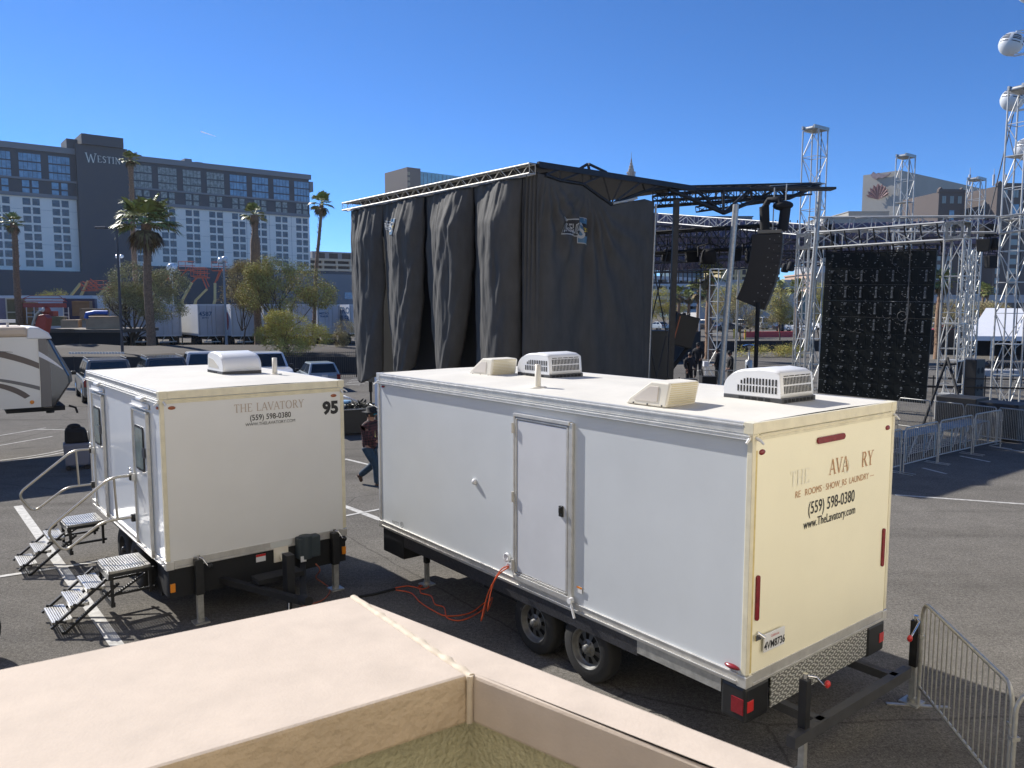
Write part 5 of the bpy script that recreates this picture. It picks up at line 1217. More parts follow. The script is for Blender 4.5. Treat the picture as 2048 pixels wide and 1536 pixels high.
for i, (a, b_, yb, Y, lb) in enumerate(((1478, 1560, 714, 60, 'clipped yellow hedge left of the lone tower'), (1562, 1600, 714, 59, 'clipped yellow hedge at the foot of the lone tower'), (1330, 1420, 640, 120, 'low hedge below the white parking deck'))):
    p0, p1 = G(a, yb), G(b_, yb); m = MB(); rng = random.Random(50 + i); crown(m, [((p0.lerp(p1, k / 6)) + V((0, 0, .45)), ((p1 - p0).length / 9, .7, .42)) for k in range(7)], 260, .05 * Y / 60, rng, 0, 12)
    tag(m.build('hedge', LFG if i < 2 else LFM), lb, 'hedge')
g0 = MB(); rng = random.Random(77)
for k in range(420):
    x, y = rng.uniform(-54, -2), rng.uniform(51, 68); h = rng.uniform(.15, .55)
    for j in range(7): a = rng.uniform(0, 2 * pi); g0.add([(x, y, .1), (x + .05, y, .1), (x + cos(a) * h * .8, y + sin(a) * h * .8, h + .25)], [(0, 1, 2), (2, 1, 0)])
tag(g0.build('dry_groundcover', LFY), 'dry scrub on the bank', 'scrub', kind='stuff')
def palm(label, px, ytop, Y, ybase=None, R_=1.6, nf=26, tr=.19, lean=0, skirt=.4, seed=1, pine=0):
    top = P(px, ytop, Y); rng = random.Random(seed); t = thing('fan_palm', label, 'palm tree', (top.x - lean, top.y, 0), 0, 'fan palms')
    H_ = top.z; m = MB(); k = 22; pts = []; rr = []
    for i in range(k + 1):
        f = i / k; pts.append((lean * f ** 1.4 + .04 * sin(f * 9), 0, H_ * f)); b_ = tr * (1.25 - .35 * f) * (1 + .06 * (i % 2))
        if pine and .62 < f < .86: b_ *= 1.55
        if f > .93: b_ *= 1.35
        rr.append(b_)
    m.path(pts, rr, 10)
    for i in range(int(H_ * 9)):
        f = rng.uniform(.15, 1); a = rng.uniform(0, 2 * pi); r = tr * (1.25 - .35 * f); z = H_ * f; cx = lean * f ** 1.4
        m.tube((cx + r * cos(a), r * sin(a), z), (cx + (r + .09) * cos(a), (r + .09) * sin(a), z + .16), .035, 3, .01)
    m.build('trunk', PBARK, t)
    def fronds(n, elv, mm, name, ln, droop):
        c = MB()
        for i in range(n):
            a = rng.uniform(0, 2 * pi); e = R(rng.uniform(*elv)); L_ = ln * rng.uniform(.75, 1.05)
            d = V((cos(a) * cos(e), sin(a) * cos(e), sin(e))); p0 = V((lean, 0, H_)); p1 = p0 + d * L_ * .5; c.tube(p0, p1, .03, 3, .015)
            sd = d.cross(V((0, 0, 1))).normalized(); up = sd.cross(d); ns = 13; fold_ = rng.uniform(.1, .4); first = None
            for s_ in range(ns):
                th = R(-78 + 156 * s_ / (ns - 1)); q = (d * cos(th) + sd * sin(th) + up * fold_ * abs(sin(th)) * .6).normalized(); Ls = L_ * .62 * (1 - .25 * abs(sin(th)))
                mid = p1 + q * Ls * .6 + V((0, 0, -.04)); tip = p1 + q * Ls * .95 + V((0, 0, -droop * rng.uniform(.5, 1.2) * Ls)); w_ = q.cross(up).normalized() * Ls * .085
                c.add([p1, mid - w_, tip, mid + w_], [(0, 1, 2, 3)])
        c.build(name, mm, t)
    fronds(nf, (-25, 80), PLM, 'frond', R_, .35); fronds(int(nf * skirt), (-80, -35), PLD, 'dead_frond', R_ * .75, .5); return t
palm('tall fan palm in front of the lettered dark tower', 260, 318, 84, R_=1.15, seed=1, tr=.24)
palm('big fan palm with the widest crown beside the dark lamp post', 291, 448, 58, R_=2.6, nf=44, seed=2, tr=.27, skirt=.5)
palm('fan palm with a thick shaggy trunk left of the broad mesquite', 508, 430, 68, R_=1.25, seed=3, tr=.26, pine=1, nf=22)
palm('slim leaning palm against the sky between hotel and stage', 643, 408, 76, R_=1.45, seed=4, tr=.15, lean=1.1)
palm('fan palm at the left edge of the picture', 27, 446, 64, R_=1.15, seed=5, tr=.22, nf=20)
palm('fan palm with orange trunk under the black beam', 1420, 552, 60, R_=1.5, seed=6, tr=.24)
palm('fan palm with orange trunk right of the video wall', 1882, 562, 60, R_=1.4, seed=7, tr=.22)
palm('small palm in front of the parking deck, left of three', 1358, 590, 105, R_=1.5, seed=8, tr=.2); palm('small palm in front of the parking deck, middle of three', 1378, 594, 110, R_=1.4, seed=9, tr=.2); palm('small palm in front of the parking deck, right of three', 1398, 580, 105, R_=2.1, seed=10, tr=.22)
palm('distant palm right of the lower speaker boxes', 1562, 572, 120, R_=1.4, seed=11, tr=.18); palm('left of the twin small palms above the tent', 1967, 580, 130, R_=1.5, seed=12, tr=.2); palm('right of the twin small palms above the tent', 1975, 583, 128, R_=1.4, seed=13, tr=.2)
palm('bushy palm beside the left leg of the goal post', 1596, 578, 75, R_=1.3, seed=14, tr=.2)
# ================================================================ vehicles
def paint(name, c, r=.3): return mat(name, c, r, var=.03, scale=2, coat=.8)
CARS = {}
def car(kind, pm, label, loc, az, group='cars parked at the edge of the lot', lod=0):
    key = (kind, pm.name, lod)
    if key in CARS: 
        o = dup(CARS[key], loc=loc, rz=R(az), label=label, group=group); return o
    t = thing('pickup_truck' if kind == 'pickup' else 'parked_car', label, 'pickup' if kind == 'pickup' else 'car', loc, R(az), group)
    # local +x forward
    S = {'suv': dict(L=4.9, W=1.95, zb=1.05, zr=1.80, b0=-2.35, b1=1.0, r0=-2.15, r1=.25, hood=1.08, nose=.82),
         'hatch': dict(L=4.2, W=1.76, zb=.92, zr=1.50, b0=-2.0, b1=1.05, r0=-1.55, r1=.2, hood=.95, nose=.7),
         'sedan': dict(L=4.7, W=1.82, zb=.95, zr=1.45, b0=-1.9, b1=1.1, r0=-1.1, r1=.2, hood=.96, nose=.7),
         'pickup': dict(L=5.8, W=2.02, zb=1.18, zr=1.93, b0=-.75, b1=1.35, r0=-.55, r1=.75, hood=1.24, nose=.9),
         'van': dict(L=5.4, W=2.0, zb=1.2, zr=2.2, b0=-2.6, b1=2.0, r0=-2.5, r1=1.2, hood=1.2, nose=.8)}[kind]
    L_, W_ = S['L'], S['W']; h = L_ / 2; wr = .39 if kind in ('suv', 'pickup') else .33; wx = (-L_ * .30, L_ * .31)
    prof = [(-h, .38), (-h + .02, S['zb'] * .92), (-h + .15, S['zb']), (S['b1'], S['zb'] + .02), (h - .35, S['hood'] - .06), (h - .06, S['nose']), (h, .5), (h - .05, .32), (-h + .1, .3)]
    if kind == 'pickup': prof = [(-h, .5), (-h, 1.12), (-h + .05, 1.16), (S['b1'], 1.2), (h - .4, 1.16), (h - .08, 1.02), (h, .6), (h - .05, .4), (-h + .1, .42)]
    b = MB(); n = len(prof); ys = [(-W_ / 2 + .02, .94), (-W_ / 2 + .0, 1), (W_ / 2, 1), (W_ / 2 - .02, .94)]
    b.prism(prof, -W_ / 2, W_ / 2); body = b.build('body', pm, t, bevel=.07)
    g = MB(); b0, b1, r0, r1, zb_, zr_ = S['b0'], S['b1'], S['r0'], S['r1'], S['zb'], S['zr']; wb, wt = W_ / 2 - .03, W_ / 2 - .24
    bot = [(b0, -wb, zb_ - .02), (b1, -wb, zb_ - .02), (b1, wb, zb_ - .02), (b0, wb, zb_ - .02)]; top = [(r0, -wt, zr_), (r1, -wt, zr_ - .02), (r1, wt, zr_ - .02), (r0, wt, zr_)]
    g.hexa(bot + top); g.build('cab' if kind == 'pickup' else 'roof', pm, t, bevel=.06)
    B_, T_ = [V(p) for p in bot], [V(p) for p in top]
    def pane(i, j, u0, u1, v0, v1, nm='window', mm=GLASS):
        def q(u, v): return B_[i].lerp(B_[j], u).lerp(T_[i].lerp(T_[j], u), v)
        nn = (q(1, 0) - q(0, 0)).cross(q(0, 1) - q(0, 0)).normalized() * .012
        MB().hexa([q(u0, v0) - nn * .5, q(u1, v0) - nn * .5, q(u1, v0) + nn, q(u0, v0) + nn, q(u0, v1) - nn * .5, q(u1, v1) - nn * .5, q(u1, v1) + nn, q(u0, v1) + nn]).build(nm, mm, t)
    pane(1, 2, .07, .93, .08, .9, 'windscreen'); pane(3, 0, .08, .92, .15, .88, 'rear_window')
    sp_ = ((.05, .47), (.52, .93)) if kind != 'suv' and kind != 'van' else ((.04, .26), (.30, .60), (.64, .94))
    for u0, u1 in sp_: pane(0, 1, u0, u1, .12, .88); pane(2, 3, 1 - u1, 1 - u0, .12, .88)
    for x in wx:
        for s in (1, -1):
            q = MB().at((x, s * (W_ / 2 - .12), wr), rx=R(90) if s > 0 else R(-90)); q.lathe([(.001, -.10), (wr * .62, -.10), (wr * .66, -.13), (wr * .93, -.13), (wr, -.08), (wr, .12), (wr * .5, .12)], 20); w_ = q.build('wheel', RUB, t)
            if not lod: MB().at((x, s * (W_ / 2 - .12), wr), rx=R(90) if s > 0 else R(-90)).lathe([(.001, -.135), (wr * .2, -.14), (wr * .6, -.13), (wr * .62, -.1)], 14).build('rim', CHROME if kind != 'hatch' else RIM, w_)
            MB().at((x, s * (W_ / 2 + .004), wr)).prism([(wr * 1.18 * cos(a), wr * 1.18 * sin(a)) for a in [pi * i / 10 for i in range(11)]], -.01 * s, .006 * s).build('wheel_arch', BLKM, t) if not lod else None
    for s in (1, -1):
        MB().cbox((h - .1, s * (W_ / 2 - .24), S['nose'] - .04), (.16, .38, .16)).build('headlight', mat('headlight_lens', (.7, .72, .74), .15), t, bevel=.03)
        MB().cbox((-h + .04, s * (W_ / 2 - .12), zb_ * .82), (.1, .2, .28)).build('tail_light', REDL, t, bevel=.02)
        if not lod: MB().cbox((b1 - .25, s * (W_ / 2 + .12), zb_ + .06), (.14, .2, .16)).build('mirror', BLK, t, bevel=.03)
    if not lod:
        MB().cbox((h - .02, 0, S['nose'] - .14), (.06, W_ * .62, .24)).build('grille', BLK, t, bevel=.02); MB().cbox((h, 0, .42), (.08, W_ * .9, .14)).build('bumper', mat('bumper_grey', (.2, .2, .21), .4), t, bevel=.02)
        MB().cbox((-h - .01, 0, .82), (.03, .32, .14)).build('licence_plate', ACW, t); MB().cbox((-h - .02, 0, .48), (.06, W_ * .9, .16)).build('bumper', mat('bumper_grey', (.2, .2, .21), .4), t, bevel=.02)
        if kind == 'suv': MB().tube((-1.9, -.72, 1.83), (.2, -.72, 1.83), .02, 5).tube((-1.9, .72, 1.83), (.2, .72, 1.83), .02, 5).build('roof_rack', BLK, t)
    if kind == 'pickup': MB().box(-h + .12, S['b0'] - .1, -W_ / 2 + .12, W_ / 2 - .12, 1.165, 1.175).build('bed_liner', BLKM, t)
    CARS[key] = t; CH[t.name] = kids(t); return t
def at_h(px, py, z): return G(px, py, z)
def place(px, Y): p = P(px, 700, Y); return V((p.x, p.y, 0))
GREY = paint('graphite_paint', (.10, .105, .11)); DK = paint('dark_blue_grey_paint', (.035, .04, .05)); WHT = paint('white_car_paint', (.68, .70, .72)); SIL = paint('silver_paint', (.34, .40, .45)); BLU = paint('blue_paint', (.03, .08, .25)); REDP = paint('red_paint', (.35, .02, .02)); BLKP = paint('black_paint', (.012, .012, .014))
car('suv', GREY, 'dark grey estate car with pale roof behind the small trailer corner', place(212, 32.6) + V((-1.0, 1.6, 0)), 123)
car('suv', DK, 'dark blue off road car with roof lights behind the small trailer', place(322, 33.8) + V((-.9, 1.8, 0)), 121)
car('pickup', WHT, 'white pickup seen from behind, half hidden by the roof air conditioner', place(398, 35) + V((-.3, 1.4, 0)), 117)
pk4 = car('pickup', WHT, 'white pickup facing the camera behind the roof vent pipe', place(545, 37.5) + V((-.7, 1.2, 0)), -66)
ht5 = car('hatch', SIL, 'silver hatchback with red tail lights at the end of the row', place(630, 37.5) + V((-.2, 1.2, 0)), 114)
ht5.scale = (.88,) * 3; pk4.scale = (.93,) * 3
cl_ = [WHT, SIL, DK, GREY, BLU, BLKP, REDP, WHT]; rng = random.Random(12)
lot = [(1382, 646, 92, 'sedan', 1), (1402, 648, 88, 'sedan', 0), (1418, 652, 80, 'suv', 5), (1455, 655, 84, 'sedan', 5), (1476, 650, 80, 'suv', 3), (1500, 641, 100, 'sedan', 1), (1524, 637, 108, 'van', 0), (1545, 651, 78, 'van', 7), (1560, 640, 100, 'sedan', 2), (1575, 655, 80, 'sedan', 5), (1590, 643, 96, 'suv', 4), (1598, 656, 78, 'suv', 0), (1614, 645, 92, 'sedan', 0), (1624, 636, 112, 'van', 0), (1632, 652, 80, 'pickup', 7), (1648, 641, 100, 'suv', 0), (1488, 634, 120, 'sedan', 0), (1508, 634, 118, 'sedan', 2), (1540, 634, 120, 'suv', 0), (1575, 634, 124, 'sedan', 1), (1893, 664, 74, 'sedan', 6), (1903, 662, 78, 'suv', 5), (1877, 663, 78, 'suv', 3), (1890, 652, 95, 'van', 0), (1316, 652, 86, 'sedan', 1), (1606, 634, 120, 'suv', 3)] + [(1446 + k_ * 13.7, 633 + (k_ * 7) % 13, 0, ('sedan', 'suv', 'sedan', 'van')[k_ % 4], (0, 7, 1, 0, 5, 2)[k_ % 6]) for k_ in range(14)]
cn = ['white', 'silver', 'dark', 'grey', 'blue', 'black', 'red', 'white']
wh_ = lambda px: 'behind the left leg of the goal post' if px > 1585 and px < 1670 else 'right of the video wall' if px > 1700 else 'between the speaker array and the lone tower' if px > 1540 else 'left of the speaker array pole' if px > 1440 else 'behind the open stage'
od_ = ['leftmost', 'shaded', 'front', 'nose out', 'parked askew', 'far left', 'tall', 'closest', 'low', 'small', 'blue sided', 'tilted', 'pale roofed', 'boxy', 'long', 'rightmost', 'upper', 'upper right', 'high roofed', 'top', 'centre', 'dark windowed', 'hidden', 'back', 'edge', 'half seen'] + [q_ + ' of the packed middle row' for q_ in ('first', 'second', 'third', 'fourth', 'fifth', 'sixth', 'seventh', 'eighth', 'ninth', 'tenth', 'eleventh', 'twelfth', 'thirteenth', 'fourteenth')]
for i, (px, py, Y, k, c) in enumerate(lot):
    Y = 6221 / (py + 7 - 614)
    row = 'in the nearest row' if Y < 82 else 'in the middle row' if Y < 104 else 'in the farthest row'
    car(k, cl_[c], (f"{cn[c]} {k} {wh_(px)}, {row}, {od_[i]}" if i < 26 else f"small {cn[c]} {k} in the distant lot, {od_[i]}"), place(px, Y), rng.choice((100, 115, 8, 190, -60)), 'cars in the distant parking lot', lod=1)
# red kerb block and yellow bollards
a, b_ = G(1490, 675), G(1604, 674); tag(MB().hexa([(a.x, a.y, 0), (b_.x, b_.y, 0), (b_.x, b_.y + .5, 0), (a.x, a.y + .5, 0), (a.x, a.y, .75), (b_.x, b_.y, .75), (b_.x, b_.y + .5, .75), (a.x, a.y + .5, .75)]).build('barrier_wall', mat('red_barrier', (.62, .07, .07), .6)), 'low red barrier in front of the distant lot', 'barrier')
tag(MB().hexa([G(1898, 700), G(1968, 699), G(1968, 695), G(1898, 696)] + [p + V((0, 0, .16)) for p in (G(1898, 700), G(1968, 699), G(1968, 695), G(1898, 696))]).build('kerb', mat('red_kerb', (.5, .06, .08), .7)), kind='structure')
bo = None
for i, px in enumerate((1452, 1468, 1480, 1490)):
    g = G(px, 676 + i); lb = ('first', 'second', 'third', 'fourth')[i] + ' yellow bollard from the left beside the low red barrier'
    if not bo: bo = MB().tube((0, 0, 0), (0, 0, 1.2), .11, 8).build('bollard', mat('yellow_bollard', (.55, .42, .04), .5)); tag(bo, lb, 'bollard', 'yellow bollards'); bo.location = g
    else: dup(bo, loc=g, label=lb)
# ---- semi trailers
STW = mat('trailer_white', (.60, .61, .62), .4, var=.06, scale=.8); SDR = mat('trailer_door', (.50, .51, .53), .5, var=.05, scale=1)
semi = None
spots = [(214, 'partly hidden by the grey green tree'), (258, 'behind the nearest palm trunk'), (309, 'left of the numbered box trailer'), (398, 'with the number 4587 on its door'), (464, 'with red marks on its side'), (529, 'left of the palo verde bush'), (580, 'hidden behind the palo verde bush'), (636, 'with blue letters on its door'), (700, 'with blue words on its side, nearest the stage')]
for i, (px, wh2) in enumerate(spots):
    Y = 77 if px < 600 else 84
    g = G(px, 0) if False else place(px, Y); lb = 'white box trailer ' + wh2
    if semi is None:
        # origin at the rear left corner; +x forward; body to the right (-y)
        semi = thing('box_trailer', lb, 'trailer', g, R(126), 'white box trailers parked side by side')
        MB().box(.05, 14, -2.6, 0, 1.15, 4.25).build('box', STW, semi)
        for y0, y1 in ((-1.28, -.08), (-2.52, -1.32)): 
            d = MB().box(-.02, .05, y0, y1, 1.25, 4.12).build('door', SDR, semi, bevel=.01)
            MB().tube((-.05, (y0 + y1) / 2 - .2 * (1 if y0 > -1.4 else -1), 1.2), (-.05, (y0 + y1) / 2 - .2 * (1 if y0 > -1.4 else -1), 4.15), .02, 5).tube((-.05, y0 + .08 if y0 < -1.4 else y1 - .08, 1.2), (-.05, y0 + .08 if y0 < -1.4 else y1 - .08, 4.15), .02, 5).build('lock_rod', GALV, d)
        MB().box(-.03, .05, -2.6, 0, 4.12, 4.27).box(-.03, .05, -2.6, 0, 1.1, 1.24).box(-.03, .05, -.07, 0, 1.2, 4.2).box(-.03, .05, -2.6, -2.53, 1.2, 4.2).build('end_frame', STW, semi)
        MB().box(-.05, 0, -2.1, -.5, .5, .62).tube((0, -.7, .55), (0, -1.0, 1.1), .04, 4).tube((0, -1.9, .55), (0, -1.6, 1.1), .04, 4).build('underrun_bar', GALV, semi)
        MB().box(.2, 13.8, -1.8, -.8, .8, 1.14).build('chassis', BLKM, semi)
        for x in (1.3, 2.6):
            for y in (-.3, -2.3): MB().tube((x, y - .25, .5), (x, y + .25, .5), .5, 16).build('wheel', RUB, semi)
        MB().tube((9, -.6, 0), (9, -.6, 1.1), .07, 6).tube((9, -2, 0), (9, -2, 1.1), .07, 6).build('landing_leg', GALV, semi)
        CH[semi.name] = kids(semi); o = semi
    else: o = dup(semi, loc=g, label=lb)
    if i in (3, 7, 8, 4):
        m = MB(); BI = mat('blue_lettering', (.04, .11, .22), .5)
        if i == 3: add_text(m, '4587', .62, (-.035, -.72, 3.1), (0, -1, 0), (0, 0, 1), bold=.012); add_text(m, 'METRO', .2, (-.036, -.72, 2.85), (0, -1, 0), (0, 0, 1), bold=.004)
        elif i == 7: add_text(m, 'METRO', .32, (-.035, -.75, 3.2), (0, -1, 0), (0, 0, 1), bold=.01); add_text(m, 'TRAILER', .26, (-.035, -.75, 2.9), (0, -1, 0), (0, 0, 1), bold=.01)
        elif i == 8: add_text(m, 'METRO', .95, (-.5 + 2.6, .012, 3.3), (-1, 0, 0), (0, 0, 1), bold=.02, xs=1.4); add_text(m, 'TRAILER', .8, (-.5 + 2.6, .012, 2.5), (-1, 0, 0), (0, 0, 1), bold=.02, xs=1.4)
        else: m.k = 0; m.prism([(1.2 + .5 * cos(a), 2.6 + .9 * sin(a)) for a in [i_ * .5 for i_ in range(12)]], .005, .014); BI = mat('red_mark', (.45, .09, .09), .5)
        m.build('lettering', BI, o)
# ---- flatbeds with crates and lifts at far left
PLY = mat('plywood', (.33, .20, .10), .8, var=.2, scale=1.5); PLYP = mat('pale_plywood', (.42, .31, .20), .8, var=.15, scale=1.2); OLV = mat('olive_crate', (.20, .17, .09), .8, var=.2, scale=1.5); TIM = mat('cream_frame', (.62, .55, .40), .6)
def crate(px0, px1, y0, y1, Y, mm, lb, d=2.2, frame=None, az=22, name='crate'):
    a = P(px0, y1, Y); b2 = P(px1, y0, Y); w_ = (px1 - px0) * Y / FPX; h_ = b2.z - a.z
    t = thing(name, lb, 'crate', (a.x, a.y, a.z), R(az)); MB().box(0, w_, 0, d, 0, h_).build('box', mm, t, bevel=.02)
    m = MB(); 
    for x in (0, w_ - .1): m.box(x, x + .1, -.05, 0, 0, h_)
    for z in (0, h_ * .5, h_ - .1): m.box(0, w_, -.045, -.002, z, z + .09)
    m.build('batten', frame or mm, t); return t
crate(14, 40, 596, 655, 64, OLV, 'tall olive crate in a cream frame beside the left palm', frame=TIM); crate(44, 66, 604, 652, 64.5, PLY, 'brown crate right of the left palm trunk'); crate(145, 176, 602, 632, 68, PLY, 'brown crate against the dark blue container', frame=PLY)
crate(172, 232, 633, 658, 60, PLYP, 'wide pale plywood crate on the flatbed trailer', frame=PLYP); crate(160, 208, 617, 640, 63, mat('mottled_panel', (.20, .17, .13), .7, var=.4, scale=2), 'mottled board stack behind the pale plywood crate'); crate(122, 153, 640, 656, 60, PLYP, 'low crate under a white cover', frame=PLYP)
crate(88, 122, 633, 652, 61, OLV, 'olive box in the middle of the flatbed'); crate(66, 90, 622, 652, 62, mat('slate_box', (.09, .11, .10), .7), 'slate coloured machine box behind the red lift')
o = crate(-20, 10, 596, 660, 68, mat('mauve_container', (.20, .18, .24), .6, var=.1), 'mauve shipping container at the left edge', name='container'); o = crate(128, 184, 597, 640, 72, mat('navy_container', (.03, .035, .08), .5), 'dark navy container behind the brown crate', name='container')
w0 = P(-20, 594, 74); tag(MB().box(w0.x, P(185, 594, 74).x, 74, 90, 4.15, P(-20, 592, 74).z + .05).box(w0.x, P(185, 594, 74).x, 74.2, 90, 1.2, 4.14).build('box_trailer', STW), 'long white trailer side behind the crates', 'trailer')
tp = P(172, 628, 59.5); tag(MB().path([(tp.x, tp.y, tp.z - .3), (tp.x + .1, tp.y - .05, tp.z), (tp.x + .7, tp.y, tp.z + .12), (tp.x + 1.6, tp.y + .1, tp.z + .1)], .17, 6).build('tarpaulin_roll', mat('blue_tarp', (.02, .10, .42), .5)), 'bright blue rolled tarpaulin on the pale crate', 'tarpaulin')
for i, (p0, p1, Y, lb) in enumerate(((60, 160, 61, 'black flatbed trailer under the middle crates'), (150, 246, 59, 'black flatbed trailer under the pale plywood crate'))):
    a, b2 = P(p0, 663, Y), P(p1, 663, Y); t = thing('flatbed_trailer', lb, 'trailer', (a.x, a.y, 0)); w_ = (b2.x - a.x)
    MB().box(0, w_, 0, 6, a.z - .1, a.z + .15).build('bed', mat('weathered_bed', (.10, .08, .06), .7, var=.3), t); MB().box(.2, w_ - .2, .2, .35, .5, a.z - .1).box(.3, w_ - .3, 0, .06, .75, .82).build('underframe', BLKM, t)
    for x in (.5, w_ - .5):
        for y in (1, 2.2): MB().tube((x - .25, y, .48), (x + .25, y, .48), .48, 14).build('wheel', RUB, t)
RM = mat('machine_red', (.35, .06, .04), .5, var=.15); YB = mat('boom_yellow', (.42, .37, .18), .5, var=.15); ORM = mat('lift_orange', (.42, .10, .05), .5, var=.1)
t = thing('red_machine_frame', 'red steel machine frame with railings among the crates', 'machine', P(55, 640, 62)); 
m = MB()
for z in (1.65, 1.45, .98): m.box(-.3, 3.1, 0, .08, z, z + (.06 if z > 1.2 else .34))
m.tube((-.2, 0, 1.7), (.3, 0, 1.9), .03, 4).tube((.3, 0, 1.9), (2.6, 0, 1.9), .03, 4).tube((2.6, 0, 1.9), (3.2, 0, 1.4), .03, 4)
m.box(1.2, 2.0, .1, .8, .1, .7).sph((1.5, 0, .75), .35, 10, 6)
m.build('frame', RM, t); m = MB()
for x in (0, .6, 1.5, 2.9, 3.3): m.tube((x, -.05, -.3), (x, -.05, 1.0), .035, 4)
for z in (.35, .05): m.tube((0, -.05, z + .2), (.6, -.05, z + .2), .03, 4).tube((2.9, -.05, z + .2), (3.3, -.05, z + .2), .03, 4)
m.box(-.1, 2.0, -.05, 0, 1.52, 1.60); m.box(2.1, 3.0, -.06, -.01, 1.5, 1.56); m.sph((1.45, -.2, .8), .2, 10, 6); m.build('railing', mat('railing_white', (.66, .62, .56), .5), t)
t = thing('truck_fender', 'red curved hood part with grey trim standing above the camper roof', 'vehicle part', P(78, 668, 40)); 
m = MB(); pr_ = [(-.28, -.2), (-.16, .55), (0, .95), (.3, 1.0), (.45, .8), (.34, .3), (.22, -.2)]; m.prism(pr_, 0, .5); m.build('panel', mat('fender_red', (.30, .045, .03), .5, var=.1), t, bevel=.03)
m = MB(); m.path([(-.36, -.05, -.2), (-.26, -.05, .5), (-.06, -.05, 1.0), (.1, -.05, 1.12)], .06, 6); m.build('trim', mat('trim_grey', (.3, .31, .28), .5), t)
lifts = [((138, 596), (161, 567), (180, 581), 'yellow boom lift, left one of the pair above the crates'), ((160, 595), (176, 562), (197, 578), 'yellow boom lift with red basket, right one of the pair above the crates'), ((192, 595), (216, 574), (232, 582), 'yellow boom lift half hidden by the grey green tree'), ((300, 598), (318, 572), (334, 560), 'boom lift left of the orange baskets'),
         ((345, 598), (354, 560), (374, 540), 'orange boom lift with raised basket, left of the cluster'), ((366, 598), (384, 565), (398, 552), 'orange boom lift in the middle of the cluster'), ((392, 600), (414, 578), (404, 555), 'orange boom lift with crossed arms'), ((430, 600), (430, 566), (440, 541), 'orange boom lift beside the pale lamp post')]
for (b0, b1, b2, lb) in lifts:
    Y = 104; p0, p1, p2 = [P(x, y, Y) for x, y in (b0, b1, b2)]; g = V((p0.x - 1, p0.y, 0)); t = thing('boom_lift', lb, 'boom lift', g, 0, 'boom lifts in the storage yard')
    hot = b0[0] > 290
    MB().box(-1.2, 1.6, -1, 1, .5, 1.6).build('chassis', ORM, t, bevel=.1)
    for x in (-.9, 1.2):
        for y in (-1, 1): MB().tube((x, y - .2, .5), (x, y + .2, .5), .5, 12).build('wheel', RUB, t)
    MB().tube(V((0, 0, 1.5)), p0 - g, .2, 4).tube(p0 - g, p1 - g, .19, 4).build('boom', YB, t)
    MB().tube(p1 - g, p2 - g, .1, 4).tube(p1 - g + V((.3, 0, .3)), p2 - g + V((.3, 0, .3)), .07, 4).build('jib', ORM, t)
    c = p2 - g; m = MB()
    for z in (0, .55, 1.1): m.path([(c.x - .9, -.45, c.z + z), (c.x + .9, -.45, c.z + z), (c.x + .9, .45, c.z + z), (c.x - .9, .45, c.z + z)], .035, 4, True)
    for x in (-.9, 0, .9): m.tube((c.x + x, -.45, c.z), (c.x + x, -.45, c.z + 1.1), .035, 4)
    m.box(c.x - .9, c.x + .9, -.45, .45, c.z - .08, c.z); m.build('basket', ORM, t)
tw_ = P(344, 536, 95); tag(MB().sph((tw_.x, tw_.y, tw_.z), .62, 14, 8).tube((tw_.x, tw_.y, tw_.z - .5), (tw_.x, tw_.y, 0), .07, 5).tube((tw_.x - .25, tw_.y, tw_.z - .6), (tw_.x - .25, tw_.y, tw_.z - 1.6), .08, 5).build('globe_lamp', mat('globe_white', (.6, .68, .76), .2)), 'round pale globe lamp right of the big palm', 'lamp')
# ---- lamp posts
def lamp(px, ytop, Y, label, heads, mm=DGR, r=.09):
    p = P(px, ytop, Y); t = thing('lamp_post', label, 'lamp post', (p.x, p.y, 0)); MB().tube((0, 0, 0), (0, 0, p.z), r, 8, r * .7).tube((0, 0, 0), (0, 0, .7), r * 2, 10).build('pole', mm, t)
    for dx, dz, k in heads:
        MB().tube((0, 0, p.z - .1), (dx * .8, 0, p.z + dz), .04, 5).build('arm', mm, t)
        if k == 'flat': MB().cbox((dx, 0, p.z + dz), (.75, .3, .12)).build('lamp_head', mm, t, bevel=.03)
        else: MB().at((dx, -.1, p.z + dz), rx=R(60)).lathe([(.001, .12), (.14, .1), (.24, -.12), (.22, -.14), (.001, -.14)], 12).build('lamp_head', mat('floodlight_glass', (.72, .76, .8), .2), t)
lamp(233, 457, 53, 'dark lamp post with one long arm beside the big palm', [(-1.0, .05, 'flat')], mat('bronze_pole', (.06, .055, .06), .5), .1)
lamp(447, 520, 60, 'pale lamp post with two small floodlights', [(-.22, 0, 'f'), (.08, .12, 'f')], mat('pale_pole', (.26, .28, .30), .5), .11); lamp(239, 512, 90, 'thin pole with tiny floodlights behind the tree', [(-.25, 0, 'f'), (.25, 0, 'f')], PK, .07)
lamp(1401, 560, 75, 'pale post below the wide parking deck', [(.3, 0, 'flat')], PK, .08)
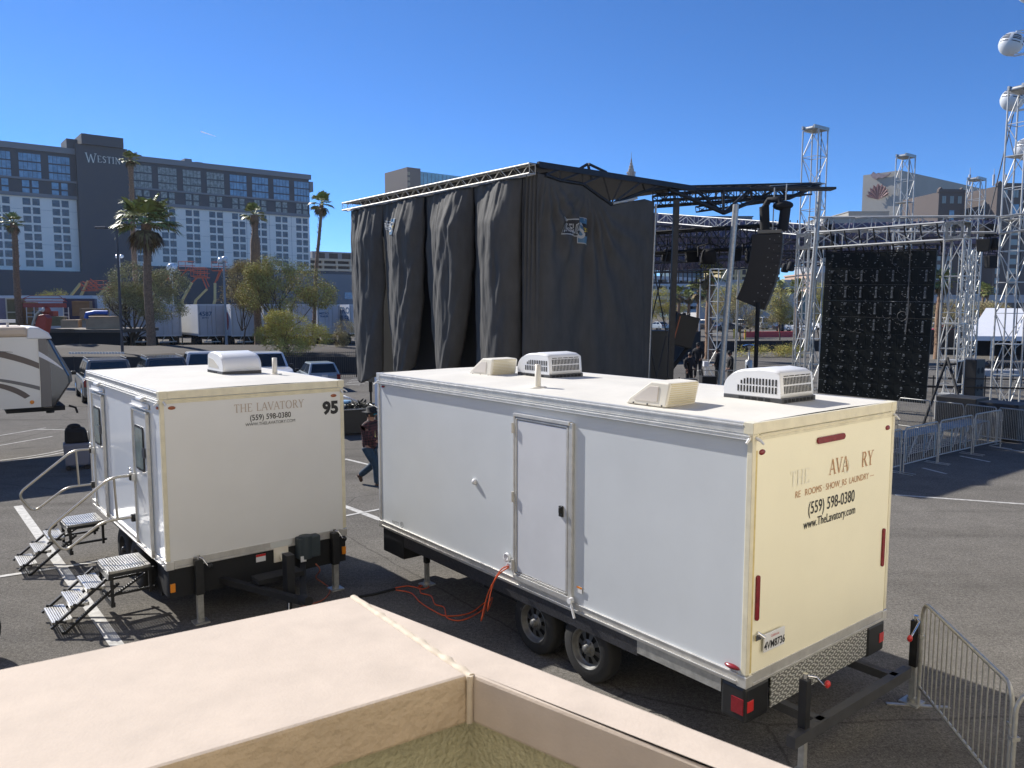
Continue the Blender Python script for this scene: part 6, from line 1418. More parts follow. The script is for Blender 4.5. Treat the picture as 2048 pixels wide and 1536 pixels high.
# ---- dark mesh fence behind the cars
MESH = mat('fence_screen', (.018, .020, .024), .8, var=.25, scale=1.2)
def fence(pts, h, label, post=True, slat=False):
    a0 = V(pts[0]); t = thing('screen_fence', label, 'fence', (a0.x, a0.y, 0)); o_ = V((a0.x, a0.y, 0)); m = MB(); q = MB()
    for a, b2 in zip(pts, pts[1:]):
        a, b2 = V(a) - o_, V(b2) - o_; a.z = b2.z = 0; d = (b2 - a).normalized(); nn = V((-d.y, d.x, 0)) * .015; k = int((b2 - a).length / 3)
        if slat:
            kk = int((b2 - a).length / .12)
            for i in range(kk): p = a.lerp(b2, i / kk); m.tube(p, p + V((0, 0, h)), .012, 3)
            m.tube(a + V((0, 0, h - .1)), b2 + V((0, 0, h - .1)), .02, 4).tube(a + V((0, 0, .15)), b2 + V((0, 0, .15)), .02, 4)
        else: m.hexa([a - nn, b2 - nn, b2 + nn, a + nn] + [p + V((0, 0, h)) for p in (a - nn, b2 - nn, b2 + nn, a + nn)])
        for i in range(k + 1): p = a.lerp(b2, i / max(1, k)); q.tube(p, p + V((0, 0, h + .05)), .035, 5)
    m.build('screen', MESH if not slat else BLK, t); q.build('post', BLK, t)
fence([P(-60, 700, 47), P(560, 700, 47), P(720, 700, 47)], 1.0, 'dark screened fence behind the parked cars'); fence([P(560, 700, 44), P(712, 700, 44.5)], 1.5, 'black picket fence behind the hatchback', slat=True)
fence([P(1380, 700, 70), P(1700, 700, 72)], .95, 'dark screened fence behind the hedges on the right'); fence([P(1860, 700, 66), P(2150, 700, 64)], 2.1, 'tall dark screened fence under the white tent')
fence([P(1280, 700, 56), P(1400, 700, 58)], 2.2, 'pale blue screened fence behind the equipment box')
m = MB(); a, b2 = P(140, 708, 47.5), P(245, 708, 47.5)
for i in range(18): p = a.lerp(b2, i / 17); m.box(p.x - .07, p.x + .07, p.y, p.y + .1, 1.15, p.z + .12)
tag(m.build('bag_row', mat('white_sacks', (.6, .6, .58), .6)), 'row of small white sacks along the fence top', 'sacks')
# ---- fifth wheel camper
rvaz = R(36); RVN = V((-9.85 - 1.62, 20.4, 0))
rv = thing('camper_trailer', 'beige camper with brown swooshes and a dark pointed nose at the left edge', 'camper', RVN, rvaz)
RVB = mat('camper_beige', (.80, .77, .68), .4, var=.03, scale=1, coat=.3); RVT = mat('camper_tan_roof', (.62, .50, .37), .4, var=.08, scale=2); RVD = mat('camper_dark', (.022, .022, .024), .2, coat=.6); RVG = mat('camper_grey', (.16, .15, .14), .35); RVS = mat('camper_brown', (.12, .09, .075), .35)
zt3, zn, Wd = 3.42, 1.42, 2.45      # nose at local x=0, body towards -x, camera side at y=0 (facing -y)
m = MB(); m.prism([(-3.1, zn), (-.75, zn), (-.72, zt3 - .2), (-3.1, zt3 - .2)], 0, Wd); m.box(-11, -3.1, 0, Wd, .55, zt3 - .2); m.build('body', RVB, rv)
m = MB(); m.box(-11, -.95, -.03, Wd + .03, zt3 - .205, zt3 + .06); m.build('roof', RVT, rv, bevel=.08)
m = MB(); m.prism([(-.98, zt3 - .26), (-.96, zt3 + .05), (-.72, zt3 + .04), (-.5, zt3 - .1), (-.42, zt3 - .26)], -.035, Wd + .035, smooth=False); m.build('roof_nose', ACW, rv, bevel=.04)
m = MB(); m.prism([(-.74, zn - .02), (-.74, zt3 - .24), (-.5, zt3 - .24), (-.08, 2.2), (-.06, 2.0), (-.46, zn - .04)], -.01, Wd + .01); m.build('nose_cap', RVD, rv, bevel=.05)
m = MB(); m.prism([(-.52, zt3 - .26), (-.43, zt3 - .3), (-.02, 2.25), (.0, 2.02), (-.08, 2.0), (-.1, 2.2)], .12, Wd - .12); m.build('front_window_trim', RVG, rv, bevel=.03)
m = MB(); m.prism([(-.74, zn + .0), (-.74, zt3 - .24), (-.56, zt3 - .24), (-.5, 2.4), (-.52, zn)], -.016, -.011); m.build('grey_band', RVG, rv)
def swoosh(c, mm, nm='swoosh', y=-.006): 
    up, dn = c; pts = up + dn[::-1]; MB().prism(pts, y, 0.0).build(nm, mm, rv)
def cur(pts, n=14):
    out = []
    for i in range(n + 1):
        t = i / n; a, b3, c = pts; out.append((a[0] * (1 - t) ** 2 + 2 * b3[0] * t * (1 - t) + c[0] * t * t, a[1] * (1 - t) ** 2 + 2 * b3[1] * t * (1 - t) + c[1] * t * t))
    return out
swoosh((cur([(-4, 3.2), (-1.8, 3.15), (-.75, 2.55)]), cur([(-4, 3.1), (-1.9, 3.0), (-.75, 2.4)])), RVS); swoosh((cur([(-4, 3.0), (-2.4, 3.0), (-1.3, 2.85)]), cur([(-4, 2.95), (-2.5, 2.93), (-1.3, 2.84)])), RVG)
swoosh((cur([(-2.2, 2.28), (-1.5, 2.22), (-.76, 1.95)]), cur([(-2.2, 2.24), (-1.5, 2.14), (-.76, 1.85)])), RVG); swoosh((cur([(-2.2, 2.16), (-1.35, 2.12), (-.98, 1.72)]), cur([(-2.2, 2.11), (-1.5, 2.0), (-1.1, 1.66)])), RVS)
MB().prism(cur([(-.75, 2.86), (-.45, 2.65), (-.22, 2.38)]) + cur([(-.75, 2.72), (-.5, 2.58), (-.22, 2.36)])[::-1], -.02, -.012).build('white_swoosh', ACW, rv)
wfr = MB().prism(rrect(-3.2, -1.93, 1.72, 2.92, .08), -.02, .01).build('window_frame', BLK, rv); MB().prism(rrect(-3.14, -1.99, 1.78, 2.86, .06), -.024, -.018).build('window_pane', mat('camper_glass', (.02, .03, .025), .04, spec=1), wfr)
MB().at((-.95, -.01, 1.56)).sph((0, 0, 0), .05, 10, 6, (1, .4, 1)).build('marker_light', AMB, rv)
MB().at((-2.6, 1.0, zt3 + .05)).lathe([(.001, .36), (.3, .34), (.5, .2), (.55, 0)], 16).build('air_conditioner', ACW, rv); MB().box(-2.2, -1.9, .3, .6, zt3, zt3 + .06).tube((-1.35, .4, zt3), (-1.35, .4, zt3 + .2), .03, 6).cbox((-1.35, .4, zt3 + .2), (.34, .2, .08)).build('roof_aerial', ACW, rv)
MB().box(-1.5, -.2, .2, Wd - .2, zn - .14, zn - .02).tube((-.45, 1.2, zn - .3), (-.45, 1.2, zn), .1, 8).path([(-.1, .3, zn - .04), (.05, .3, zn - .1), (.1, .4, zn - .25)], .03, 5).build('king_pin_box', BLKM, rv)
MB().box(-3.3, -3.16, .1, .24, 0, 1.4).box(-3.3, -3.16, Wd - .24, Wd - .1, 0, 1.4).build('landing_leg', GALV, rv)
for x in (-6.5, -7.4): wheel(rv, x, .12, .38, .22, side=-1); wheel(rv, x, Wd - .12, .38, .22, side=1)
# ================================================================ steel barriers
def barricade(L_=2.3, H_=1.08, n=17, flat=False, r=.019):
    t = thing('crowd_barrier', '', 'barrier', (0, 0, 0)); m = MB()
    rc = .16; pts = [(0, 0, .0)] + [(rc - rc * cos(R(a)), 0, H_ - rc + rc * sin(R(a))) for a in range(0, 91, 15)] + [(L_ - rc + rc * sin(R(a)), 0, H_ - rc + rc * cos(R(a))) for a in range(0, 91, 15)] + [(L_, 0, 0)]
    m.path(pts, r, 8); m.tube((0, 0, .2), (L_, 0, .2), r * .9, 6); fr = m.build('frame', GALV, t)
    m = MB()
    for i in range(1, n + 1):
        x = i * L_ / (n + 1); e = min(x, L_ - x); top = H_ if e > rc else H_ - rc + math.sqrt(max(0, rc * rc - (rc - e) ** 2)); m.tube((x, 0, .2), (x, 0, top), .0075, 5, caps=False)
    m.build('upright_bars', GALV, t)
    for x in (.0, L_): MB().box(x - .025, x + .025, -.30, .30, .0, .012).build('foot', GALV, t)
    MB().cbox((L_ - .0, 0, .78), (.06, .05, .03)).build('hook', GALV, t); MB().cbox((0, 0, .72), (.07, .05, .03)).build('hook', GALV, t)
    CH[t.name] = kids(t); return t
bar0 = barricade(); GB = 'steel crowd barriers standing in the car park'
def put(o, a, b2, label, first=False, grp=GB):
    d = V((b2.x - a.x, b2.y - a.y, 0)); rz = math.atan2(d.y, d.x)
    if first: o.location = (a.x, a.y, 0); o.rotation_euler = (0, 0, rz); tag(o, label, None, grp); o.scale.x = d.length / 2.3; return o
    c = dup(o, loc=(a.x, a.y, 0), rz=rz, label=label, group=grp); c.scale.x = d.length / 2.3; return c
g1, g2, g3, g4 = G(1804, 945), G(1874, 925), G(1944, 909), G(2000, 895)
put(bar0, G(1806, 945), G(1873, 927), 'steel barrier in the shaded row, second from the big trailer', True); put(bar0, G(1738, 962), G(1800, 947), 'steel barrier half hidden by the big trailer corner'); put(bar0, G(1876, 925), G(1942, 909), 'steel barrier in the shaded row, in front of the goal post leg'); put(bar0, G(1946, 907), G(2000, 895), 'last steel barrier of the shaded row, beside the black speaker')
put(bar0, G(1836, 1412), G(2010, 1640), 'nearest steel barrier beside the rear jack of the big trailer', grp=GB)
s0 = G(2016, 1655); put(bar0, s0, s0 + V((2.2, .35, 0)), 'steel barrier cut off by the bottom right corner')
for i in range(6):
    a = G(1795 + i * 66, 862 + i * 9); b2 = G(1858 + i * 66, 871 + i * 9); put(bar0, a, b2, ('first', 'second', 'third', 'fourth', 'fifth', 'sixth')[i] + ' barrier from the left in the row under the video wall', grp='barriers under the video wall')
for i in range(9):
    a = P(1745 + i * 38, 700, 37); b2 = P(1780 + i * 38, 700, 36.6); put(bar0, a, b2, ('first', 'second', 'third', 'fourth', 'fifth', 'sixth', 'seventh', 'eighth', 'ninth')[i] + ' barrier from the left in the far row behind the goal post', grp='barriers in the far row')
for i in range(6):
    a = P(1395 + i * 48, 700, 36); b2 = P(1438 + i * 48, 700, 35.8); put(bar0, a, b2, ('first', 'second', 'third', 'fourth', 'fifth', 'sixth')[i] + ' barrier from the left beyond the stage people', grp='barriers beyond the stage')
m = MB()
for z, Y in ((1.0, 33), (.62, 33), (1.05, 29)): a, b2 = P(1850, 700, Y), P(2100, 700, Y - 1); m.tube((a.x, a.y, z), (b2.x, b2.y, z), .03, 5)
for i in range(5): a = P(1870 + i * 52, 700, 33); m.tube((a.x, a.y, 0), (a.x, a.y, 1.1), .03, 5)
tag(m.build('queue_rail', BLK), 'thin black railing running behind the rightmost tower', 'railing')
m = MB(); a, b2 = P(1935, 700, 39.5), P(2060, 700, 39); m.tube((a.x, a.y, 1.1), (b2.x, b2.y, 1.05), .16, 8)
for i in range(9): p = V((a.x, a.y, 1.1)).lerp(V((b2.x, b2.y, 1.05)), .35 + i * .04); m.tube(p - V((.03, 0, 0)), p + V((.03, 0, 0)), .22, 8)
for i in range(3): p = a.lerp(b2, .1 + i * .4); m.tube((p.x, p.y, 0), (p.x, p.y, 1), .04, 5)
tag(m.build('duct_hose', DGR), 'long ribbed dark hose lying on the far barriers', 'hose')
a = P(1930, 700, 45); tag(MB().box(a.x, a.x + 9, a.y, a.y + 1.2, 0, .35).build('white_plinth', PK), 'low pale ledge behind the rightmost tower', 'ledge')
# steel racks behind the shaded barriers
rk = None
for i, (a, b2) in enumerate(((G(1815, 925), G(1868, 912)), (G(1872, 912), G(1920, 900)), (G(1925, 900), G(1985, 884)))):
    lb = ('left', 'middle', 'right')[i] + ' low metal barrier rack behind the shaded barriers'; d = b2 - a; rz = math.atan2(d.y, d.x)
    if rk is None:
        t = thing('barrier_rack', lb, 'rack', (a.x, a.y, 0), rz, 'metal racks of stacked barriers'); m = MB()
        for k in range(7): m.tube((0, .15 + k * .09, .62), (2.1, .15 + k * .09, .62), .018, 5)
        for x in (.1, 1.1, 2.0):
            for y in (.1, .75): m.tube((x, y, 0), (x, y, .62), .025, 5)
        m.build('rack_frame', BLUES, t); m = MB()
        for x in (.25, 1.2): m.tube((x, .1, .1), (x + .35, .1, .6), .02, 5).tube((x + .2, .8, .1), (x + .5, .8, .6), .02, 5)
        for k in range(5): m.tube((.2, .1 + k * .13, .18), (1.9, .1 + k * .13, .18), .02, 5)
        m.build('stacked_bars', GALV, t); rk = t; CH[t.name] = kids(t)
    else: dup(rk, loc=(a.x, a.y, 0), rz=rz, label=lb)
# white tent
tt = thing('marquee', 'white peaked marquee tent behind the rightmost tower', 'tent', P(1935, 690, 62)); tt.location.z = 0; o0 = V(tt.location)
zl = P(1940, 672, 60).z; zr_ = P(1975, 616, 64).z
a, b2, c, d = P(1936, 672, 60) - o0, P(2180, 676, 58) - o0, P(2180, 672, 70) - o0, P(1952, 668, 72) - o0
for p in (a, b2, c, d): p.z = zl
r0, r1 = P(1972, 616, 66) - o0, P(2140, 618, 64) - o0; m = MB(); TW_ = mat('tent_white', (.74, .75, .78), .6, var=.03, scale=.6)
m.add([a, b2, r1, r0], [(0, 1, 2, 3)]); m.add([a, r0, d], [(0, 1, 2)]); m.add([d, r0, r1, c], [(0, 1, 2, 3)]); m.add([b2, c, r1], [(0, 1, 2)])
o = m.build('canopy', TW_, tt); sd = o.modifiers.new('s', 'SOLIDIFY'); sd.thickness = .03
m = MB(); 
for p, q in ((a, b2), (a, d)): m.hexa([V((x.x, x.y, zl - .35)) for x in (p, q, q + V((0, .03, 0)), p + V((0, .03, 0)))] + [V((x.x, x.y, zl)) for x in (p, q, q + V((0, .03, 0)), p + V((0, .03, 0)))])
m.build('valance', TW_, tt); m = MB()
for k in range(6): p = a.lerp(b2, k / 5); m.tube((p.x, p.y, 0), (p.x, p.y, zl), .06, 6); m.tube((p.x, p.y, zl - .9), (p.x + .9, p.y, zl - .1), .03, 4)
m.build('pole', ALU, tt)
# patio heater
h0 = G(1497, 742); t = thing('patio_heater', 'patio heater with flat steel hood beside the black pole', 'heater', (h0.x, h0.y, 0)); ht = P(1497, 689, h0.y).z
MB().lathe([(.22, 0), (.22, .6), (.16, .7), (.04, .72), (.04, ht - .25), (.09, ht - .2), (.1, ht - .05), (.001, ht - .05)], 16).build('stand', GALV, t); MB().lathe([(.43, ht - .06), (.2, ht), (.001, ht + .03)], 20).build('hood', CHROME, t)
# ================================================================ the small things between and beside the trailers
ct = thing('equipment_bin', 'black wheeled bin heaped with cables and blue cloth beyond the gap', 'bin', G(700, 866), R(24)); m = MB()
m.prism([(-.75, .8), (-.55, .06), (.55, .06), (.75, .8)], -.5, .6); m.build('bin_body', BLK, ct); m = MB(); m.path([(-.78, -.52, .81), (.78, -.52, .81), (.78, .62, .81), (-.78, .62, .81)], .03, 5, True); m.build('rim', GALV, ct)
m = MB(); rng = random.Random(4)
for k in range(34): x, y = rng.uniform(-.6, .6), rng.uniform(-.4, .5); m.path([(x, y, .78), (x + rng.uniform(-.2, .2), y + rng.uniform(-.1, .1), .9 + rng.uniform(0, .15)), (x + rng.uniform(-.3, .3), y, .8)], rng.uniform(.015, .035), 5)
m.build('cable_heap', mat('mixed_cables', (.05, .05, .04), .6, island=.5), ct); MB().at((-.3, .1, .98), rz=.4).sph((0, 0, 0), .4, 12, 8, (1.2, .7, .18)).build('blue_cloth', mat('light_blue_cloth', (.20, .38, .58), .7), ct)
m = MB(); m.path([G(676, 792, .9), G(690, 793, .95), G(715, 803, .8), G(722, 812, .5)], .035, 6); tag(m.build('white_pipe', ACW), 'thin white pipe above the equipment bin', 'pipe')
bl = G(746, 880); t = thing('portable_lockers', 'blue upright cabinet with black frame right behind the big trailer', 'cabinet', (bl.x + .14, bl.y + 1.2, 0), R(38)); MB().box(.12, .8, 0, .8, .1, 1.72).build('cabinet', mat('pale_blue_paint', (.22, .27, .38), .5), t); MB().box(-.04, .04, -.05, .03, 0, 1.95).box(-.04, .9, -.05, .03, 1.9, 1.96).build('frame', BLK, t)
cb_ = G(147, 940); t = thing('covered_cart', 'grey plastic tub with a black bag over its top', 'cart', (cb_.x, cb_.y + .2, 0), R(30)); MB().prism([(-.26, .1), (.26, .1), (.30, .66), (-.30, .66)], -.25, .25).build('tub', mat('grey_tub', (.13, .14, .18), .5), t, bevel=.05)
m = MB(); m.hexa([(-.26, -.22, .6), (.27, -.22, .6), (.27, .22, .6), (-.26, .22, .6), (-.24, -.2, 1.06), (.22, -.2, 1.02), (.22, .2, 1.02), (-.24, .2, 1.06)]); o = m.build('bag', mat('black_fabric', (.006, .006, .007), .8, bump=.4, bscale=8), t, bevel=.11)
MB().at((-.04, 0, 1.05)).sph((0, 0, 0), .15, 10, 6, (1, 1, .5)).build('bag_top', MATS['black_fabric'], t); MB().box(.27, .33, -.15, .15, .02, .9).build('strap', BLKM, t)
for x in (-.2, .2): MB().tube((x, -.24, .06), (x, .24, .06), .06, 10).build('wheel', RUB, t)
# orange cables on the ground
bl_ = V((1.991, 6.395, 0)); bd = V((cos(TA), sin(TA), 0)); bn = V((-bd.y, bd.x, 0))
if bn.y > 0: bn = -bn
def B(s, y, z): return bl_ + bd * s + bn * y + V((0, 0, z))
def smooth(pts, n=7):
    pts = [V(p) for p in pts]; out = []
    for i in range(len(pts) - 1):
        p0, p1, p2, p3 = pts[max(i - 1, 0)], pts[i], pts[i + 1], pts[min(i + 2, len(pts) - 1)]
        for k in range(n):
            t = k / n; out.append(.5 * ((2 * p1) + (p2 - p0) * t + (2 * p0 - 5 * p1 + 4 * p2 - p3) * t * t + (3 * p1 - p0 - 3 * p2 + p3) * t ** 3))
    return out + [pts[-1]]
def g_(u, v, z=.012): return G(u, v, z)
m = MB(); m.path(smooth([B(3.24, .02, .95), B(3.28, .10, .92), B(3.4, .14, .7), B(3.42, .2, .4), g_(985, 1195, .15), g_(962, 1222), g_(925, 1240), g_(895, 1236), g_(888, 1215), g_(870, 1208), g_(862, 1192), g_(842, 1186), g_(838, 1177), g_(815, 1172), g_(790, 1176)]), .009, 6)
tag(m.build('extension_cord', ORC), 'orange extension cord from the trailer inlet, with the wavier loop', 'cord', 'orange cords between the trailers')
m = MB(); m.path(smooth([B(3.24, .02, .94), B(3.3, .12, .86), B(3.42, .16, .66), B(3.5, .18, .45), B(3.52, .22, .25), g_(972, 1205, .08), g_(940, 1226), g_(895, 1232), g_(868, 1222), g_(840, 1204), g_(822, 1186), g_(792, 1180)]), .009, 6)
tag(m.build('extension_cord', ORC), 'orange extension cord from the trailer inlet, with the smoother curve', 'cord', 'orange cords between the trailers')
m = MB(); m.path(smooth([g_(838, 1175), g_(850, 1170), g_(858, 1174), g_(845, 1178), g_(836, 1174), g_(848, 1168), g_(856, 1170)]), .008, 5); tag(m.build('coiled_cord', ORC), 'short orange coil lying near the front jack', 'cord')
m = MB(); m.path(smooth([g_(632, 1128, .6), g_(640, 1140, .45), g_(632, 1155, .2), g_(648, 1167), g_(660, 1180), g_(645, 1200), g_(600, 1215)]), .009, 6); tag(m.build('power_hose', mat('dull_orange', (.35, .10, .05), .6)), 'thin dull orange lead hanging from the small trailer nose', 'cord')
m = MB(); m.path(smooth([g_(690, 1197), g_(740, 1190), g_(790, 1178)]), .02, 6); tag(m.build('black_cable', BLKM), 'black cable lying between the two trailers', 'cable')
tg_ = G(-6, 1322); t = thing('spare_wheel', 'black tyre edge at the left border above the parapet', 'tyre', (tg_.x - .36, tg_.y + .1, 0)); MB().at((0, 0, .33), rx=R(90)).lathe([(.18, -.1), (.3, -.1), (.33, -.05), (.33, .05), (.3, .1), (.18, .1), (.18, -.1)], 24).build('tread', RUB, t)
# ================================================================ people
def skinned(name, J, E_, mm, parent, sub=2, root=0):
    me = bpy.data.meshes.new(name); bm = bmesh.new(); ly = bm.verts.layers.skin.verify(); vs = []
    for i, (p, r) in enumerate(J):
        v = bm.verts.new(p); rr = r if isinstance(r, tuple) else (r, r); v[ly].radius = rr; v[ly].use_root = (i == root); vs.append(v)
    for a, b3 in E_: bm.edges.new((vs[a], vs[b3]))
    bm.to_mesh(me); bm.free(); me.materials.append(mm); o = bpy.data.objects.new(name, me); COL.objects.link(o)
    o.modifiers.new('skin', 'SKIN').use_smooth_shade = True; s = o.modifiers.new('sub', 'SUBSURF'); s.levels = s.render_levels = sub
    if parent: o.parent = parent
    return o
SKIN = mat('skin', (.32, .17, .11), .5, var=.1, scale=20); DEN = mat('denim', (.02, .045, .075), .8, var=.35, scale=12); HAIR = mat('dark_hair', (.012, .01, .008), .6)
def plaid():
    m = mat('plaid_shirt', (.05, .02, .02), .85); t = m.node_tree; N = t.nodes; L = t.links; tc = N.new('ShaderNodeTexCoord'); outs = []
    for ax in ('X', 'Z'):
        w_ = N.new('ShaderNodeTexWave'); w_.bands_direction = ax; w_.inputs['Scale'].default_value = 5.5; L.new(tc.outputs['Object'], w_.inputs['Vector']); outs.append(w_.outputs['Fac'])
    a = N.new('ShaderNodeMath'); a.operation = 'ADD'; L.new(outs[0], a.inputs[0]); L.new(outs[1], a.inputs[1]); r = N.new('ShaderNodeMapRange'); r.inputs[1].default_value = .6; r.inputs[2].default_value = 1.5; L.new(a.outputs[0], r.inputs[0])
    x = N.new('ShaderNodeMixRGB'); x.inputs[1].default_value = (.012, .009, .012, 1); x.inputs[2].default_value = (.085, .028, .03, 1); L.new(r.outputs[0], x.inputs[0]); L.new(x.outputs[0], N['Principled BSDF'].inputs['Base Color']); return m
def person(label, loc, rz, pose, top_m, leg_m, hat=None, sc=1.0, glasses=False, group=None):
    # local +x is the facing direction; pose gives joints
    t = thing('person', label, 'person', loc, rz, group); t.scale = (sc, sc, sc)
    P_ = dict(pel=(0, 0, .95), ch=(.01, 0, 1.22), up=(.02, 0, 1.42), nk=(.03, 0, 1.50), hd=(.05, 0, 1.60), ht=(.05, 0, 1.71)); P_.update(pose)
    J = [(P_['pel'], .085), (P_['ch'], .085), (P_['up'], .075), (P_['nk'], .058), (P_['hd'], .09), (P_['ht'], .075)]; E_ = [(0, 1), (1, 2), (2, 3), (3, 4), (4, 5)]
    def chain(pts, rs, st):
        k = len(J)
        for p, r in zip(pts, rs): J.append((p, r))
        E_.append((st, k)); [E_.append((k + i, k + i + 1)) for i in range(len(pts) - 1)]
    for s in ('l', 'r'):
        chain([P_['sh' + s], P_['el' + s], P_['wr' + s], P_['ha' + s]], [.04, .035, .032, .036], 2); chain([P_['hp' + s], P_['kn' + s], P_['an' + s], P_['to' + s]], [.07, .065, .045, .035], 0)
    body = skinned('body', J, E_, SKIN, t)
    # hands: four fingers and a thumb on each
    for s in ('l', 'r'):
        h = V(P_['ha' + s]); w_ = V(P_['wr' + s]); d = (h - w_).normalized(); sd = V((1, 0, 0)) if abs(d.x) < .8 else V((0, 0, 1)); sd = (sd - d * sd.dot(d)).normalized(); nn = d.cross(sd)
        Jh = [(h - d * .01, (.032, .018))]; Eh = []
        for k in range(4):
            b3 = h + d * .035 + sd * (-.027 + k * .018); ln = (.06, .075, .07, .055)[k]; i0 = len(Jh)
            Jh += [(b3, .0095), (b3 + d * ln * .5 + nn * .008, .0088), (b3 + d * ln * .85 + nn * .03, .0075)]; Eh += [(0, i0), (i0, i0 + 1), (i0 + 1, i0 + 2)]
        i0 = len(Jh); Jh += [(h + sd * .034, .011), (h + sd * .05 + d * .035, .0095), (h + sd * .046 + d * .06 + nn * .01, .008)]; Eh += [(0, i0), (i0, i0 + 1), (i0 + 1, i0 + 2)]
        skinned('hand', Jh, Eh, SKIN, t, 1)
    Js = [(P_['pel'][:2] + (P_['pel'][2] - .13,), .16), (P_['pel'][:2] + (P_['pel'][2] + .05,), .158), (P_['ch'], .175), (P_['up'], .15), (tuple(V(P_['nk']) - V((0, 0, -.01))), .08)]; Es = [(0, 1), (1, 2), (2, 3), (3, 4)]
    for s in ('l', 'r'):
        k = len(Js); Js += [(tuple(V(P_['sh' + s]) + V((0, .035 if P_['sh' + s][1] > 0 else -.035, -.01))), .085), (P_['el' + s], .075), (tuple(V(P_['wr' + s]).lerp(V(P_['el' + s]), .08)), .045)]; Es += [(3, k), (k, k + 1), (k + 1, k + 2)]
    skinned('shirt', Js, Es, top_m, t)
    Jt = [(P_['pel'], .135)]; Et = []
    for s in ('l', 'r'):
        k = len(Jt); Jt += [(tuple(V(P_['hp' + s]) - V((0, 0, .06))), .11), (P_['kn' + s], .085), (tuple(V(P_['an' + s]) + V((0, 0, -.02))), .075)]; Et += [(0, k), (k, k + 1), (k + 1, k + 2)]
    skinned('trousers', Jt, Et, leg_m, t)
    for s in ('l', 'r'):
        a, b3 = V(P_['an' + s]), V(P_['to' + s]); d = (b3 - a); hz = V((d.x, d.y, 0)).normalized(); skinned('boot', [(a + V((0, 0, .03)), .055), (a - hz * .04 + V((0, 0, -.035)) if d.z > -.12 else a, .045), (b3, (.045, .035))], [(0, 1), (0, 2)], mat('brown_boot', (.07, .035, .02), .6), t, 1)
    hd = V(P_['hd']); m = MB(); f = V((1, 0, 0))
    MB().sph(hd + V((.098, 0, .0)), .018, 8, 6, (1, .8, 1.2)).build('nose', SKIN, t); MB().sph(hd + V((.086, 0, -.045)), .022, 8, 6, (.4, 1.1, .3)).build('mouth', mat('lips', (.25, .09, .07), .5), t)
    for s in (-1, 1): MB().sph(hd + V((.082, s * .032, .025)), .012, 8, 6).build('eye', BLK, t) if not glasses else None; MB().sph(hd + V((0, s * .088, .0)), .025, 8, 6, (.8, .4, 1.2)).build('ear', SKIN, t)
    if glasses: MB().cbox(hd + V((.09, 0, .025)), (.02, .13, .035)).build('sunglasses', mat('mirror_lens', (.03, .25, .35), .1, .3), t, bevel=.01)
    MB().sph(hd + V((-.012, 0, .03)), .104, 14, 10, (1, .92, 1.02)).build('hair', HAIR, t)
    if hat == 'brim': MB().at(hd + V((0, 0, .07))).lathe([(.19, .01), (.17, 0), (.105, .01), (.10, .1), (.06, .13), (.001, .12)], 20).build('hat', BLKM, t)
    if hat == 'cap': MB().at(hd + V((0, 0, .055))).lathe([(.106, 0), (.10, .05), (.07, .09), (.001, .1)], 16).box(.06, .18, -.07, .07, 0, .015).build('cap', BLKM, t)
    return t
wk = dict(shl=(.02, .17, 1.40), ell=(-.10, .25, 1.14), wrl=(.06, .26, .93), hal=(.09, .26, .86), shr=(.02, -.17, 1.40), elr=(.12, -.24, 1.16), wrr=(.30, -.22, 1.06), har=(.37, -.22, 1.04),
          hpl=(.0, .10, .90), knl=(.05, .11, .50), anl=(-.30, .11, .20), tol=(-.26, .12, .04), hpr=(.0, -.10, .90), knr=(.20, -.10, .50), anr=(.22, -.10, .09), tor=(.38, -.10, .03))
fp = G(755, 972); pw = person('person in a dark hat, sunglasses and red plaid shirt walking between the trailers', (fp.x - .16, fp.y, 0), R(-18), wk, plaid(), DEN, 'brim', 1.0, True); pw.scale = (1.12, 1.14, 1.0)
MB().box(.14, .155, -.06, .04, 1.12, 1.26).build('badge', mat('yellow_badge', (.6, .52, .2), .5), pw)
sd_ = dict(shl=(.0, .18, 1.40), ell=(.0, .27, 1.13), wrl=(.12, .24, .95), hal=(.18, .20, .93), shr=(.0, -.18, 1.40), elr=(.0, -.27, 1.13), wrr=(.1, -.26, .92), har=(.12, -.25, .85),
           hpl=(0, .1, .9), knl=(.03, .12, .5), anl=(0, .13, .09), tol=(.15, .15, .03), hpr=(0, -.1, .9), knr=(.03, -.12, .5), anr=(-.02, -.14, .09), tor=(.13, -.16, .03))
BT = mat('shade_dark_shirt', (.010, .010, .012), .85, var=.2)  # crew clothes coloured near-black to stand for the deep shade around them
def stand(px, ytop, Y): p = P(px, ytop, Y); return V((p.x, p.y, 0)), p.z / 1.78
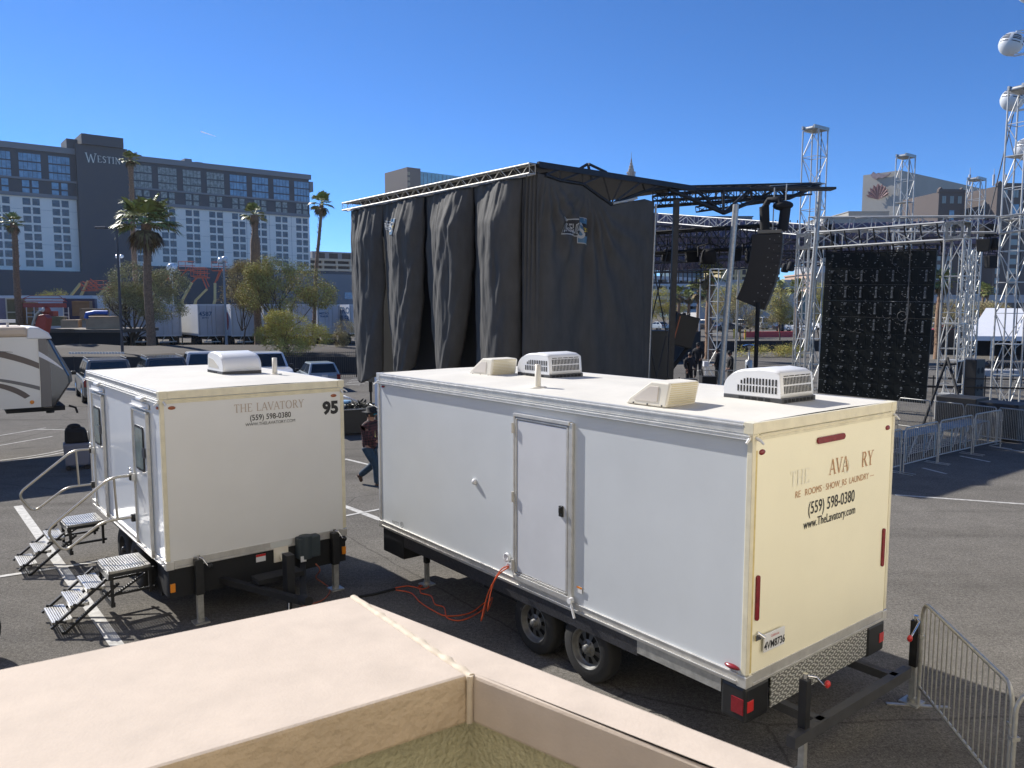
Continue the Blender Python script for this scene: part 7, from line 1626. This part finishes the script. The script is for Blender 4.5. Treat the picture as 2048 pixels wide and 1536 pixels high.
for px, yt, Y, rz, lb, ht in ((1397, 684, 44, -120, 'person coloured dark for shade, in a cap and jacket, standing upright under the stage wing', 'cap'), (1379, 702, 38, -60, 'shorter person coloured dark for shade, stooping beside the tilted equipment box', None), (1437, 694, 40, 150, 'broad person coloured dark for shade, with back turned, beside the leaning silver pole', None), (1462, 700, 38, 180, 'person coloured dark for shade, nearest the patio heater', 'cap')):
    p, h = stand(px, yt, Y); person(lb, p, R(rz), sd_, BT, BLKM, ht, h, group='crew coloured dark for shade near the stage')
# folding gear near the crew
m = MB(); a = P(1452, 745, 34); 
for k in range(12): x = a.x + random.uniform(-1.8, 1.8); m.tube((x, a.y + random.uniform(-.4, .4), 0), (x + random.uniform(-.3, .3), a.y, random.uniform(.6, 1.5)), .035, 4)
for k in range(5): x = a.x - 1.6 + k * .8; m.box(x - .3, x + .3, a.y - .3, a.y + .3, 0, random.uniform(.6, 1.1))
tag(m.build('gear_cases', BLKM), 'heap of black cases and stands behind the crew', 'equipment')
g = P(1490, 724, 36); tag(MB().box(g.x - .3, g.x + .3, g.y, g.y + .4, .55, .72).box(g.x - .28, g.x + .28, g.y, g.y + .3, 0, .55).build('red_case', mat('bright_red', (.5, .03, .04), .5)), 'small bright red case beside the patio heater', 'case')
g = P(1413, 722, 40); tag(MB().box(g.x - .12, g.x + .12, g.y, g.y + .3, .95, 1.2).box(g.x - .03, g.x + .03, g.y + .1, g.y + .16, 0, .95).build('white_box', ACW), 'small white box between two crew members', 'box')

# ================================================================ thin air haze over the far buildings
hz_ = MB().box(-300, 420, -30, 680, -1, 135).build('haze', None); tag(hz_, kind='stuff')
hm = bpy.data.materials.new('haze'); hm.use_nodes = True; n_ = hm.node_tree; n_.nodes.remove(n_.nodes['Principled BSDF'])
pv = n_.nodes.new('ShaderNodeVolumePrincipled'); pv.inputs['Density'].default_value = .0001; pv.inputs['Color'].default_value = (.93, .95, 1, 1); pv.inputs['Anisotropy'].default_value = .3
n_.links.new(pv.outputs[0], n_.nodes['Material Output'].inputs['Volume']); hz_.data.materials.clear(); hz_.data.materials.append(hm)
